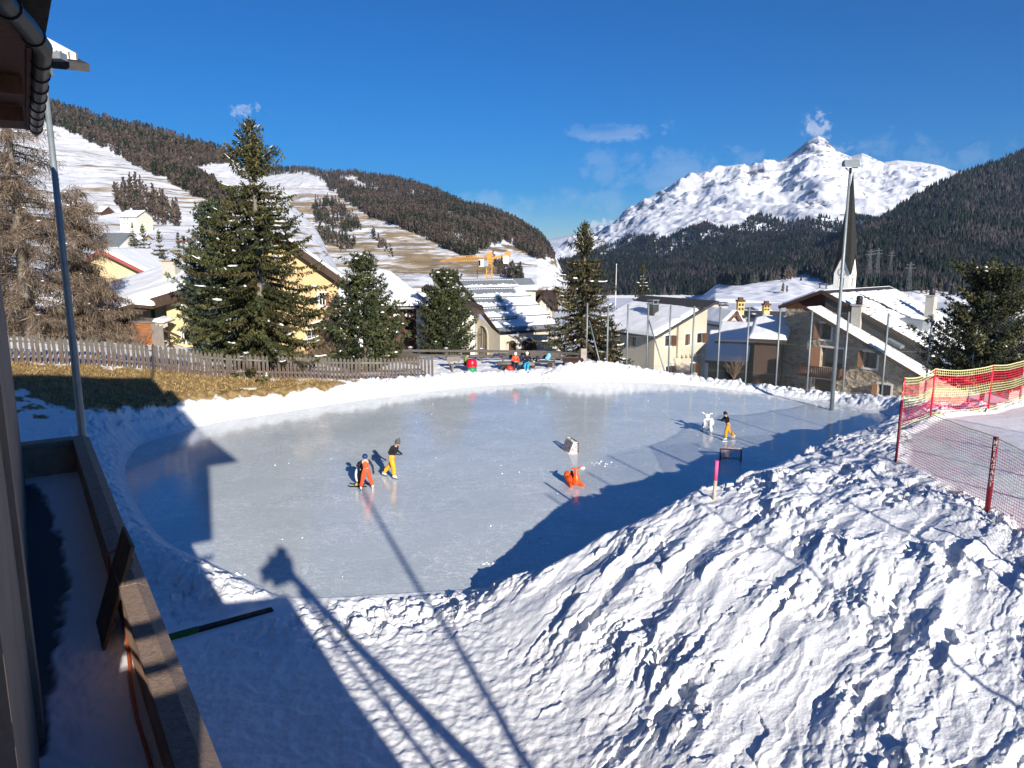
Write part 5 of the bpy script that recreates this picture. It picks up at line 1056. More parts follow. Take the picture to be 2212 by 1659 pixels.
m = MB(); m.bar(F.p(u2+.1, F.ray(360, 712)[1], .2), F.p(F.ray(393, 728)[0], F.ray(393, 728)[1], .2), .1, .14); m.bar(F.p(F.ray(366, 716)[0], zb, .1), F.p(F.ray(366, 716)[0], F.ray(366, 716)[1], .1), .1, .1); m.bar(F.p(F.ray(362, 730)[0], F.ray(362, 730)[1], .2), F.p(F.ray(378, 750)[0], F.ray(378, 750)[1], .2), .08, .08); m.bar(F.p(F.ray(364, 748)[0], F.ray(364, 748)[1], .2), F.p(F.ray(384, 733)[0], F.ray(384, 733)[1], .2), .08, .08); m.build('lean_to_frame', M_DARKWOOD, T)
rebase(T)
# ---- houses up on the left hillside
def hill_house(name, label, y, pk, left, right, wins, wm, rm, depth, yaw=0, snow=True, zdrop=6, ang=0, **k):
    T = thing(name, label, 'house', at((left[0]+right[0])/2, right[1]+10, y)); F = Face(V3((at(pk[0], pk[1], y)[0], y, 0)), (math.cos(R(ang)), math.sin(R(ang)))); zb = F.ray(pk[0], right[1])[1]-zdrop
    gable_house(T, F, pk, left, right, zb, wm, rm, depth, wins, snow=snow, **k); rebase(T); return T, F
def side_house(name, label, y, roof, wall_b, ang, wm, rm, wins=(), th=.3, snow=True, depth=8, seed=70, drop=5):
    """house seen from its eave side; roof = picture positions of eave left, eave right, ridge right, ridge left"""
    T = thing(name, label, 'house', at(roof[0][0], wall_b, y)); e = V3((math.cos(R(ang)), math.sin(R(ang)), 0)); F = Face(V3((at(roof[0][0], roof[0][1], y)[0], y, 0)), e)
    u1, _ = F.ray(*roof[1]); z = F.ray(*roof[0])[1]; EL = F.p(0, z, .8); ER = F.p(u1, z, .8); RL0 = pt(roof[3][0], roof[3][1], y+depth*.55); zr = RL0.z; 
    RL = F.p(0, zr, -depth*.5); RR = F.p(u1, zr, -depth*.5); BL = F.p(0, z, -depth-.8); BR = F.p(u1, z, -depth-.8)
    slab_roof(T, [[EL, ER, RR, RL], [RL, RR, BR, BL]], th, rm); up = V3((0, 0, .01))
    if snow: roof_snow(T, EL+up, ER+up, RR+up, RL+up, .3, 36, 18, None if snow is True else snow, seed)
    H = [rect_of(F, *w) for w in wins]; mb = MB(); o = .5; zi = z-th-.05; zb = F.ray(roof[0][0], wall_b)[1]-drop
    wall(mb, Face(F.p(0, 0), F.e), [(o, zi+.3), (u1-o, zi+.3)], zb, H, .2); g = Face(F.p(u1-o, 0), -F.n); wall(mb, g, [(0, zi+.3), (depth*.5, zr-th-.1), (depth, zi+.3)], zb); g = Face(F.p(o, 0)-F.n*depth, F.n); wall(mb, g, [(0, zi+.3), (depth*.5, zr-th-.1), (depth, zi+.3)], zb); wall(mb, Face(F.p(u1-o, 0)-F.n*depth, -F.e), [(0, zi+.3), (u1-2*o, zi+.3)], zb); mb.build('wall', wm, T)
    for h in H: window(T, F, h, surround=.08, reveal=.2)
    rebase(T); return T, F
side_house('hillside_house', 'cream hillside house with snowy roof and balconies, upper left behind the larches', 330, [(256, 468), (298, 468), (309, 455), (268, 455)], 485, -8, M_PALE, M_BLUEROOF, [(267, 471, 270, 475), (274, 471, 277, 475), (266, 481, 269, 485), (273, 481, 276, 485), (283, 480, 287, 485)], depth=11, seed=71)
side_house('hillside_house', 'grey slate roofed hillside house with small dormers, left of the close spruces', 205, [(200, 530), (258, 530), (266, 503), (205, 503)], 545, -5, M_WHITEP, M_BLUEROOF, [(214, 533, 219, 539), (228, 533, 233, 539)], depth=11, snow=False, seed=72)
side_house('hillside_house', 'small hillside house with snowy roof and dark gable, topmost at the left', 390, [(202, 458), (222, 458), (229, 446), (208, 446)], 468, -10, M_BROWNWOOD, M_BLUEROOF, [], depth=9, seed=73)
side_house('hillside_house', 'low snow roofed hillside house between the slate roof and the close spruces', 262, [(280, 517), (308, 517), (306, 507), (283, 507)], 530, 0, M_OCHRE, M_BLUEROOF, [(288, 520, 291, 525), (297, 520, 300, 525)], depth=8, seed=74)
side_house('hillside_house', 'tiny orange roofed house peeping out left of the blue green pine', 240, [(376, 526), (398, 526), (397, 519), (378, 519)], 536, 0, M_PALE, M_REDROOF, [], depth=6, snow=False, seed=75)
side_house('hay_hut', 'lone pale stone hay hut on the terraced meadow above the village', 880, [(366, 404), (385, 406), (384, 400), (368, 399)], 413, 0, M_PALE, M_BROWNWOOD, [], depth=8, seed=76)
side_house('village_house', 'dark house with small gable windows between the barn roof and the big spruce', 98, [(1150, 668), (1205, 668), (1212, 640), (1176, 626)], 690, 0, M_DARKWOOD, M_DARKWOOD, [], depth=8, snow=False, seed=77)
T = thing('village_house', 'brown gabled house with two pale framed windows, right above the barn roof', 'house', at(1175, 690, 92)); F = Face(V3((at(1173, 690, 92)[0], 92, 0)), (1, -.1)); gable_house(T, F, (1172, 632), (1149, 668), (1202, 664), -7, M_GREYP, M_DARKWOOD, 9, [(1162, 659, 1168, 672), (1179, 659, 1185, 672)], over=.6, th=.35, snow=False, seed=78); rebase(T)
# ---- village roofs between the cream and the stone house
side_house('village_house', 'snow roofed low shed with dark timber wall, right beside the cream house', 76, [(1520, 776), (1618, 772), (1600, 722), (1520, 712)], 812, -20, M_DARKWOOD, M_DARKWOOD, [], depth=9, seed=80)
side_house('village_house', 'dark barn with shaded snow roof touching the stone house', 66, [(1618, 729), (1705, 729), (1700, 678), (1600, 684)], 815, -24, M_DARKWOOD, M_DARKWOOD, [], depth=8, seed=81)
side_house('village_house', 'broad sunlit snow roof in the second row, between cream and stone house', 78, [(1545, 735), (1650, 733), (1640, 694), (1545, 695)], 745, -20, M_DARKWOOD, M_DARKWOOD, [], depth=11, seed=82)
T = thing('village_house', 'gabled house with red-brown verge and white wavy gable, behind the snow roofs', 'house', at(1572, 700, 92)); F = Face(V3((at(1585, 700, 92)[0], 92, 0)), (1, .3)); gable_house(T, F, (1588, 670), (1555, 703), (1608, 707), -8, M_WHITEP, M_REDWOOD, 10, [(1580, 692, 1589, 702)], over=.5, th=.4, seed=83); rebase(T)
T, F = side_house('village_house', 'dark roofed house with two yellow chimneys behind the snow roofs', 112, [(1600, 702), (1700, 702), (1690, 669), (1600, 669)], 715, -18, M_DARKWOOD, M_TILE, [], depth=12, snow=lambda u, v, lu, lv: np.clip(fbm(u*lu/3, v*lv/2, 3, 3)*4-1.2+(v < .12)*1.5, -.3, 1), seed=84)
my = mat('yellow_chimney', (.66, .47, .15), .8, .1, 3)
for px, pyb, pyt, w in ((1598, 680, 651, .95), (1654, 678, 659, .9)):
    c = pt(px, pyb, 112); h = pt(px, pyt, 112).z-c.z; q = MB(); q.box(c+V3((0, 0, h/2))-V3(T.location), (w, w, h)); k = q.build('chimney', my, T); q = MB(); q.box(c+V3((0, 0, h+.1))-V3(T.location), (w*1.25, w*1.25, .25)); q.box(c+V3((0, 0, h+.4))-V3(T.location), (w*.7, w*.7, .4)); q.build('cap', M_BROWNWOOD, k)
    if h > 1.2:
        q = MB()
        for a in (-.3, .3):
            for b in (.3, .62): q.box(c+V3((a*w*.8, -w/2-.02, h*b+.3))-V3(T.location), (.3, .05, h*.2))
        q.build('flue_opening', M_DARKWOOD, k)
T, F = side_house('village_house', 'small snow roofed house with grey chimneys just right of the cream house', 118, [(1530, 690), (1580, 690), (1580, 668), (1530, 668)], 700, -18, M_GREYP, M_TILE, [], depth=9, seed=85)
for px, pyb, pyt in ((1541, 678, 657), (1560, 676, 660)):
    c = pt(px, pyb, 112); h = pt(px, pyt, 112).z-c.z; chimney(T, c-V3(T.location), 1.2, 1.2, h, M_CHIM, M_BLACK, True)
for i, (px, py, y, w, lb) in enumerate([(1650, 668, 200, 34, 'snow roof in the far village row under the white field')]):
    side_house('distant_house', lb, y, [(px-w/2, py+3), (px+w/2, py+3), (px+w/2-2, py-5), (px-w/2+2, py-5)], py+12, 0, M_GREYP, M_TILE, [], depth=9, seed=90+i)
side_house('village_house', 'snow roofed house at the right edge of the picture beyond the bushy pine', 75, [(2188, 700), (2300, 700), (2290, 665), (2195, 672)], 760, 0, M_GREYP, M_TILE, [], depth=9, seed=97)
# ---- church
def church():
    T = thing('church_tower', 'white church tower with clocks and tall slender dark spire behind the stone house', 'church', at(1822, 640, 170, -14)); b = V3(T.location); d = 170
    rz = R(-47); w = 3.55; zt = pt(1820, 590, d).z; za = pt(1820, 549, d).z; tip = pt(1837, 370, d); zb = -14; zg = zt
    c = V3((b.x, 170, 0)); e = [V3((math.cos(rz+k*math.pi/2), math.sin(rz+k*math.pi/2), 0)) for k in range(4)]
    Fs = [Face(c-e[k]*w/2+V3((e[k].y, -e[k].x, 0))*w/2, e[k]) for k in range(4)]; mb = MB(); bells = []
    for F in Fs:
        h = [(w/2-.55, w/2+.55, zt-3.0, zt-1.0), (w/2-.3, w/2+.3, zt+1.1, zt+2.3)]; wall(mb, F, [(0, zt), (w/2, za), (w, zt)], zb, h, .3); bells.append((F, h))
    mb.build('wall', mat('church_plaster', (.80, .78, .72), .8, .05, 1.0, .1), T)
    for F, h in bells:
        for k in h: window(T, F, k, name='bell_opening', surround=.08, reveal=.3, cross=(0, 0), pane=M_BLACK, frame=M_GREYP)
        ck = MB(); q = F.p(w/2, zt+.25, .02); M = Matrix((F.e, F.n*-1, V3((0, 0, 1)))).transposed()
        def disc(r0, r1, d0):
            n = 24; 
            for k in range(n):
                a, b2 = 2*math.pi*k/n, 2*math.pi*(k+1)/n; f = lambda t, r: q+F.e*(r*math.cos(t))+V3((0, 0, r*math.sin(t)))+F.n*d0; ck.poly(f(a, r0), f(a, r1), f(b2, r1), f(b2, r0))
        disc(.01, .95, .02); ck.cur = 1; disc(.86, .95, .03)
        for k in range(12):
            t = k*math.pi/6; p0 = q+F.e*(.66*math.cos(t))+V3((0, 0, .66*math.sin(t)))+F.n*.035; p1 = q+F.e*(.84*math.cos(t))+V3((0, 0, .84*math.sin(t)))+F.n*.035; ck.bar(p0, p1, .06, .02, up=F.n)
        for t, r in ((R(-125), .55), (R(-105), .8)): ck.bar(q+F.n*.05, q+F.e*(r*math.cos(t))+V3((0, 0, r*math.sin(t)))+F.n*.05, .07, .02, up=F.n)
        ck.build('clock_face', [mat('clock_white', (.70, .68, .62), .6, .03, 2), M_BLACK], T)
    s = MB(); apex = c+V3((0, 0, tip.z)); 
    for k, F in enumerate(Fs):
        pk = F.p(w/2, za+.15, .25); l = F.p(-.25, zt-.3, .25); r = F.p(w+.25, zt-.3, .25); pk2 = Fs[(k+1) % 4].p(w/2, za+.15, .25); s.slab([pk, r, pk2, apex], (0, 0, -.15)) if False else s.poly(pk, r, apex) ; s.poly(apex, r, pk2)
        s.bar(l, pk, .16, .16); s.bar(pk, r, .16, .16)
    s.build('spire', mat('spire_shingle', (.016, .015, .013), .75, .3, 1.2, .4, 5), T); f = MB(); f.tube([apex-V3((0, 0, .4)), apex+V3((0, 0, 1.6))], .05, 6); f.ball(apex+V3((0, 0, .35)), .22, 8); f.build('finial', M_BLACK, T); return T
rebase(church())
# ------------------------------------------------------------------ the building the picture is taken from
M_PLAST = mat('old_plaster', (.25, .185, .14), .9, .2, 1.2, .4, 14); M_CONC = mat('terrace_concrete', (.46, .275, .18), .9, .2, 2.5, .5, 30); M_GRANITE = mat('granite_cap', (.30, .215, .16), .85, .3, 22, .4, 60); M_SOFFIT = mat('soffit_boards', (.085, .030, .016), .7, .35, 2.2, .4, 10, stretch=(1, 7, 1)); M_GUTTER = mat('dark_gutter', (.012, .015, .018), .45, .2, 3, metal=.4)
wd = V3((-.552, .834, 0)); wn = V3((.834, .552, 0)); W0 = V3((-.30, 0, 0))
def wp(k, q, z): p = W0+wd*k+wn*q; return V3((p.x, p.y, z))      # k along the wall, q out of it
TB = thing('mountain_hotel', 'big building at the left edge with dark gutter, brown boarded eaves and plastered terrace wall', 'building', wp(8, -4, 0))
def nb(mb, name, m, bev=0): o = mb.build(name, m, TB, bev); o.location = -V3(TB.location); return o
m = MB(); m.hexa([wp(4.2, -.0, -.5), wp(4.2, -9, -.5), wp(16.45, -9, -.5), wp(16.45, 0, -.5)], [wp(4.2, -.0, 10.95), wp(4.2, -9, 10.95), wp(16.45, -9, 10.95), wp(16.45, 0, 10.95)])
F = Face(wp(-1.0, -.16, 0), wd)
# added unseen screen: slanting gaps shaped to let the sun onto the parapet
def strip(c0, c1):
    lo = lambda k, c: min(11.4, max(-.5, c-.361*k)); a = [(-1, lo(-1, c0)), (4.2, lo(4.2, c0)), (4.2, lo(4.2, c1)), (-1, lo(-1, c1))]; m.slab([wp(k, -.16, z) for k, z in a], -wn*.012)
for c0, c1 in ((-1, 7.26), (7.38, 7.46), (7.64, 7.78), (8.17, 14)): strip(c0, c1)
m.slab([wp(3.3, -.175, -.5), wp(4.2, -.175, -.5), wp(4.2, -.175, 10.9), wp(3.3, -.175, 10.9)], -wn*.012)
nb(m, 'wall', M_PLAST)  # building wall together with the added sun screen
m = MB(); m.hexa([wp(7.2, .0, 4.2), wp(7.9, .0, 4.2), wp(7.9, .05, 4.2), wp(7.2, .05, 4.2)], [wp(7.2, .0, 11), wp(7.9, .0, 11), wp(7.9, .05, 11), wp(7.2, .05, 11)]); nb(m, 'corner_pilaster', M_PLAST)
gut = [ptz(-60, -75, 10.9), ptz(0, -4, 10.9), ptz(52, 50, 10.9), V3(ptz(92, 103, 10.9))]; fe = V3(ptz(77, 281, 10.9)); 
m = MB(); path = gut+[gut[3].lerp(fe, .03), fe]; m.tube(path, [.10]*len(path), 14); 
gd_ = (fe-gut[3]).normalized()
for k in range(8):
    p = gut[3].lerp(fe, .10+.85*k/7); m.tube([p-gd_*.035, p+gd_*.03], .116, 14)
for p in (gut[1].lerp(gut[2], .35), gut[2].lerp(gut[3], .5)): d = (gut[2]-gut[1]).normalized(); m.tube([p-d*.03, p+d*.03], .113, 14)
nb(m, 'gutter', M_GUTTER)
m = MB(); sf = [p-wn*.10 for p in path]; inn = [p-wn*6.5 for p in path]
for a, b, c, d in zip(sf[:-1], sf[1:], inn[1:], inn[:-1]): m.slab([a, b, c, d], (0, 0, .06))
nb(m, 'soffit', M_SOFFIT)
m = MB(); a, b = sf[3], sf[-1]; m.slab([a-V3((0, 0, .02)), b-V3((0, 0, .02)), b+V3((0, 0, .35)), a+V3((0, 0, .35))], wn*-.05); m.slab([b-wn*.06, b-wn*3, b-wn*3+V3((0, 0, .4)), b-wn*.06+V3((0, 0, .4))], wd*-.05)
for f in (.25, .6): p = a.lerp(b, f); m.bar(p-wn*.1-V3((0, 0, .14)), p-wn*3-V3((0, 0, .14)), .18, .22)
nb(m, 'fascia', M_SOFFIT)
# roof: shape of its gable end follows the shadow it throws on the slope behind the rink
prof = [(.98, 11.62), (0, 13.1), (-1.25, 15.4), (-3.4, 16.4), (-6.4, 17.0), (-10, 15.0), (-13, 11.6)]
m = MB(); 
prof2 = [(.74, 11.02), (-.3, 11.3), (-1.6, 11.6), (-3.6, 11.9), (-6.4, 12.0), (-10, 11.5), (-13, 11.0)]
for (q0, z0), (q1, z1), (p0, y0), (p1, y1) in zip(prof[:-1], prof[1:], prof2[:-1], prof2[1:]):
    m.poly(wp(-1.25, q0, z0), wp(15.9, p0, y0), wp(15.9, p1, y1)); m.poly(wp(-1.25, q0, z0), wp(15.9, p1, y1), wp(-1.25, q1, z1))
m.add([wp(-1.2, q, z) for q, z in prof], [list(range(len(prof)))]); m.add([wp(15.85, q, z) for q, z in prof2], [list(range(len(prof2)))[::-1]]); nb(m, 'roof', M_TILE)
# balcony and outside stair beside the camera: they shade the foot of the bank
def uw(u, s, w): return V3((.924*u-.383*s, .383*u+.924*s, w-.354*s))
m = MB(); sec = [(-.3, .2), (-.3, 6.75), (1.45, 6.6), (1.85, 5.7), (2.15, 4.9), (2.6, 4.0), (3.2, 2.6), (4.2, .9), (4.2, .2)]
a = [uw(u, -2.0, w) for u, w in sec]; b = [uw(u, -4.5, w) for u, w in sec]; n_ = len(sec); m.add(a+b, [list(range(n_)), [n_+i for i in range(n_)][::-1]]+[[i, n_+i, n_+(i+1) % n_, (i+1) % n_] for i in range(n_)]); nb(m, 'outside_stair', M_CONC)
m = MB(); m.tube([uw(1.5, -2.2, 7.3), uw(2.6, -2.3, 5.5), uw(3.9, -2.4, 3.6), uw(6.5, -2.6, 0)], .115, 8); m.tube([uw(1.75, -2.2, 6.6), uw(2.5, -2.3, 5.05), uw(3.3, -2.4, 3.4), uw(4.6, -2.5, 1.2)], .06, 6); m.tube([uw(.9, -2.2, 6.95), uw(1.6, -2.2, 7.15)], .07, 6); m.hexa([uw(1.15, -2.4, 6.75), uw(1.75, -2.4, 6.85), uw(1.75, -2.0, 6.85), uw(1.15, -2.0, 6.75)], [uw(1.2, -2.3, 7.6), uw(1.85, -2.3, 7.45), uw(1.85, -2.1, 7.45), uw(1.2, -2.1, 7.6)]); m.tube([uw(.95, -2.2, 7.1), uw(1.5, -2.2, 7.45), uw(1.65, -2.2, 7.7)], .16, 10)  # box and thick bends at the top added for the blob in its shadow
for u, w in ((2.1, 6.25), (2.75, 5.2), (3.3, 4.4)): m.tube([uw(u, -2.25, w), uw(u+.1, -2.25, w-1.0)], .03, 6)
nb(m, 'stair_handrail', M_STEEL)
# terrace with parapet
TF, TZ = 13.9/.834, 4.3
def kx(y): return y/.834
kk, qq = np.meshgrid(np.linspace(-1, 17.6, 380), np.linspace(-.02, .93, 70)); X = W0.x+wd.x*kk+wn.x*qq; Y = wd.y*kk+wn.y*qq
nz = fbm(kk/.9, qq/.5, 4, 121); bare = sstep(.02, .14, (.50-.32*np.abs((kk-12.0)/4.2)**1.6)-qq+.14*nz+.05*fbm(kk/.2, qq/.2, 2, 5))
bare = bare*(kk < 16.1); snowh = (1-bare)*(.055+.025*fbm(kk/.3, qq/.3, 3, 123)+.01*fbm(kk/.08, qq/.08, 2, 125))
tc_ = np.zeros((kk.size, 3), np.float32); tc_[:, 0] = bare.ravel()
def terr_mat():
    mm = bpy.data.materials.new('terrace_snow'); mm.use_nodes = True; N, L = nt(mm); b = N['Principled BSDF']; b.inputs['Roughness'].default_value = .7
    a = N.new('ShaderNodeAttribute'); a.attribute_name = 'Col'; s = N.new('ShaderNodeSeparateColor'); L.new(a.outputs['Color'], s.inputs[0]); x = N.new('ShaderNodeMix'); x.data_type = 'RGBA'; x.inputs['A'].default_value = (.74, .74, .78, 1); x.inputs['B'].default_value = (.075, .075, .08, 1); L.new(s.outputs[0], x.inputs['Factor']); L.new(x.outputs['Result'], b.inputs['Base Color']); return mm
tag(link('terrace_ground', np_mesh('terrace_ground', np.stack([X, Y, TZ+snowh], -1).reshape(-1, 3), grid_faces(*kk.shape), [terr_mat()], cols=tc_)), kind='structure')
TP = thing('terrace_parapet', 'brown concrete terrace parapet with granite cap, sunlit in patches, at the lower left', 'wall', wp(8, 1, 4.3))
def tp(mb, name, mt, bev=0): o = mb.build(name, mt, TP, bev); o.location = -V3(TP.location); return o
m = MB(); m.hexa([wp(-1.5, .88, -.3), wp(16.75, .88, -.3), wp(16.75, 1.10, -.3), wp(-1.5, 1.10, -.3)], [wp(-1.5, .88, 4.93), wp(16.75, .88, 4.93), wp(16.75, 1.10, 4.93), wp(-1.5, 1.10, 4.93)]); m.hexa([wp(16.5, -.05, -.3), wp(16.75, -.05, -.3), wp(16.75, .879, -.3), wp(16.5, .879, -.3)], [wp(16.5, -.05, 4.93), wp(16.75, -.05, 4.93), wp(16.75, .879, 4.93), wp(16.5, .879, 4.93)]); tp(m, 'wall', M_CONC)
m = MB(); nseg = 9
for i in range(nseg):
    a = -1.5+18.25*i/nseg; b = -1.5+18.25*(i+1)/nseg-.012; 
    m.add([wp(a, .855, 4.932), wp(b, .855, 4.932), wp(b, 1.15, 4.932), wp(a, 1.15, 4.932), wp(a, .855, 5.02), wp(b, .855, 5.02), wp(b, 1.03, 5.03), wp(a, 1.03, 5.03), wp(b, 1.15, 4.965), wp(a, 1.15, 4.965)], [[0, 1, 5, 4], [4, 5, 6, 7], [7, 6, 8, 9], [9, 8, 2, 3], [0, 4, 7, 9, 3], [1, 2, 8, 6, 5], [3, 2, 1, 0]])
m.hexa([wp(16.45, -.05, 4.932), wp(16.78, -.05, 4.932), wp(16.78, .85, 4.932), wp(16.45, .85, 4.932)], [wp(16.45, -.05, 5.02), wp(16.78, -.05, 5.02), wp(16.78, .85, 5.02), wp(16.45, .85, 5.02)])
tp(m, 'cap', M_GRANITE)
# plank leaning on the parapet
B1, B2 = ptz(207, 1344, 4.36), ptz(221, 1405, 4.36); T1, T2 = ptz(264, 1137, 5.45), ptz(284, 1181, 5.45); nn_ = (B2-B1).cross(T1-B1).normalized(); nn_ = nn_ if nn_.z > 0 else -nn_
m = MB()
for i in range(3):
    f0, f1 = i/3+.004, (i+1)/3-.004; m.slab([B1.lerp(B2, f0), B1.lerp(B2, f1), T1.lerp(T2, f1), T1.lerp(T2, f0)], -nn_*.035)
for t in (.2, .8): a, b = B1.lerp(T1, t), B2.lerp(T2, t); m.slab([a-nn_*.036, b-nn_*.036, b-nn_*.036+(T2-B2)*.07, a-nn_*.036+(T1-B1)*.07], -nn_*.025)
o = m.build('wooden_board', mat('dark_board', (.13, .085, .055), .8, .3, 3, .4, 18, stretch=(3, 3, 1)), None); tag(o, 'weathered dark board leaning on the inner side of the terrace parapet', 'board')
m = MB(); m.tube([ptz(289, 1192, 5.05), wp(9.75, .98, 5.06), wp(9.7, .84, 5.04), wp(9.6, .83, 4.75), ptz(271, 1349, 4.40), ptz(280, 1440, 4.385), ptz(285, 1490, 4.385), ptz(296, 1552, 4.385), ptz(311, 1602, 4.385), ptz(328, 1662, 4.385), ptz(350, 1740, 4.385)], .017, 8)
o = m.build('orange_cable', mat('orange_cable', (.50, .10, .03), .5, .1, 4), None); tag(o, 'orange-red cable trailing over the parapet and along the snowy terrace floor', 'cable')
p0 = ptz(352, 1377, .13); p1 = ptz(588, 1311, .13); m = MB(); d = (p1-p0).normalized(); sd_ = V3((d.y, -d.x, 0)); 
m.hexa([p0-sd_*.095-V3((0, 0, .3)), p0+sd_*.095-V3((0, 0, .3)), p1+sd_*.095-V3((0, 0, .3)), p1-sd_*.095-V3((0, 0, .3))], [p0-sd_*.095, p0+sd_*.095, p1+sd_*.095+V3((0, 0, -.03)), p1-sd_*.095+V3((0, 0, -.03))]); m.cur = 1; g1 = p0+d*.75; m.hexa([p0-sd_*.0954-V3((0, 0, .3)), p0+sd_*.0954-V3((0, 0, .3)), g1+sd_*.0954-V3((0, 0, .3)), g1-sd_*.0954-V3((0, 0, .3))], [p0-sd_*.0954+V3((0, 0, .004)), p0+sd_*.0954+V3((0, 0, .004)), g1+sd_*.0954+V3((0, 0, .004)), g1-sd_*.0954+V3((0, 0, .004))])
o = m.build('timber_beam', [mat('black_timber', (.025, .022, .02), .8, .3, 4), mat('green_timber', (.03, .12, .02), .8, .3, 4)], None, .015); tag(o, 'black timber beam with green end lying half in the snow below the parapet', 'beam')
# higher snow covered roof corner of the same building, beyond the gutter
def nn(o): o.location = -V3(TB.location); return o
E = pt(193, 138, 10.3); El = V3(ptz(30, 122, E.z)); Vt_ = pt(96, 92, 11.2); Vl = V3(pt(40, 76, 11.0))
m = MB(); m.slab([E, Vt_, Vl, El], (0, 0, -.10)); UR = nn(m.build('upper_roof', M_TILE, TB)); nrm = (Vt_-E).cross(El-E).normalized(); nrm = nrm if nrm.z > 0 else -nrm
a, b = E.lerp(El, .10)+(Vt_-E)*.10, El+(Vl-El)*.08; s = MB(); s.slab([a+nrm*.012, E.lerp(Vt_, .97)+nrm*.012, Vl+nrm*.012, b+nrm*.012], nrm*.08); s.build('roof_snow', M_ROOFSNOW, UR)
m = MB()
for k in range(9): p = a.lerp(b, k/8); m.bar(p+nrm*.01, p+nrm*.10, .02, .03)
m.build('snow_guard', M_GREYWOOD, UR)
c = pt(103, 104, 10.1); m = MB(); m.lathe([(.01, -.04), (.08, -.03), (.108, .0), (.11, .008), (.01, -.028)], c, 16, M=Matrix.Rotation(R(80), 3, 'X')); m.build('satellite_dish', M_FRAME, UR)
m = MB(); c = pt(112, 122, 10.0); m.box(c, (.30, .16, .085)); m.build('roof_hatch', M_METAL, UR); m = MB(); m.bar(pt(60, 140, 10.5), pt(104, 131, 10.3), .11, .13); m.build('purlin', M_BROWNWOOD, UR)
# ------------------------------------------------------------------ masts
b = pt(180, 957, 16.5); zb_ = gz(b.x, b.y)-.3
T = thing('floodlight_mast', 'slender steel floodlight mast at the left, half in shade, just outside the terrace', 'lamp', (b.x, b.y, zb_)); m = MB(); m.tube([(0, 0, 0), (0, 0, 4), (0, 0, 8.2-zb_), (0, 0, 12.55-zb_)], [.095, .088, .072, .052], 12); m.build('pole', M_STEEL, T); m = MB(); m.box((-.15, .1, 12.45-zb_), (.4, .3, .2)); m.build('floodlight', M_METAL, T)
b = ptz(1802, 856, .1); b = V3((b.x*40/b.y, 40, 0)); pt_ = pt(1838, 350, 40)
T = thing('floodlight_mast', 'tall steel floodlight mast rising in front of the stone house and church spire', 'lamp', (pt_.x, 40, -.5)); H_ = pt_.z+.5; m = MB(); m.tube([(0, 0, 0), (0, 0, H_*.5), (0, 0, H_-.3)], [.115, .09, .06], 12); m.build('pole', M_STEEL, T)
m = MB(); m.hexa([(-.42, -.32, H_-.28), (.36, -.36, H_-.28), (.40, .2, H_-.2), (-.38, .2, H_-.2)], [(-.36, -.05, H_+.12), (.40, -.1, H_+.12), (.42, .3, H_+.02), (-.34, .3, H_+.02)]); m.build('floodlight', M_METAL, T); m = MB(); m.bar((-.3, -.1, H_-.3), (0, 0, H_-.5), .05, .05); m.bar((.3, -.1, H_-.3), (0, 0, H_-.5), .05, .05); m.box((.15, -.05, H_-.42), (.3, .3, .26)); m.build('bracket', M_METAL, T)
T = thing('floodlight_mast', 'third mast, behind the viewer, whose thin shadow crosses the ice', 'lamp', (6.7, -5.2, 2.2)); m = MB(); m.tube([(0, 0, 0), (.75, .05, 10.1)], [.11, .06], 10); m.build('pole', M_STEEL, T)
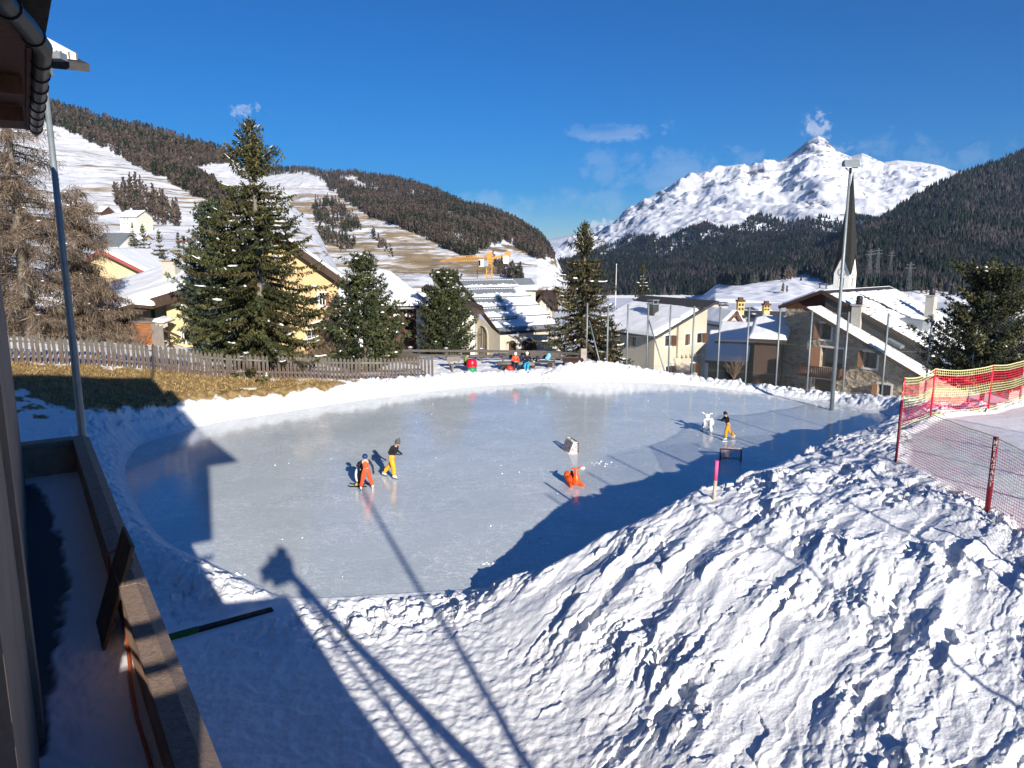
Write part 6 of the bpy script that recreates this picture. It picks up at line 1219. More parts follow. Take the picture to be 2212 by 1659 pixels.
# ------------------------------------------------------------------ crane, pylons, flag poles
def crane():
    y = 235; b = pt(1057, 602, y); T = thing('tower_crane', 'yellow tower crane with long lattice jib above the barn roof', 'crane', (b.x, b.y, -14)); O = V3(T.location); M_Y = mat('crane_yellow', (.46, .22, .025), .5, .1, 2)
    def P(px, py, dy=0): return pt(px, py, y+dy)-O
    m = MB(); w = .85; zt = P(1057, 561).z; c = V3((0, 0, 0))
    for sx in (-w, w):
        for sy in (-w, w): m.bar((sx, sy, 0), (sx, sy, zt), .22, .22)
    k = 0; z = 0
    while z < zt-1.5:
        z1 = z+1.8
        for a, b_ in (((-w, -w), (w, -w)), ((w, -w), (w, w)), ((w, w), (-w, w)), ((-w, w), (-w, -w))): m.bar((*a, z), (*b_, z1), .1, .1); m.bar((*a, z1), (*b_, z1), .1, .1)
        z = z1
    m.build('tower', M_Y, T); m = MB(); m.box(P(1057, 558)+V3((0, 0, 0)), (1.6, 1.6, 3.6)); m.box(P(1058, 550), (1.8, 1.4, 1.0)); m.box(P(1058, 565), (2.2, 2.2, .5)); m.build('slewing_head', M_Y, T)
    m = MB(); a, b_ = P(1054, 564), P(951, 564, -6); a2, b2 = P(1054, 551), P(953, 562, -6); dd = V3((.3, 1.2, 0)); m.bar(a, b_, .14, .14); m.bar(a+dd, b_+dd, .14, .14); m.bar(a2+dd*.5, P(1000, 553, -3)+dd*.5, .13, .13); m.bar(P(1000, 553, -3)+dd*.5, b2+dd*.5, .12, .12)
    n = 22; top = lambda t: (a2.lerp(P(1000, 553, -3), t/.52) if t < .52 else P(1000, 553, -3).lerp(b2, (t-.52)/.48))+dd*.5
    for i in range(n): t0, t1 = i/n, (i+.5)/n; m.bar(a.lerp(b_, t0), top(t1), .11, .11); m.bar(top(t1), a.lerp(b_, (i+1)/n), .11, .11); m.bar(a.lerp(b_, t0)+dd, top(t1), .11, .11)
    m.build('jib', M_Y, T); m = MB(); m.bar(P(1058, 559), P(1102, 549), .5, .7); m.bar(P(1085, 556), P(1102, 549), 1.3, 1.0); m.build('counter_jib', M_Y, T); m = MB(); m.box(P(1093, 561), (1.6, 1.4, 2.4)); m.build('counterweight', M_FRAME, T); m = MB(); m.box(P(1098, 549), (1.4, 1.2, 1.8)); m.build('winch_box', M_Y, T)
    m = MB(); m.box(P(1040, 568, -1.2), (1.5, 1.4, 2.2)); o = m.build('cab', M_FRAME, T); m = MB(); m.box(P(1036.5, 568, -1.6), (.5, 1.0, 1.7)); m.build('cab_window', M_PANE, o); m = MB(); m.box(P(1048, 569, -1.2), (1.9, 1.3, 1.8)); m.build('control_box', M_METAL, T)
    m = MB(); m.bar(P(1031, 564), P(1031, 592), .05, .05); m.box(P(1031, 587), (.35, .3, 1.4)); m.box(P(1031, 597), (.2, .2, 1.0)); m.build('hook', M_BLACK, T)
crane()
M_PYL = mat('pylon_steel', (.12, .13, .14), .6, .1, 2)
for px, pyb, pyt, y, lb in ((2067, 862, 797, 0, ''),):
    pass
for px, pyt, pyb, y, lb in ((1877+189, 797, 849, 0, ''),) if False else ((2214, 1, 1, 1, ''),) if False else ((1876, 797+0, 849, 0, ''),) if False else ():
    pass
for px, pyt, pyb, y, lb in ((1877, 538, 592, 900, 'leftmost power pylon on the wooded slope right of the spire'), (1894, 536, 590, 930, 'second power pylon from the left on the wooded slope'), (1923, 543, 584, 980, 'third and smallest power pylon on the wooded slope'), (1962, 566, 626, 760, 'rightmost and nearest power pylon on the wooded slope')):
    b = pt(px, pyb, y); H_ = pt(px, pyt, y).z-b.z; o = MB(); w = H_*.09; l = H_*.0065
    for sx in (-1, 1):
        for sy in (-1, 1): o.bar((sx*w, sy*w, -6), (sx*w*.15, sy*w*.15, H_), l, l)
    for k in range(7):
        f = k/7; g = (k+1)/7; wa, wb = w*(1-.85*f), w*(1-.85*g)
        for sy in (-1, 1): o.bar((-wa, sy*wa, f*H_), (wb, sy*wb, g*H_), l*.7, l*.7); o.bar((wa, sy*wa, f*H_), (-wb, sy*wb, g*H_), l*.7, l*.7)
    for f, ww in ((.78, .20), (.90, .14)): o.bar((-H_*ww, 0, H_*f), (H_*ww, 0, H_*f), l*1.2, l*1.2); o.bar((-H_*ww, 0, H_*f), (0, 0, H_*(f+.05)), l*.7, l*.7); o.bar((H_*ww, 0, H_*f), (0, 0, H_*(f+.05)), l*.7, l*.7)
    q = o.build('power_pylon', M_PYL, None); q.location = b; tag(q, lb, 'pylon', 'power pylons on the wooded slope')
for px, pyt, pyb, y, lb in ((1330, 571, 640, 150, 'thin white flag pole behind the cream house roof, left of the slim spruce'), (1590, 651, 662, 150, 'short pale pole among the village roofs')):
    b = pt(px, pyb, y); H_ = pt(px, pyt, y).z-b.z; o = MB(); o.tube([(0, 0, -6), (0, 0, H_)], [.12, .05], 8); o.ball((0, 0, H_), .12, 8); q = o.build('flag_pole', M_FRAME, None); q.location = b; tag(q, lb, 'pole')
# ------------------------------------------------------------------ picket fence
T = thing('picket_fence', 'long weathered picket fence with pointed pales along the top of the grass bank', 'fence', (-19.6, 39, gz(-19.6, 39))); O = V3(T.location)
M_PICK = mat('picket_wood', (.072, .058, .046), .9, .45, 2.2, .5, 20, stretch=(7, 7, 1.2), col2=(.155, .138, .118)); M_PICK2 = mat('brown_picket_wood', (.06, .033, .02), .9, .4, 2.2, .5, 20, stretch=(7, 7, 1.0), col2=(.16, .13, .11))
def fence_line(poly, step):
    P = np.array(poly, float); d = np.r_[0, np.cumsum(np.linalg.norm(np.diff(P, axis=0), axis=1))]; s = np.arange(0, d[-1], step); return np.stack([np.interp(s, d, P[:, 0]), np.interp(s, d, P[:, 1])], -1)
pk = fence_line(FENCE, .236); zz = ground_z(pk[:, 0], pk[:, 1], False); zz = np.convolve(np.pad(zz, 4, 'edge'), np.ones(9)/9, 'valid')
def picket_mesh(h, w):
    m = MB(); t = .014; k = h*(.42+.25*random.random()); pr = [(-w/2, k), (w/2, k), (w/2, h-.11), (0, h), (-w/2, h-.11)]; m.add([(x, -t, z) for x, z in pr]+[(x, t, z) for x, z in pr], [[0, 1, 2, 3, 4], [9, 8, 7, 6, 5]]+[[i, 5+i, 5+(i+1) % 5, (i+1) % 5] for i in range(1, 5)])
    m.cur = 1; m.add([(-w/2, -t, 0), (w/2, -t, 0), (w/2, -t, k), (-w/2, -t, k), (-w/2, t, 0), (w/2, t, 0), (w/2, t, k), (-w/2, t, k)], [[0, 1, 2, 3], [7, 6, 5, 4], [0, 3, 7, 4], [1, 5, 6, 2], [0, 4, 5, 1]]); m.cur = 0; return m
protos = []
for i in range(6): o = picket_mesh(1.34+.04*(i % 3), .145+.012*(i % 4)).build('picket', [M_PICK, M_PICK2], T); protos.append(o)
order = np.argsort(pk[:, 1]); near_ = set(order[:100].tolist()); rest = MB(); used = set(); rest.smooth = False
for i, (x, y) in enumerate(pk):
    j = max(1, min(len(pk)-1, i)); d = pk[j]-pk[j-1]; a = math.atan2(d[1], d[0])+rng.normal()*.05; tilt = rng.normal()*.018
    if i in near_:
        k = int(rng.integers(0, 6)); o = protos[k] if k not in used else protos[k].copy()
        if k in used: COL.objects.link(o)
        used.add(k); o.parent = T; o.location = V3((x, y, zz[i]))-O+V3((0, 0, rng.normal()*.015)); o.rotation_euler = (tilt, tilt, a)
    else:
        q = picket_mesh(1.34+.04*int(rng.integers(0, 3)), .14); Mz = yawm(a); n0 = len(rest.v); rest.v += [tuple(Mz @ V3(v)+V3((x, y, zz[i]))-O) for v in q.v]; rest.f += [[n0+k for k in f] for f in q.f]; rest.m += q.m; rest.sm += q.sm
for o in [p for k, p in enumerate(protos) if k not in used]: bpy.data.objects.remove(o)
r = rest.build('pickets', [M_PICK, M_PICK2], T); r['kind'] = 'stuff'
for zo in (.36, 1.04):
    m = MB()
    for a in range(0, len(pk)-10, 10):
        p, q = pk[a], pk[min(a+10, len(pk)-1)]; d = V3((q[0]-p[0], q[1]-p[1], 0)).normalized(); n = V3((-d.y, d.x, 0))*.05
        m.bar(V3((p[0], p[1], zz[a]+zo))-O+n, V3((q[0], q[1], zz[min(a+10, len(pk)-1)]+zo))-O+n, .04, .09)
    m.build('rail', M_GREYWOOD, T)
for a in range(4, len(pk), 10): m = MB(); m.box(V3((pk[a][0], pk[a][1]+.12, zz[a]+.5))-O, (.1, .1, 1.3)); m.build('post', M_GREYWOOD, T)
# second, shorter run of pickets behind the stone pine
T = thing('picket_fence', 'short low run of pickets behind the broad stone pine, meeting the rail fence', 'fence', at(850, 780, 56)); O = V3(T.location); p0 = V3(at(820, 790, 55)); p1 = V3(at(905, 788, 52)); p1.z = p0.z
proto = None
for i in range(26):
    p = p0.lerp(p1, i/25); z = gz(p.x, p.y); 
    o = picket_mesh(.9, .12).build('picket', [M_PICK, M_PICK2], T) if proto is None else proto.copy()
    if proto is None: proto = o
    else: COL.objects.link(o); o.parent = T
    o.location = V3((p.x, p.y, z))-O; o.rotation_euler = (0, 0, -.6)
m = MB(); m.bar(V3((p0.x, p0.y+.05, gz(p0.x, p0.y)+.5))-O, V3((p1.x, p1.y+.05, gz(p1.x, p1.y)+.5))-O, .04, .08); m.build('rail', M_GREYWOOD, T)
# ------------------------------------------------------------------ rail fence
T = thing('rail_fence', 'grey two-rail timber fence behind the benches', 'fence', at(1040, 779, 54.5)); O = V3(T.location); M_RAIL = mat('rail_wood', (.10, .088, .08), .9, .35, 3, .5, 20, stretch=(1, 1, 6))
for px, pyb, pyt in ((887, 780, 750), (965, 780, 752), (1039, 782, 753), (1121, 781, 752), (1207, 783, 757)):
    b = pt(px, pyb, 54.5)-O; t = pt(px, pyt, 54.5)-O; m = MB(); m.box((b.x, 0, (b.z+t.z)/2-.2), (.26, .2, t.z-b.z+.4)); o = m.build('post', M_RAIL, T, .02); m = MB(); v, f = clumps(np.array([[b.x, 0, t.z]]), .17, .5); m.add(v.tolist(), f.tolist()); m.build('snow_cap', M_SNOWCLUMP, o)
for y0, y1, y2 in ((757, 760, 765), (767.5, 771, 774)):
    m = MB(); m.bar(pt(862, y0, 54.3)-O, pt(1050, y0+1.5, 54.3)-O, .07, .17); m.bar(pt(1050, y0+1.5, 54.3)-O, pt(1180, y1, 54.3)-O, .07, .17); m.bar(pt(1180, y1, 54.3)-O, pt(1256, y2, 53)-O, .07, .17); m.build('rail', M_RAIL, T)
b = pt(1260, 800, 53); t = pt(1260, 753, 53); m = MB(); m.box(V3((b.x, b.y, (b.z+t.z)/2))-O, (.42, .3, t.z-b.z)); m.build('end_post', mat('pale_post', (.36, .31, .27), .9, .2, 3), T)
# ------------------------------------------------------------------ tall net fence round the far side
def strands(P, Q, z0, z1, sp, w, slope=1.0):
    """chain link: thin square strands in both diagonals between ground points P and Q"""
    P = V3((P[0], P[1], 0)); Q = V3((Q[0], Q[1], 0)); L = (Q-P).length; H = z1-z0; d = (Q-P)/L; vs, fs = [], []; n = V3((d.y, -d.x, 0))*w*.5
    for sg in (1, -1):
        u = -H
        while u < L+(H if sg < 0 else 0):
            a0, b0 = (u, 0), (u+H, H) 
            if sg < 0: a0, b0 = (u, 0), (u-H, H)
            (ua, za), (ub, zb) = a0, b0
            def clip(u_, z_, o_u, o_z):
                c = min(max(u_, 0), L); return c, z_+(c-u_)*(o_z-z_)/(o_u-u_)
            if max(ua, ub) > 0 and min(ua, ub) < L:
                ua2, za2 = clip(ua, za, ub, zb); ub2, zb2 = clip(ub, zb, ua, za); A = P+d*ua2+V3((0, 0, z0+za2)); B = P+d*ub2+V3((0, 0, z0+zb2)); e = (B-A).normalized()
                if (B-A).length > .02:
                    k = n.cross(e).normalized()*w*.5; i = len(vs); vs += [A-k, A+k, B+k, B-k]; fs.append([i, i+1, i+2, i+3])
            u += sp*1.414
    return vs, fs
PX_POSTS = [(1269, 654), (1314, 656), (1357, 657), (1401, 658), (1449, 659), (1500, 661), (1557, 662.5), (1619, 664), (1686, 667), (1755, 670), (1834, 673.5), (1920, 677), (2015, 679), (2113, 683), (2225, 688)]
T = thing('net_fence', 'tall wire net fence on steel posts along the far edge of the rink', 'fence', at(1557, 820, 50)); O = V3(T.location); tops = [V3(ptz(a, b_, 4.9)) for a, b_ in PX_POSTS]; lo = []
M_WIRE = mat('net_wire', (.20, .22, .21), .6, .1, 2)
for p in tops:
    g = gz(p.x, p.y)-.3; lo.append(g); m = MB(); m.tube([V3((p.x, p.y, g))-O, p-O], .062, 8); m.build('post', M_STEEL, T)
for i in range(2, len(tops)-1):
    a, b_ = tops[i], tops[i+1]; m = MB(); vs, fs = strands(a, b_, max(lo[i], lo[i+1])+.1, 4.8, .13, .0065); m.add([v-O for v in vs], fs)
    for z in (4.8, 2.6, .5): m.bar(V3((a.x, a.y, z))-O, V3((b_.x, b_.y, z))-O, .012, .012)
    m.build('wire_net', M_WIRE, T)
for a, b_, i in (((1401, 690), (1441, 812), 3), ((1273, 693), (1298, 786), 0)):
    p = V3(pt(*a, tops[i].y)); q = V3(pt(*b_, tops[i].y-2.2)); m = MB(); m.tube([p-O, q-O+V3((0, 0, -.2))], .05, 8); m.build('brace', M_STEEL, T)
T = thing('net_fence', 'second tall net fence, outside the picture, throwing thin shadows on the ice', 'fence', (13.9, 7.2, 2.9)); O = V3(T.location); sh = [(11.0, 2.1), (12.75, 4.85), (13.9, 7.25), (15.85, 8.8), (18.0, 9.3), (20.3, 10.4), (23.2, 11.2)]
for x, y in sh: m = MB(); m.tube([V3((x, y, gz(x, y)-.3))-O, V3((x, y, 9.05))-O], .04, 8); m.build('post', M_STEEL, T)
for a, b_ in zip(sh[:-1], sh[1:]):
    m = MB(); vs, fs = strands(a, b_, 6.6, 9.0, .14, .013); m.add([v-O for v in vs], fs); m.bar(V3((*a, 9.0))-O, V3((*b_, 9.0))-O, .01, .01); m.build('wire_net', M_WIRE, T)
# ------------------------------------------------------------------ red and yellow ski net
M_RED = mat('red_net', (.72, .025, .06), .6, .1, 3); M_YEL = mat('yellow_net', (.70, .62, .30), .6, .1, 3); M_POLE = mat('red_pole', (.62, .012, .03), .45, .1, 3); M_MAROON = mat('maroon_pole', (.20, .008, .02), .5, .15, 3)
T = thing('ski_net', 'red and pale yellow ski safety net on red poles, at the right', 'net', (11.06, 20.6, 2.55)); O = V3(T.location); HN = 1.82
nz_ = [2.5, 2.74, 2.68, 2.52, 2.52, 2.45, 2.45, 2.4]
for i, ((x, y), z) in enumerate(zip(NET, nz_)):
    m = MB(); r = .055 if i == 1 else .035; m.tube([V3((x, y, z-.5))-O, V3((x, y, z+.02))-O], .018, 8); m.tube([V3((x, y, z+.02))-O, V3((x, y, z+HN))-O], r, 12); o = m.build('pole', M_MAROON if i in (0, 1, 2) else M_POLE, T)
    if i == 1:
        # stacked white letters on the near pole
        cu = bpy.data.curves.new('lettering', 'FONT'); cu.body = 'M\nE\nI\nN\nG\nA\nS\nT'; cu.align_x = 'CENTER'; cu.size = .15; cu.space_line = .92; cu.extrude = .002; cu.offset = .004
        tmp = bpy.data.objects.new('tmp', cu); COL.objects.link(tmp); bpy.context.view_layer.update(); me = bpy.data.meshes.new_from_object(tmp.evaluated_get(bpy.context.evaluated_depsgraph_get())); bpy.data.objects.remove(tmp)
        ang = math.atan2(-y, -x)+math.pi/2; co = np.empty(len(me.vertices)*3); me.vertices.foreach_get('co', co); co = co.reshape(-1, 3); u = co[:, 0]*.85/.058; rr_ = .058+co[:, 2]; th = u*.9
        co2 = np.stack([np.sin(th)*rr_, -np.cos(th)*rr_, co[:, 1]], -1); c_, s_ = math.cos(ang), math.sin(ang); co3 = np.stack([co2[:, 0]*c_-co2[:, 1]*s_+x-O.x, co2[:, 0]*s_+co2[:, 1]*c_+y-O.y, co2[:, 2]+z+HN-.17-O.z], -1)
        me.vertices.foreach_set('co', co3.ravel()); me.materials.append(mat('pale_lettering', (.55, .5, .5), .6, .1, 3)); me.update(); link('lettering', me, o)
def net_panel(A, B, za, zb, sag, bulge, sp=.072, w=.0105):
    A = V3((A[0], A[1], za)); B = V3((B[0], B[1], zb)); L = (B-A).length; nc = max(6, int(L/sp)); nr = int(HN/sp); d = (B-A).normalized(); n = V3((d.y, -d.x, 0)).normalized(); m = MB()
    def P(i, j):
        u, v = i/nc, j/nr; s = 4*u*(1-u); return A.lerp(B, u)+V3((0, 0, (HN-sag*s)*v+.05*(1-v)+.02*math.sin(i*.5)*v*(1-v)))+n*(bulge*s*math.sin(v*3.1)+.02*math.sin(i*.37+j*.2))-O
    def band(v): return 1 if (v > .88 or .40 < v < .62 or v < .06) else 0
    G = [[P(i, j) for i in range(nc+1)] for j in range(nr+1)]; up = V3((0, 0, 1)); hw = w/2
    for j in range(nr+1):
        m.cur = band(j/nr); t = hw*(2.2 if j in (0, nr) else 1.0)
        for i in range(0, nc, 2):
            a, b_ = G[j][i], G[j][min(i+2, nc)]; m.add([a-up*t, b_-up*t, b_+up*t, a+up*t], [[0, 1, 2, 3]])
    k = d*hw*.9
    for i in range(nc+1):
        for j in range(nr):
            m.cur = band((j+.5)/nr); a, b_ = G[j][i], G[j+1][i]; m.add([a-k, a+k, b_+k, b_-k], [[0, 1, 2, 3]])
    m.build('netting', [M_RED, M_YEL], T)
for i in range(len(NET)-1): net_panel(NET[i], NET[i+1], nz_[i], nz_[i+1], .13 if i > 1 else .06, .10 if i > 2 else .04, .105 if i > 1 else .072, .016 if i > 1 else .0105)
# ------------------------------------------------------------------ grass on the bank
k = 16000; gxx = rng.uniform(-27, -4, k*4); gyy = rng.uniform(27, 47.5, k*4); qx, qy = proj(np.stack([gxx, gyy, tps(gxx, gyy)], -1)); gd2, gi2 = seg_dist(qx, qy, GRASS_PX); keep_ = gi2 & (gd2 > 2.5*rng.random(len(gd2))+1); gxx, gyy = gxx[keep_][:k], gyy[keep_][:k]; gzz = ground_z(gxx, gyy)
C = np.stack([gxx, gyy, gzz-.01], -1); D = rng.normal(size=C.shape)*.55+np.array([0, 0, .8]); v, f, c = kites(C, D, .09+.14*rng.random(len(C)), .03, pal([(.36, .25, .10), (.27, .175, .065), (.44, .33, .16), (.20, .125, .05)], len(C)))
tag(link('dry_grass', np_mesh('dry_grass', v, f, [M_TWIG], smooth=False, cols=c)), kind='stuff')
m = MB(); p = ptz(706, 820, .75); 
q = pt(536, 819, 41.0); m.box((q.x, q.y, gz(q.x, q.y)+.04), (.9, .35, .12), .2); o = m.build('stone_slab', M_GREYP, None, .02); tag(o, 'pale flat stone slab lying in the dry grass before the pickets', 'stone')
# ------------------------------------------------------------------ people
def skinned(name, P, E, rad, m, parent, sub=2, root=0, smooth=True):
    me = bpy.data.meshes.new('tmp'); me.from_pydata([tuple(p) for p in P], E, []); o = bpy.data.objects.new('tmp', me); COL.objects.link(o)
    sk = o.modifiers.new('s', 'SKIN'); sk.use_smooth_shade = smooth
    for i, d in enumerate(me.skin_vertices[0].data):
        r = rad[i]; d.radius = (r, r) if not hasattr(r, '__len__') else r; d.use_root = (i == root)
    if sub: ss = o.modifiers.new('u', 'SUBSURF'); ss.levels = sub; ss.render_levels = sub
    bpy.context.view_layer.update(); ev = o.evaluated_get(bpy.context.evaluated_depsgraph_get()); out = bpy.data.meshes.new_from_object(ev); out.name = name; bpy.data.objects.remove(o); bpy.data.meshes.remove(me)
    out.materials.clear(); out.materials.append(m); return link(name, out, parent)
M_SKIN = mat('skin', (.58, .36, .26), .6, .06, 6); M_HAIR = mat('brown_hair', (.10, .06, .035), .7, .2, 12); M_EYE = mat('eye', (.03, .025, .02), .3, .1, 4); M_LIP = mat('lips', (.42, .16, .13), .5, .1, 4)
M_BOOTW = mat('white_skate_leather', (.78, .77, .74), .5, .05, 5); M_BLADE = mat('skate_blade', (.45, .47, .5), .25, .1, 4, metal=.9); M_BLKC = mat('black_knit', (.012, .012, .014), .9, .3, 20, .3, 60); M_ORANGEP = mat('yellow_orange_trousers', (.78, .36, .022), .75, .12, 5, .3, 14); M_REDP = mat('orange_red_overall', (.78, .085, .022), .7, .1, 5, .3, 14); M_NAVY = mat('navy_cloth', (.012, .02, .055), .8, .2, 8)
def person(label, loc, rz, h, pose, trousers, jacket, glove, hat=None, helmet=None, pom=False, skates=True, hair=True, bib=None, cuffs=None, boots=None, group=None, sit=False):
    s = h/1.70; T = thing('person', label, 'person', loc, rz, group); J = {k: V3(v)*s for k, v in pose.items()}
    for sd_ in 'LR':
        J['sh'+sd_] = J.get('sh'+sd_) or J['chest']+V3((.17*(1 if sd_ == 'R' else -1), 0, .11))*s
        J['hip'+sd_] = J.get('hip'+sd_) or J['pelvis']+V3((.09*(1 if sd_ == 'R' else -1), 0, -.02))*s
    nk = J['neck']; hd = J['head']; up = (hd-nk).normalized()
    def fwd(): f = J['look'].normalized(); return (f-up*f.dot(up)).normalized()
    fw = fwd(); rt = fw.cross(up).normalized()
    # the body: one continuous surface from the toes to the crown, with five fingers on each hand
    P = [J['pelvis'], J['waist'], J['chest'], nk, nk.lerp(hd, .45), hd-up*.035*s+fw*.012*s, hd+up*.055*s, hd+up*.115*s]; E = [(0, 1), (1, 2), (2, 3), (3, 4), (4, 5), (5, 6), (6, 7)]; rr = [.115, .105, .125, .062, .05, .075, .090, .062]
    P.append(hd-up*.03*s+fw*.095*s); E.append((5, 8)); rr.append(.018)      # nose
    for k in (-1, 1): P.append(hd-up*.015*s+rt*k*.088*s); E.append((5, len(P)-1)); rr.append(.016)   # ears
    for sd_ in 'LR':
        i = len(P); P += [J['hip'+sd_], J['kn'+sd_], J['an'+sd_], J['to'+sd_]]; E += [(0, i), (i, i+1), (i+1, i+2), (i+2, i+3)]; rr += [.085, .055, .038, .032]
        i = len(P); P += [J['sh'+sd_], J['el'+sd_], J['wr'+sd_]]; E += [(2, i), (i, i+1), (i+1, i+2)]; rr += [.052, .038, .028]
        d = (J['wr'+sd_]-J['el'+sd_]).normalized(); hand = J['wr'+sd_]+d*.06*s; P.append(hand); E.append((i+2, i+3)); rr.append(.030); a = d.cross(V3((0, 0, 1))); a = a.normalized() if a.length > .1 else V3((1, 0, 0)); b = d.cross(a).normalized()
        for f in range(4):
            o = a*(f-1.5)*.019*s; L = (.065, .08, .075, .055)[f]*s; k = len(P); P += [hand+o+d*.03*s, hand+o+d*(.03*s+L*.6)+b*.008*s, hand+o+d*(.03*s+L)+b*.028*s]; E += [(i+3, k), (k, k+1), (k+1, k+2)]; rr += [.010, .009, .008]
        k = len(P); P += [hand-a*.038*s-d*.01*s, hand-a*.055*s+d*.035*s+b*.012*s]; E += [(i+3, k), (k, k+1)]; rr += [.012, .010]
    skinned('body', P, E, [r*s for r in rr], M_SKIN, T)
    fm = MB()
    for k in (-1, 1): fm.ball(hd+up*.018*s+fw*.083*s+rt*k*.034*s, .012*s, 8)
    fm.build('eye', M_EYE, T) if False else None
    for k in (-1, 1): q = MB(); q.ball(hd+up*.018*s+fw*.083*s+rt*k*.034*s, .012*s, 8); q.build('eye', M_EYE, T)
    q = MB(); q.ball(hd-up*.072*s+fw*.078*s, (.026*s, .010*s, .009*s), 8, M=Matrix((rt, fw, up)).transposed()); q.build('mouth', M_LIP, T)
    # clothes follow the body a little outside it
    P = [J['pelvis']+V3((0, 0, .03))*s, J['waist']]; E = [(0, 1)]; rr = [.150, .130]
    for sd_ in 'LR':
        i = len(P); a, k, f = J['hip'+sd_], J['kn'+sd_], J['an'+sd_]; P += [a, a.lerp(k, .5), k, k.lerp(f, .55), k.lerp(f, 1.0)+V3((0, 0, .015))*s]; E += [(0, i), (i, i+1), (i+1, i+2), (i+2, i+3), (i+3, i+4)]; rr += [.124, .118, .098, .096, .104]
    skinned('trousers', P, E, [r*s for r in rr], trousers, T)
    P = [J['waist']-V3((0, 0, .05))*s, J['waist'].lerp(J['chest'], .5), J['chest'], J['chest'].lerp(nk, .75)]; E = [(0, 1), (1, 2), (2, 3)]; rr = [.138, .140, .152, .085]
    if bib: P += [J['shL'].lerp(J['chest'], .35), J['shR'].lerp(J['chest'], .35)]; E += [(2, 4), (2, 5)]; rr += [.085, .085]
    for sd_ in 'LR':
        a, k, f = J['sh'+sd_], J['el'+sd_], J['wr'+sd_]
        if bib: skinned('sleeve', [J['chest'].lerp(a, .75), a, a.lerp(k, .5), k, f], [(0, 1), (1, 2), (2, 3), (3, 4)], [q*s for q in (.07, .080, .064, .056, .047)], jacket, T)
        else: i = len(P); P += [a, a.lerp(k, .5), k, f]; E += [(2, i), (i, i+1), (i+1, i+2), (i+2, i+3)]; rr += [.078, .062, .055, .046]
    skinned('bib' if bib else 'jacket', P, E, [r*s for r in rr], bib or jacket, T)
    for sd_ in 'LR':
        d = (J['wr'+sd_]-J['el'+sd_]).normalized(); w = J['wr'+sd_]-d*.02*s; hand = J['wr'+sd_]+d*.065*s; a = d.cross(V3((0, 0, 1))); a = a.normalized() if a.length > .1 else V3((1, 0, 0)); b = d.cross(a).normalized()
        P = [w, hand]; E = [(0, 1)]; rr = [.040, .044]
        for f in range(4):
            o = a*(f-1.5)*.023*s; L = (.075, .09, .085, .065)[f]*s; k = len(P); P += [hand+o+d*.025*s, hand+o+d*(.025*s+L*.6)+b*.01*s, hand+o+d*(.025*s+L)+b*.034*s]; E += [(1, k), (k, k+1), (k+1, k+2)]; rr += [.015, .0145, .013]
        k = len(P); P += [hand-a*.045*s-d*.01*s, hand-a*.066*s+d*.04*s+b*.014*s]; E += [(1, k), (k, k+1)]; rr += [.017, .015]
        skinned('glove', P, E, [r*s for r in rr], glove, T)
        f, t = J['an'+sd_], J['to'+sd_]; dd = t-f; dd.z = 0; L = dd.length or 1; dd.normalize()
        P = [f+V3((0, 0, .06))*s, f-V3((0, 0, .035))*s, f-V3((0, 0, .035))*s-dd*.05*s, f+dd*.09*s-V3((0, 0, .05))*s, f+dd*.165*s-V3((0, 0, .055))*s]; bt = skinned('boot', P, [(0, 1), (1, 2), (1, 3), (3, 4)], [r*s for r in (.062, .058, .045, .045, .034)], boots or M_BOOTW, T)
        if skates:
            q = MB(); z = f.z-.128*s; c = f+dd*.05*s; q.bar(V3((c.x, c.y, z))-dd*.14*s, V3((c.x, c.y, z))+dd*.15*s, .012*s, .034*s)
            for k in (-.09, .07): q.bar(V3((c.x, c.y, z+.01*s))+dd*k*s, V3((c.x, c.y, f.z-.08*s))+dd*k*s, .014*s, .05*s)
            q.build('blade', M_BLADE, bt)
        if cuffs:
            k = J['kn'+sd_]; q = k.lerp(f, .96)+V3((0, 0, .05))*s; ins = V3((1 if sd_ == 'L' else -1, 0, 0))*.030*s; skinned('ankle_patch', [q+ins, q+(k-f)*.30+ins], [(0, 1)], [.080*s, .070*s], cuffs, T)
    R_ = Matrix((rt, fw, up)).transposed()
    if hat:
        q = MB(); q.lathe([(.107*s, -.01*s), (.112*s, .02*s), (.110*s, .07*s), (.088*s, .125*s), (.05*s, .155*s), (.01*s, .165*s)], hd+up*.025*s, 14, M=R_); ho = q.build('hat', hat, T); q = MB(); q.lathe([(.108*s, -.02*s), (.117*s, -.015*s), (.117*s, .03*s), (.108*s, .035*s)], hd+up*.03*s, 14, M=R_); q.build('hat_brim', hat, ho)
        if pom: q = MB(); v, f = clumps(np.repeat(np.array([hd+up*.205*s]), 9, 0)+.022*rng.normal(size=(9, 3))*s, .04*s, .9); q.add(v.tolist(), f.tolist()); q.build('pompom', pom, ho)
    if helmet:
        q = MB(); q.ball(hd+up*.035*s-fw*.01*s, (.128*s, .140*s, .125*s), 16, M=R_); q.build('helmet', helmet, T)
    if hair: skinned('hair', [hd+up*.03*s-fw*.035*s, hd-up*.03*s-fw*.055*s, nk+(hd-nk)*.45-fw*.045*s], [(0, 1), (1, 2)], [.092*s, .080*s, .05*s], M_HAIR, T)
    return T
Z_AN = .155   # ankle height above the ice on skates
M_GREYKNIT = mat('grey_knit', (.095, .095, .085), .95, .2, 30, .4, 60); M_POM = mat('fur_pompom', (.17, .14, .11), .95, .3, 30)
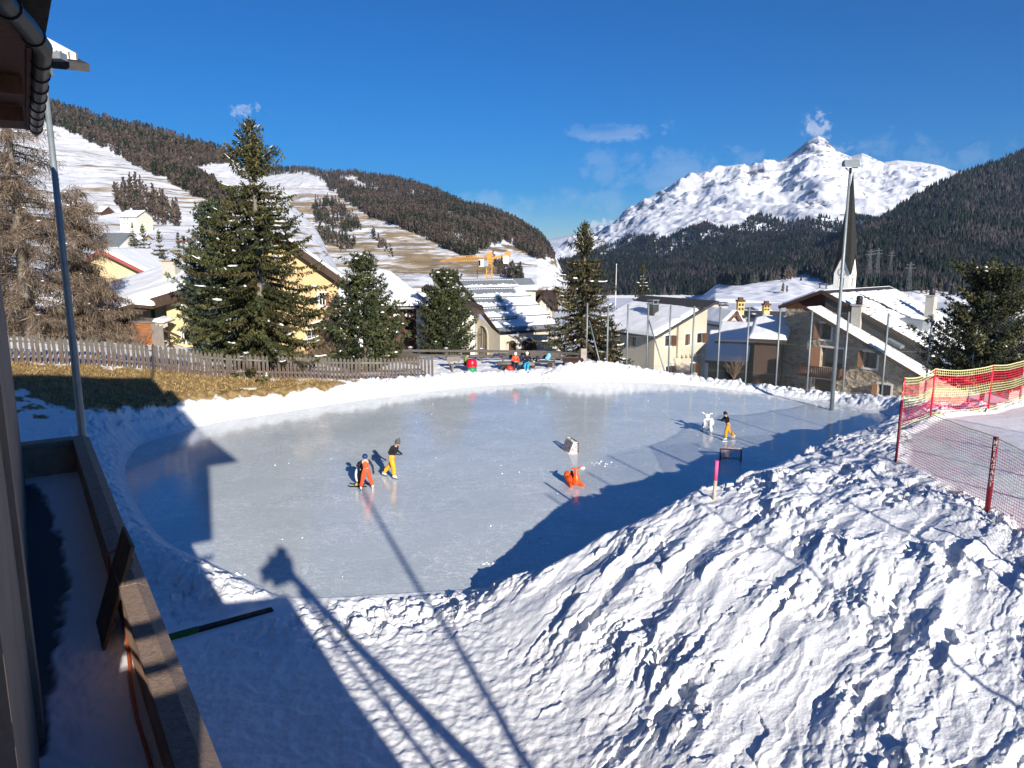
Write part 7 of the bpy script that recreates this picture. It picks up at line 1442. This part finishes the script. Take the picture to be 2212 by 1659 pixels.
# adult skater gliding to the right, leaning forward
b = ptz(848, 1033, .005)
person('skater in grey bobble hat, black sweater and yellow-orange trousers, gliding on white skates', (b.x, b.y, 0), R(-118), 1.58,
       dict(pelvis=(0, 0, .93), waist=(0, .05, 1.06), chest=(0, .15, 1.27), neck=(0, .235, 1.43), head=(.01, .30, 1.56), look=(.15, 1, -.12),
            knL=(-.06, -.14, .55), anL=(-.04, -.50, Z_AN+.02), toL=(-.02, -.34, .09), knR=(.10, .15, .53), anR=(.10, .16, Z_AN), toR=(.10, .33, .09),
            elL=(-.30, .02, 1.16), wrL=(-.20, .25, 1.10), elR=(.30, .06, 1.16), wrR=(.16, .33, 1.13)), M_ORANGEP, M_BLKC, M_BLKC, hat=M_GREYKNIT, pom=M_POM, cuffs=M_BLKC)
b = ptz(1571, 951, .005)
person('skater in black beanie and sweater with yellow trousers, both arms stretched forward, at the right', (b.x, b.y, 0), R(96), 1.34,
       dict(pelvis=(0, 0, .94), waist=(0, .04, 1.07), chest=(0, .10, 1.29), neck=(0, .15, 1.45), head=(0, .19, 1.58), look=(0, 1, -.12),
            knL=(-.10, .16, .54), anL=(-.12, .14, Z_AN), toL=(-.12, .32, .09), knR=(.12, -.12, .55), anR=(.16, -.48, Z_AN+.06), toR=(.18, -.33, .08),
            elL=(-.17, .34, 1.22), wrL=(-.10, .56, 1.26), elR=(.18, .33, 1.20), wrR=(.06, .56, 1.25)), M_ORANGEP, M_BLKC, M_BLKC, hat=M_BLKC, cuffs=M_BLKC)
b = ptz(792, 1058, .005)
person('child in orange-red overall and blue helmet, seen from behind, holding the penguin skating aid', (b.x, b.y, 0), R(12), 1.36,
       dict(pelvis=(0, 0, .92), waist=(0, .02, 1.05), chest=(-.02, .04, 1.27), neck=(-.02, .05, 1.42), head=(-.02, .06, 1.55), look=(-.1, 1, -.25),
            knL=(-.16, .02, .54), anL=(-.25, -.04, Z_AN), toL=(-.28, .12, .09), knR=(.17, .06, .54), anR=(.28, .08, Z_AN), toR=(.32, .24, .09),
            elL=(-.32, .12, 1.14), wrL=(-.34, .34, 1.06), elR=(.30, .02, 1.12), wrR=(.33, .10, .88)), M_REDP, M_NAVY, M_NAVY, helmet=mat('blue_helmet', (.012, .035, .16), .25, .2, 3), bib=M_REDP, cuffs=M_BLKC)
# ------------------------------------------------------------------ seated people by the fence
def seated(label, px, py, y, rz, h, tr, jk, gl, hat, legs=(.42, .42), boots=M_BLKC, hands=(.25, .25), skates=False, lean=.02, **k):
    b = pt(px, py, y); z = gz(b.x, b.y)
    d = dict(pelvis=(0, 0, .52), waist=(0, .01+lean*.5, .66), chest=(0, .03+lean, .88), neck=(0, .05+lean*1.6, 1.03), head=(0, .09+lean*2, 1.16), look=(0, 1, -.3), hipL=(-.09, .03, .50), hipR=(.09, .03, .50), knL=(-.12, .42, .52), knR=(.12, .42, .52), anL=(-.12, legs[0]+.04, .12), toL=(-.13, legs[0]+.20, .06), anR=(.12, legs[1]+.04, .12), toR=(.13, legs[1]+.20, .06),
             elL=(-.27, .10, .74), wrL=(-.10, .34, .70), elR=(.27, .10, .74), wrR=(.10, .34, .70)); d.update(k)
    return person(label, (b.x, b.y, z-.02), rz, h, d, tr, jk, gl, hat=hat, skates=skates, boots=boots)
M_JRED = mat('red_jacket', (.72, .075, .025), .7, .1, 6, .3, 16); M_JGREEN = mat('green_jacket', (.16, .24, .025), .75, .12, 6, .3, 16); M_DBLUE = mat('dark_trousers', (.014, .02, .04), .8, .2, 8); M_CYAN = mat('turquoise_trousers', (.035, .36, .60), .7, .1, 6); M_WHITEKNIT = mat('white_knit', (.74, .72, .66), .9, .08, 20)
seated('person in green jacket and black cap sitting beside the red and green bin', 1003, 806, 50.5, R(-95), 1.70, M_BLKC, M_JGREEN, M_BLKC, M_BLKC, lean=.10)
seated('person in orange-red jacket and pale hat sitting on the log bench', 1113, 803, 50.8, R(186), 1.66, M_DBLUE, M_JRED, M_SKIN, M_WHITEKNIT)
seated('person in black jacket, white hat and turquoise trousers on the log bench', 1139, 801, 50.8, R(172), 1.66, M_CYAN, M_BLKC, M_BLKC, M_WHITEKNIT, legs=(.82, .78), knL=(-.10, .45, .42), knR=(.12, .45, .44), boots=M_BOOTW)
# ------------------------------------------------------------------ benches, bin, bags
def gp(px, py, y): b = pt(px, py, y); return V3((b.x, b.y, gz(b.x, b.y)))
b = gp(992, 806, 50.6); T = thing('bench', 'small grey wooden bench with slanted backrest, under the person in green', 'bench', b, R(25))
m = MB(); 
for k in range(3): m.box((.15, -.2+.2*k, .44), (1.7, .17, .06))
m.build('seat', M_GREYWOOD, T, .01); m = MB(); m.box((-.25, .38, .78), (1.0, .05, .32), 0, Matrix.Rotation(R(-12), 3, 'X')); m.build('backrest', M_GREYWOOD, T, .01)
for x in (-.55, .85):
    for yy in (-.2, .25): m = MB(); m.box((x, yy, .2), (.10, .10, .44)); m.build('leg', M_GREYWOOD, T)
for x in (-.6, .1): m = MB(); m.bar((x, .32, .40), (x, .42, .95), .07, .05); m.build('back_post', M_GREYWOOD, T)
b = gp(1019, 806, 50.0); T = thing('bin', 'round litter bin with bright red top and green base, beside the person in green', 'bin', b)
m = MB(); m.lathe([(.28, -.05), (.33, .02), (.34, .42)], (0, 0, 0), 16); m.build('base', mat('green_bin', (.02, .22, .09), .5, .1, 3), T); m = MB(); m.lathe([(.37, .42), (.39, .44), (.39, .50), (.36, .51), (.355, .76), (.33, .86), (.22, .93), (.02, .95)], (0, 0, 0), 18); m.build('lid', mat('red_bin', (.55, .01, .03), .35, .08, 3), T)
b = gp(1128, 806, 51.0); T = thing('log_bench', 'long bench of split logs with plank backrest, carrying the two seated people', 'bench', b, R(-6)); 
for k in range(2): m = MB(); m.tube([(-1.75, -.12+.26*k, .40), (-.4, -.1+.26*k, .42), (.85, -.12+.26*k, .40)], [.13, .14, .12], 10); m.build('log', M_GREYWOOD, T)
for x in (-1.3, .45): m = MB(); m.tube([(x, -.35, .14), (x, .35, .14)], .16, 10); m.build('support', M_DARKWOOD, T)
for x0, x1 in ((-1.65, -.35),):
    m = MB(); m.box(((x0+x1)/2, .40, .90), (x1-x0, .06, .40)); m.build('backrest', M_RAIL, T)
    for x in (x0+.25, x1-.25): m = MB(); m.box((x, .36, .6), (.09, .08, .7)); m.build('back_post', M_RAIL, T)
b = gp(1170, 801, 51.6); T = thing('low_table', 'low dark plank table at the right end of the log bench, with clothes on it', 'table', b, R(-4)); m = MB()
for k in range(4): m.box((0, -.33+.2*k, .40), (1.9, .18, .07))
m.build('tabletop', M_RAIL, T)
for x in (-.6, .6): m = MB(); m.tube([(x, -.3, .17), (x, .3, .17)], .18, 10); m.build('support', M_DARKWOOD, T)
m = MB(); m.box((.2, .55, .78), (2.1, .06, .42)); m.build('backrest', M_RAIL, T)
for x in (-.6, .9): m = MB(); m.box((x, .55, .4), (.09, .09, .85)); m.build('back_post', M_RAIL, T)
def cloth(name, label, cat, c, pts, rad, m, par=None): o = skinned(name, [V3(p) for p in pts], [(i, i+1) for i in range(len(pts)-1)], rad, m, None); o.location = c; tag(o, label, cat); return o
c = b+V3((.42, -.05, .45)); o = cloth('jacket', 'light blue jacket heaped on the low table behind the log bench', 'jacket', c, [(-.15, 0, .06), (.0, .02, .25), (.10, .0, .42), (.05, -.02, .60)], [.16, .20, .18, .10], mat('light_blue_jacket', (.17, .46, .56), .75, .12, 6, .3, 16))
c = b+V3((-.30, -.05, .44)); o = cloth('backpack', 'black and white backpack beside the light blue jacket', 'bag', c, [(0, 0, .02), (.02, .0, .2), (.0, .02, .42)], [.16, .18, .11], mat('backpack_cloth', (.02, .02, .025), .8, .2, 3, .2, 12, col2=(.55, .53, .5), thr=(.55, .6)))
c = gp(1080, 796, 51.2)+V3((0, .38, .93)); m = MB(); o = cloth('blanket', 'navy and red blanket hanging over the left backrest of the log bench', 'blanket', c, [(-.45, -.10, -.12), (-.42, -.03, .10), (-.15, -.06, .02), (-.1, -.02, .12), (.15, -.08, -.06), (.2, -.02, .10), (.45, -.06, .02)], [.07, .09, .10, .10, .10, .09, .06], mat('navy_blanket', (.014, .03, .07), .8, .2, 2.2, .2, 12, col2=(.40, .05, .04), thr=(.60, .64)))
c = gp(1101, 805, 50.2); o = cloth('bag', 'shiny red bag on the snow before the log bench', 'bag', c, [(-.22, 0, .12), (0, 0, .20), (.22, 0, .17), (.02, .02, .36)], [.20, .26, .20, .10], mat('red_bag', (.66, .035, .02), .35, .12, 5, .5, 9))
c = gp(1122, 804, 50.9)+V3((.12, .1, .55)); o = cloth('bag', 'dark blue rucksack standing between the two people on the log bench', 'bag', c, [(0, 0, .05), (0, 0, .3), (0, .02, .5)], [.15, .17, .10], M_NAVY)
c = gp(1124, 806, 50.0); o = cloth('ski_boot', 'dark boots and straps lying in the snow at the feet of the person in turquoise', 'boots', c, [(-.15, 0, .08), (.05, .02, .12), (.2, 0, .1), (.26, 0, .25)], [.09, .10, .08, .06], M_BLKC)
c = gp(1152, 800, 51.0)+V3((0, 0, .42)); o = cloth('bag', 'small pale cloth bag on the log bench right of the person in turquoise', 'bag', c, [(0, 0, .06), (.05, 0, .18)], [.14, .11], mat('pale_cloth', (.55, .45, .34), .8, .1, 6))
b = gp(1238, 789, 51.5); T = thing('wooden_box', 'low brown wooden chest with sloping lid beside the pale end post', 'box', b, R(4)); m = MB(); m.box((0, 0, .15), (1.35, .7, .6)); m.build('body', M_DARKWOOD, T); m = MB(); m.hexa([(-.74, -.42, .42), (.74, -.42, .42), (.74, .42, .56), (-.74, .42, .56)], [(-.74, -.42, .47), (.74, -.42, .47), (.74, .42, .61), (-.74, .42, .61)]); m.build('lid', M_BROWNWOOD, T)
for px, py, y, w, lb in ((1385*0+1128, 748, 56, .9, ''),): pass
# ------------------------------------------------------------------ things on the ice
b = ptz(775, 1049, 0); T = thing('penguin_skating_aid', 'black and white penguin skating aid with yellow beak and feet, held by the child', 'skating aid', (b.x, b.y, 0), R(0)); M_PB = mat('black_plastic', (.012, .013, .014), .3, .1, 3); M_PW = mat('white_plastic', (.78, .79, .78), .3, .04, 3); M_PYE = mat('yellow_plastic', (.70, .48, .12), .35, .08, 3)
m = MB(); m.lathe([(.06, .10), (.13, .16), (.175, .32), (.18, .46), (.14, .62), (.095, .70), (.115, .78), (.105, .87), (.05, .925), (.01, .935)], (.07, .03, 0), 18); m.build('body', M_PB, T); m = MB(); m.ball((-.035, 0, .40), (.105, .12, .27), 14); m.build('belly', M_PW, T)
m = MB(); m.tube([(-.02, .0, .80), (-.14, -.01, .775)], [.035, .010], 8); m.build('beak', M_PYE, T)
for sy in (-1, 1): m = MB(); m.ball((.035, .035+.095*sy, .83), (.05, .022, .034), 10); e_ = m.build('eye', M_PW, T); m = MB(); m.ball((.025, .035+.113*sy, .83), (.02, .012, .014), 8); m.build('pupil', M_PB, e_); m = MB(); m.ball((-.02, .09*sy, .06), (.12, .06, .06), 10); m.build('foot', M_PYE, T); m = MB(); m.tube([(.10, .03+.18*sy, .62), (.12, .03+.22*sy, .45), (.16, .03+.20*sy, .32)], [.05, .045, .02], 8); m.build('wing', M_PB, T)
for sy in (-1, 1): m = MB(); m.box((.02, .16*sy, .015), (.62, .07, .03)); m.tube([(-.29, .16*sy, .015), (-.36, .16*sy, .05)], .025, 6); m.build('ski', M_PB, T)
m = MB(); m.box((.05, 0, .03), (.3, .34, .03)); m.build('base', M_PB, T)
# white kangaroo-like aid with handlebar
b = ptz(1526, 930, 0); T = thing('white_skating_aid', 'white plastic animal shaped skating aid with handlebars, beside the skater in the beanie', 'skating aid', (b.x, b.y, 0), R(-14))
m = MB(); m.lathe([(.20, .20), (.205, .30), (.19, .45), (.155, .58), (.10, .64)], (0, 0, 0), 16, sx=1.0, sy=.8); m.build('body', M_PW, T); m = MB(); m.ball((0, -.03, .74), (.135, .13, .115), 14); m.build('head', M_PW, T)
m = MB(); m.tube([(.10, 0, .80), (.17, .02, .86), (.26, .02, .855)], [.032, .03, .026], 8); m.tube([(-.10, 0, .80), (-.18, .02, .87), (-.29, .02, .90)], [.032, .03, .026], 8); m.build('handlebar', M_PW, T)
m = MB(); m.ball((.20, .16, .40), (.16, .18, .22), 12); m.build('seat', M_PW, T)
for sx in (-1, 1): m = MB(); m.tube([(.22*sx, -.16, .05), (.20*sx, -.12, .14), (.16*sx, -.05, .28)], [.075, .085, .07], 10); m.tube([(.22*sx, -.2, .045), (.24*sx, .1, .05), (.22*sx, .34, .05)], [.045, .06, .045], 8); m.build('runner', M_PW, T); m = MB(); m.tube([(.13*sx, -.14, .58), (.15*sx, -.19, .42), (.13*sx, -.19, .26)], [.04, .045, .035], 8); m.build('arm', M_PW, T)
# orange whale-like aid
b = ptz(1242, 1048, 0); T = thing('orange_skating_aid', 'orange plastic sit-on skating aid shaped like a diving whale with tail up', 'skating aid', (b.x, b.y, 0), R(14)); M_OR = mat('orange_plastic', (.85, .10, .012), .35, .05, 3)
m = MB(); m.smooth = True; sec = [(-.02, .10, .17, .15), (-.04, .26, .15, .13), (-.01, .42, .105, .10), (.02, .55, .065, .07), (.03, .64, .05, .045)]
base = len(m.v)
for (yy, z, rx, ry) in sec:
    for k in range(14): t = 2*math.pi*k/14; m.v.append((rx*math.cos(t)+.02, yy+ry*math.sin(t)-.06, z))
for i in range(len(sec)-1):
    for k in range(14): a = base+i*14+k; c = base+i*14+(k+1) % 14; m.f.append([a, c, c+14, a+14]); m.m.append(0); m.sm.append(True)
m.build('tail', M_OR, T); m = MB(); m.slab([(-.20, -.10, .68), (-.05, -.04, .62), (.09, -.04, .62), (.27, -.12, .76), (.12, -.04, .69), (.02, -.02, .66), (-.08, -.03, .68)], (0, .05, 0)); m.build('fluke', M_OR, T)
m = MB(); m.ball((-.05, .22, .20), (.26, .34, .17), 16); m.build('body', M_OR, T); m = MB(); m.ball((-.16, .40, .28), (.15, .18, .17), 14); m.build('head', M_OR, T); m = MB(); m.slab([(-.12, .24, .28), (.02, .22, .28), (.02, .30, .46), (-.12, .32, .46)], (0, .06, 0)); m.build('backrest', M_OR, T)
for sx, ln in ((-1, .42), (1, .42)): m = MB(); m.tube([(.16*sx-.03, .20, .10), (.18*sx-.02, -.05, .07), (.24*sx, -.30, .055)], [.09, .075, .04], 10); m.build('runner', M_OR, T)
# hockey goals
def goal(label, px, py, rz, red, net_m):
    b = ptz(px, py, 0); T = thing('hockey_goal', label, 'goal', (b.x, b.y, 0), rz, 'small hockey goals on the ice'); w, h, d = .42, .50, .40; m = MB(); r = .028
    m.tube([(-w, 0, 0), (-w, 0, h), (w, 0, h), (w, 0, 0)], r, 8); m.build('goal_frame', red, T); m = MB(); m.tube([(-w, 0, .03), (-w, d, .03), (w, d, .03), (w, 0, .03)], r*.9, 8)
    for s in (-1, 1): m.tube([(s*w, 0, h), (s*w, d*.45, h), (s*w, d, .03)], r*.7, 6)
    m.tube([(-w, d*.45, h), (w, d*.45, h)], r*.6, 6); m.build('base_frame', M_PW if red is not M_POLE else red, T); m = MB(); s_ = .0045
    def net(a, b_, c, d_, nu, nv):
        a, b_, c, d_ = map(V3, (a, b_, c, d_))
        for i in range(nu+1): t = i/nu; m.bar(a.lerp(b_, t), d_.lerp(c, t), s_, s_)
        for i in range(nv+1): t = i/nv; m.bar(a.lerp(d_, t), b_.lerp(c, t), s_, s_)
    net((-w, d, .03), (w, d, .03), (w, d*.45, h), (-w, d*.45, h), 20, 14); net((-w, 0, h), (w, 0, h), (w, d*.45, h), (-w, d*.45, h), 20, 5)
    for s in (-1, 1): net((s*w, 0, .03), (s*w, d, .03), (s*w, d*.45, h), (s*w, 0, h), 10, 12)
    m.build('netting', net_m, T); return T
goal('small red framed hockey goal, open side towards the viewer, beside the shadow edge', 1578, 996, R(-12), M_MAROON, mat('dark_netting', (.10, .10, .11), .8, .2, 5))
T = goal('small hockey goal with pale patched netting, turned away in the middle of the ice', 1240, 974, R(108), M_PB, mat('pale_netting', (.55, .50, .48), .8, .3, 8))
m = MB(); m.slab([(-.42, .02, .05), (-.42, .36, .05), (-.42, .19, .46), (-.42, .02, .46)], (-.01, 0, 0)); m.slab([(-.40, .405, .06), (.40, .405, .06), (.40, .215, .48), (-.40, .215, .48)], (0, .006, 0)); m.build('canvas_patch', mat('worn_canvas', (.34, .22, .20), .85, .3, 14, col2=(.55, .52, .50), thr=(.45, .55)), T)
# pink topped stake in the bank
b = ptz(1541, 1099, 2.3); z = gz(b.x, b.y); T = thing('marker_stake', 'round wooden stake with bright pink painted top stuck in the snow bank', 'stake', (b.x, b.y, z-.25), 0); Hs = pt(1548, 995, b.y).z-(z-.25); k = R(1.5)
m = MB(); m.tube([(0, 0, 0), (.015, 0, Hs*.62)], .047, 12); m.build('shaft', mat('peeled_wood', (.62, .54, .42), .8, .3, 6, .4, 20, col2=(.40, .33, .25), stretch=(1, 1, .4)), T); m = MB(); m.tube([(.015, 0, Hs*.62), (.027, 0, Hs)], .0485, 12); m.build('painted_top', mat('pink_paint', (.80, .10, .28), .6, .12, 6), T)
# crumbs of snow on the ice, and one white disc
n = 420; cx_ = rng.uniform(-17, 18, n*4); cy_ = rng.uniform(17.5, 48, n*4); d_, i_ = seg_dist(cx_, cy_, RINK); ok = i_ & ((rng.random(len(d_)) < .10) | (d_ < .25+1.2*rng.random(len(d_))**3)); cx_, cy_ = cx_[ok][:n], cy_[ok][:n]; s_ = .012+.035*rng.random(len(cx_))**2.5
ex = np.array([ptz(px+rng.normal()*16, py+rng.normal()*3, 0) for px, py in [(1300, 1002)]*16+[(1150, 1168)]*14+[(1065, 1218)]*26+[(500, 1240)]*8]); 
v, f = clumps(np.concatenate([np.stack([cx_, cy_, 0*cx_+.004], -1), ex]), np.concatenate([s_, .02+.05*rng.random(len(ex))]), .75); tag(link('snow_crumbs', np_mesh('snow_crumbs', v, f, [M_SNOWCLUMP])), kind='stuff')
b = ptz(1258, 1012, 0); m = MB(); m.lathe([(.07, 0), (.085, .02), (.085, .06), (.06, .075), (.01, .078)], (0, 0, 0), 12, sx=1.2); o = m.build('snowball', M_SNOWCLUMP, None); o.location = b; tag(o, 'large round white snowball on the ice just behind the orange skating aid', 'snowball')
# ------------------------------------------------------------------ air
m = bpy.data.materials.new('haze'); m.use_nodes = True; N, L = nt(m); N.remove(N['Principled BSDF']); v = N.new('ShaderNodeVolumePrincipled'); v.inputs['Color'].default_value = (.42, .63, 1, 1); v.inputs['Density'].default_value = HAZE; v.inputs['Anisotropy'].default_value = .1
L.new(v.outputs['Volume'], N['Material Output'].inputs['Volume'])
hb = MB(); hb.box((0, 6900, 520), (22000, 15600, 1500)); tag(hb.build('haze', m, None), kind='stuff')
